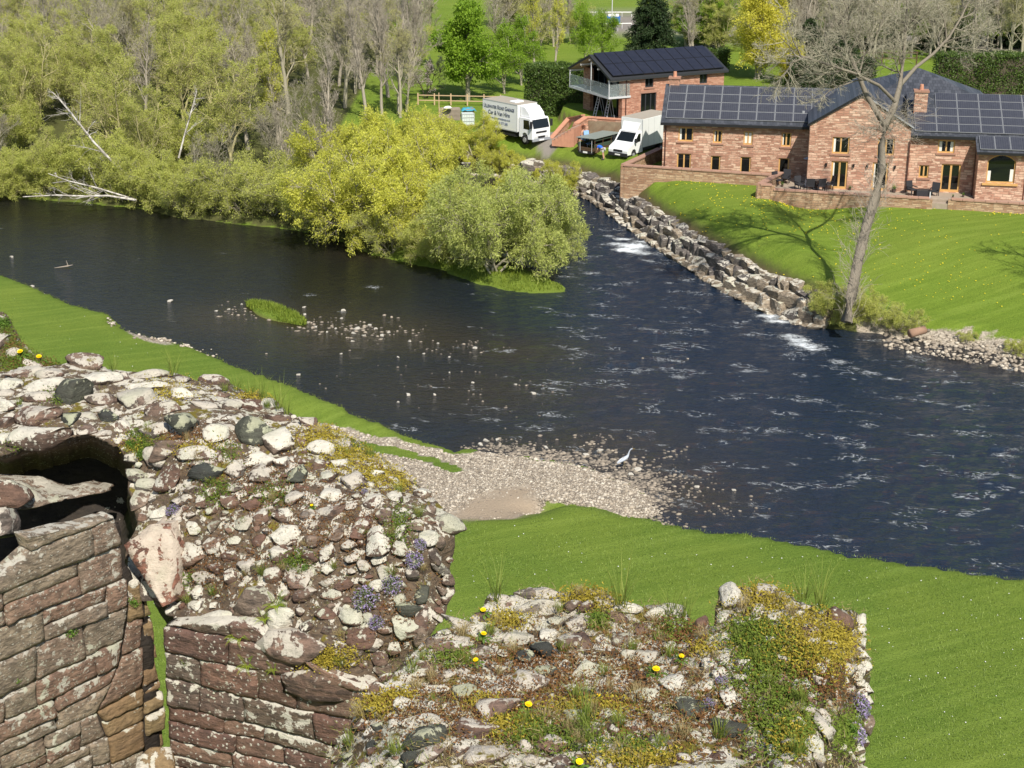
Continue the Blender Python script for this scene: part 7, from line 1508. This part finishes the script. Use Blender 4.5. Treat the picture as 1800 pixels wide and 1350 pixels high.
# hedges
def hedge(px0, py0, px1, py1, h, w, lab, n, seed, mat=LF_h):
    A_ = P(px0, py0, 3.0); B_ = P(px1, py1, 3.0); d = B_ - A_; L = d.length; root = empty('clipped_hedge', A_, math.atan2(d.y, d.x), lab, 'hedge'); r = np.random.default_rng(seed)
    m = MB().box(.15, L - .15, -w/2 + .25, w/2 - .25, -.3, h - .3); m.build('stems', BK_d, root)
    u = r.uniform(0, L, n); s = r.choice([0, 1, 1, 2], n); v = np.where(s == 0, r.uniform(-w/2, w/2, n), np.where(s == 1, -w/2, w/2)); z = np.where(s == 0, h, r.uniform(0, 1, n) * h); 
    c = np.c_[u, v, z]; bmp = fbm(c * .9, seed, 3)[:, None] * .45; c = c + np.where((s == 0)[:, None], np.array([0, 0, 1.]), np.where((s == 1)[:, None], np.array([0, -1., 0]), np.array([0, 1., 0]))) * (bmp - .1 + r.normal(size=(n, 1)) * .07)
    ends = r.uniform(size=n) < .06; c[ends, 0] = np.where(r.uniform(size=ends.sum()) < .5, 0, L)
    dd = unit(r.normal(size=(n, 3)) + np.array([0, -.3, .4])); ss = unit(np.cross(dd, r.normal(size=(n, 3)))); LL = r.uniform(.10, .24, n)[:, None]
    V = np.stack([c, c + dd*LL*.5 + ss*LL*.3, c + dd*LL, c + dd*LL*.5 - ss*LL*.3], 1).reshape(-1, 3); link('foliage', npmesh('foliage', V, np.arange(n*4).reshape(-1, 4), mat, False, {'tint': np.repeat(r.uniform(0, 1, n), 4)}), root)
hedge(925, 200, 1032, 202, 4.6, 2.6, 'tall dense dark hedge block between the lorry and the barn', 22000, 1); hedge(1640, 160, 1830, 163, 3.9, 2.0, 'long clipped dark hedge behind the right-hand solar roof', 20000, 2); hedge(1385, 160, 1530, 158, 3.2, 2.4, 'dark hedge behind the long slate roof left of the gable', 15000, 3, LF_c); hedge(1195, 128, 1275, 124, 2.4, 2.0, 'low dark hedge behind the right end of the barn', 7000, 4)
# the wood on the left bank and trees behind everything
wood_poly = [tuple(p) for p in PP([(-60,352),(150,352),(240,364),(400,388),(560,405),(600,350),(590,300),(700,270),(735,195),(725,130),(720,40),(720,-30),(-60,-30)], 1.5)]
rr = random.Random(5); placed = []
Qw = np.array(wood_poly); lo, hi = Qw.min(0), Qw.max(0)
tries = 0
while len(placed) < 215 and tries < 14000:
    tries += 1; x, y = rr.uniform(lo[0], hi[0]), rr.uniform(lo[1], hi[1])
    if not inpoly(np.array([x]), np.array([y]), wood_poly)[0]: continue
    sp = (2.6 if Q(x, y, 1.5)[0] < 500 else 2.15) + max(0, (y - 135)) * .020
    if any((x-a)**2 + (y-b)**2 < sp * sp for a, b in placed): continue
    d = float(sdf(np.array([x]), np.array([y]), RIVER)[0])
    if d < 1.2: continue
    placed.append((x, y)); px, py = Q(x, y, 1.5); u = rr.random()
    if px < 400: kd = 'oli' if u < .55 else ('bare' if u < .9 else 'shr')
    elif px < 520: kd = 'bare' if u < .45 else ('oli' if u < .85 else 'shr')
    else: kd = 'bare' if u < .74 else ('pale' if u < .84 else 'shr')
    hh = rr.uniform(.8, 1.15) * (1 if d > 6 else .7); 
    wh = where(px, d, (0, 0, 740, 45), ['at the left edge', 'left of the leaning birch', 'behind the leaning birch', 'left of the slender birch', 'above the slender birch', 'in the middle', 'right of middle', 'left of the golden willows', 'behind the golden willows', 'towards the paddock'], ['front rank', 'second rank', 'third rank', 'middle', 'fifth rank', 'rear rank', 'far side'])
    if kd == 'oli': tree(kd, x, y, hh, hh, 'olive-leaved willow, left wood, ' + wh, 'tree', 'olive willows of the left wood')
    elif kd == 'bare': tree(kd, x, y, hh, hh * rr.uniform(.8, 1), 'bare grey twiggy tree, left wood, ' + wh, 'tree', 'bare trees of the left wood')
    elif kd == 'pale': tree(kd, x, y, hh * .9, hh * .8, 'slender pale bare tree, left wood, ' + wh, 'tree', 'pale bare trees of the left wood')
    else: tree(kd, x, y, 1.1, 1.0, 'low willow scrub, left wood, ' + wh, 'bush', 'willow scrub in the left wood')
tpx('popl', 490, 255, .95, .9, 'yellow-crowned tree standing out of the bare trees in the middle of the wood', 1.5); 
# scrub along the waterline
ws = [Vector((*p, 0)) for p in PP([(-60,352),(60,350),(150,354),(240,366),(300,382),(400,390),(500,400),(560,410),(620,430)], 0.0)]
s_acc = 0; k = 0
for a, b in zip(ws, ws[1:]):
    L = (b - a).length; n = max(1, round(L / 2.1))
    for j in range(n):
        p = a + (b - a) * ((j + .5) / n) + Vector((rr.uniform(-.4, .4), rr.uniform(.7, 2.0), 0)); s = rr.uniform(.75, 1.15)
        tree('shr', p.x, p.y, s, s, 'olive scrub over the water, left bank, ' + where(Q(p.x, p.y, .5)[0], 0, (0, 0, 620, 1), ['at the left edge', 'left of the fallen birch', 'behind the fallen birch tip', 'behind the fallen birch', 'at the root of the fallen birch', 'right of the fallen birch', 'between birch and willows', 'fifth from the golden willows', 'fourth from the golden willows', 'third from the golden willows', 'second from the golden willows', 'next to the golden willows'], ['low']), 'bush', 'waterside scrub of the left bank')
# leafy undergrowth carpet (uncountable)
X, Y = in_area(wood_poly, 9000, 8); Z, D_, _ = land(X, Y); k = (D_ > .1); X, Y, Z = X[k], Y[k], Z[k]; w = np.exp(-sdf(X, Y, RIVER) / 14) > r.uniform(.15, 1, len(X)) * .6; pts = np.c_[X, Y, Z][w]
nl = 9; r8 = np.random.default_rng(8); c = np.repeat(pts, nl, 0) + r8.normal(size=(len(pts) * nl, 3)) * np.array([.25, .25, .15]) + np.array([0, 0, .3]); d = unit(r8.normal(size=c.shape) + np.array([0, 0, .6])); s = unit(np.cross(d, r8.normal(size=c.shape))); L = r8.uniform(.08, .2, (len(c), 1))
V = np.stack([c, c + d*L*.5 + s*L*.35, c + d*L, c + d*L*.5 - s*L*.35], 1).reshape(-1, 3); o = link('undergrowth', npmesh('undergrowth', V, np.arange(len(V)).reshape(-1, 4), LF_u, False, {'tint': np.repeat(r8.uniform(0, 1, len(c)), 4)})); o['kind'] = 'stuff'
# trees behind the house and beyond the road
for i in range(46):
    px = 1400 + i * 10 + rr.uniform(-6, 6); py = rr.uniform(70, 112); kd = rr.choice(['pale', 'bare', 'bare', 'pale', 'bare'])
    tpx(kd, px, py, rr.uniform(.75, 1.05), rr.uniform(.65, .9), 'pale-trunked bare tree beyond the hedge ' + where(px, 0, (1400, 0, 1860, 1), ['right of the golden tree', 'left of the ash crown', 'behind the left of the ash crown', 'behind the ash crown', 'behind the right of the ash crown', 'just right of the ash crown', 'above the chimney', 'above the right-hand roof', 'near the right edge', 'at the right edge of the photo'], ['' ]).strip(), 3, group='bare trees behind the house')
for i in range(22):
    px = 1400 + i * 20; tpx('con' if i % 3 == 1 else 'brt', px, (52, 84)[i % 2] + rr.uniform(-6, 6), rr.uniform(.5, .65), .95, 'dark green tree behind the bare row ' + where(px, 0, (1400, 0, 1830, 1), ['right of the golden tree', 'left of the ash crown', 'behind the ash crown', 'right of the ash crown', 'above the right-hand roof', 'at the upper right corner'], ['']).strip() , 3, group='dark trees at upper right')
for i in range(80):
    px = rr.choice([rr.uniform(600, 760), rr.uniform(860, 1000), rr.uniform(860, 1010), rr.uniform(1200, 1420), rr.uniform(1200, 1270)]); tpx(rr.choice(['bare', 'brt', 'pale', 'oli', 'bare']), px, rr.uniform(2, 95) if px < 1000 else rr.uniform(72, 95), rr.uniform(.6, .95), rr.uniform(.7, .95), 'tree of the broken line by the distant road ' + where(px, 0, (600, 0, 1420, 1), ['beyond the wood', 'left of the leafy maple', 'behind the leafy maple', 'above the hedge block', 'behind the yellow poplars', 'behind the barn', 'right of the dark conifer', 'left of the golden tree', 'right of the golden tree'], ['']).strip(), 3, group='trees beside the distant road')
for i in range(12): tpx('brt' if i % 2 else 'bare', 20 + i * 55 + rr.uniform(-15, 15), rr.uniform(-12, 12), rr.uniform(.7, 1), .9, 'tree at the far side of the left wood along the top edge', 3, group='trees at the top of the left wood')
# the ash on the right bank: its own trunk, surveyed
BT = P(1488, 562, 1.0); dep = lambda px, py, dd=0: PT(px, py, 91.2 + dd) - BT
tp_ = [(1488,566,0),(1496,520,.1),(1510,450,.3),(1524,395,.5),(1540,345,.6),(1549,300,.6),(1550,255,.7),(1556,222,.8),(1572,188,.9),(1582,150,1.1),(1588,100,1.2),(1592,50,1.3),(1596,-10,1.4),(1600,-60,1.5)]
tr1 = np.array([[tuple(dep(*q)) for q in tp_]]); tr2 = np.array([[tuple(dep(*q)) for q in [(1556,222,.8),(1540,195,.5),(1522,165,.2),(1508,130,-.1),(1496,100,-.3),(1480,60,-.5),(1462,20,-.6),(1445,-30,-.8)]]])
tr3 = np.array([[tuple(dep(*q)) for q in [(1582,150,1.1),(1610,118,1.8),(1640,95,2.6),(1668,66,3.2),(1690,30,3.6),(1712,-20,4)]]])
tr4 = np.array([[tuple(dep(*q)) for q in [(1575,180,.9),(1545,150,-.6),(1500,128,-1.8),(1450,112,-2.6),(1415,100,-3.2),(1385,98,-3.6)]]])
r9 = np.random.default_rng(99); VV, FF = [], []
def addt9(PL, a, b, k):
    V, F = tubes(PL, a, b, k); FF.append(F + sum(len(v) for v in VV)); VV.append(V)
rad = np.array([.38,.34,.31,.30,.28,.25,.23,.21,.19,.15,.11,.08,.06,.035])
N_, n_2, _x = tr1.shape; V, F = tubes(tr1, np.array([1.0]), np.array([1.0]), 12); V = V.reshape(n_2, 12, 3); cc = tr1[0][:, None]; dirs = V - cc; V = cc + dirs * rad[:, None, None] * (1 + .10 * fbm((cc + dirs * .5).reshape(-1, 3) * 2.2, 4, 3).reshape(n_2, 12, 1)); VV.append(V.reshape(-1, 3)); FF.append(F)
lims = []
for tr, a in ((tr2, .19), (tr3, .13), (tr4, .11)): addt9(tr, np.array([a]), np.array([.04]), 8); lims.append(tr)
def brood(PLs, n, lo, L0, ang, trop):
    out = []
    for PL, k in zip(PLs, n): st, d, L, t_, _ = child(r9, PL, np.full(len(PL), 1.0), k, lo if PL is not tr1 else .62, 1, ang); L = L0 * r9.uniform(.5, 1.1, len(L)) * (1.2 - .5 * t_); out.append(grow(r9, st, d, L, 6, .17, trop))
    return np.concatenate(out)
l1_ = brood([tr1] + lims, [13, 12, 8, 9], .25, 4.0, 52, .10); addt9(l1_, np.full(len(l1_), .055), np.full(len(l1_), .02), 5)
TRV, TRF = VV, FF; VV, FF = [], []
s2, d2, L2, t2, _p = child(r9, l1_, np.full(len(l1_), 3.6), 10, .15, .48, 46); l2_ = grow(r9, s2, d2, L2, 4, .2, .03); addt9(l2_, np.full(len(l2_), .020), np.full(len(l2_), .010), 4)
s3, d3, L3, t3, _p = child(r9, l2_, L2, 8, .12, .5, 44); l3_ = grow(r9, s3, d3, L3, 3, .24, .02); addt9(l3_, np.full(len(l3_), .010), np.full(len(l3_), .006), 3)
s4, d4, L4, t4, _p = child(r9, l3_, L3, 4, .2, .55, 44); l4_ = grow(r9, s4, d4, L4, 2, .25, .02); addt9(l4_, np.full(len(l4_), .007), np.full(len(l4_), .005), 3)
BK_a = bark_mat('lichened_ash_bark', (0.08,.07,.055), (0.34,.295,.23))
ASH = empty('ash_tree', BT, 0, 'tall bare ash tree leaning over the lawn in front of the house', 'tree'); link('trunk', npmesh('trunk', np.concatenate(TRV), np.concatenate(TRF), BK_a, True), ASH); link('crown', npmesh('crown', np.concatenate(VV), np.concatenate(FF), bark_mat('pale_twig_bark', (0.26,.24,.17), (0.52,.48,.36)), True), ASH)
VV, FF = [], []
# short shoots and pale dead sticks round the base, and small twig sprays on the trunk
st, d, L, t_, _p = child(r9, tr1[:, :6], np.array([1.0]), 150, .0, 1, 60); L = r9.uniform(.5, 2.3, len(L)); st = st + r9.normal(size=st.shape) * .25; d = d + np.array([-.2, 0, .5]); q1 = grow(r9, st, unit(d), L, 4, .22, .05); addt9(q1, np.full(len(q1), .016), np.full(len(q1), .006), 3)
s3, d3, L3, t3, _p = child(r9, q1, L, 7, .1, .4, 40); q2 = grow(r9, s3, d3, L3, 2, .25, .02); addt9(q2, np.full(len(q2), .008), np.full(len(q2), .005), 3)
st, d, L, t_, _p = child(r9, tr1[:, 6:9], np.array([1.0]), 60, .0, 1, 70); L = r9.uniform(.8, 2.8, len(L)); q1 = grow(r9, st, unit(d + np.array([-.5, 0, -.1])), L, 5, .2, -.02); addt9(q1, np.full(len(q1), .016), np.full(len(q1), .006), 3); s3, d3, L3, t3, _p = child(r9, q1, L, 12, .1, .4, 45); q2 = grow(r9, s3, d3, L3, 2, .25, 0); addt9(q2, np.full(len(q2), .009), np.full(len(q2), .005), 3)
link('side_shoots', npmesh('side_shoots', np.concatenate(VV), np.concatenate(FF), BK_p, True), ASH)
for px, py, s, lab in [(1497,566,.52,'tangle of brambles and sticks at the foot of the ash tree'),(1545,572,.42,'low green bush on the river bank right of the ash foot'),(1462,556,.5,'low bush at the right end of the boulder bank'),(1592,585,.34,'small green bush on the stony bank'),(1700,600,.16,'little tuft-like bush on the stony bank'),(1790,625,.22,'low bush at the right edge of the photo on the stony bank')]:
    tpx('shr', px, py, s, s * 1.1, lab, .8, cat='bush')
q = P(1612, 588, .6); lg = empty('log', (q.x, q.y, .75), .5, 'sawn brown log lying on the stony bank', 'log'); MB().tube((-.55,0,0), (.55,0,.05), .26, .24, 14).build('log_body', flat('sawn_log', (0.30,.19,.13), .9, .1, 0, .3), lg, True)
tree('bare', 36.5, 88.5, .98, 1.1, 'bare tree just outside the right edge whose shadow falls on the lawn', 'tree', v=1)
# leaning and fallen birches at the water
def stick(name, pts, r0, r1, nb, Lb, seed, lab, cat='tree'):
    o_ = Vector(pts[0]); r_ = np.random.default_rng(seed); PL = np.array([[tuple(Vector(p) - o_) for p in pts]]); V_, F_ = [], []
    a, b = tubes(PL, np.array([r0]), np.array([r1]), 8); V_.append(a); F_.append(b)
    st, d, L, t_, _p = child(r_, PL, np.array([1.0]), nb, .2, 1, 45); L = Lb * r_.uniform(.4, 1.2, len(L)) * (1.2 - t_); q1 = grow(r_, st, d, L, 5, .15, .02); a, b = tubes(q1, np.full(nb, r0 * .35), np.full(nb, .012), 4); F_.append(b + len(V_[0])); V_.append(a)
    s3, d3, L3, t3, _p = child(r_, q1, L, 5, .2, .5, 42); q2 = grow(r_, s3, d3, L3, 3, .2, .02); a, b = tubes(q2, np.full(len(q2), .014), np.full(len(q2), .007), 3); F_.append(b + len(V_[0]) + len(V_[1])); V_.append(a)
    root = empty(name, o_, 0, lab, cat); link('trunk', npmesh('trunk', np.concatenate(V_), np.concatenate(F_), BK_w, True), root)
stick('leaning_birch', [PT(243,325,124), PT(205,292,123.5), PT(165,250,123), PT(130,205,122.6), PT(105,175,122.4), PT(92,162,122.2)], .115, .05, 16, 3.2, 1, 'dead white birch leaning out over the left bank scrub')
stick('fallen_birch', [PT(240,352,122.5), PT(190,344,121.6), PT(150,345,121), PT(100,343,120.6), PT(40,346,120)], .095, .04, 12, 2.6, 2, 'white birch fallen flat over the water with branches dipping in')
stick('fallen_birch', [PT(235,350,122.7), PT(170,330,122), PT(120,318,121.6), PT(85,305,121.4)], .075, .03, 8, 2.4, 3, 'thinner white stem fallen just above the flat birch')
stick('slender_birch', [PT(314,278,127), PT(325,235,127), PT(338,190,127), PT(346,160,127)], .085, .04, 10, 2.2, 4, 'slender pale birch stem standing in the olive scrub')
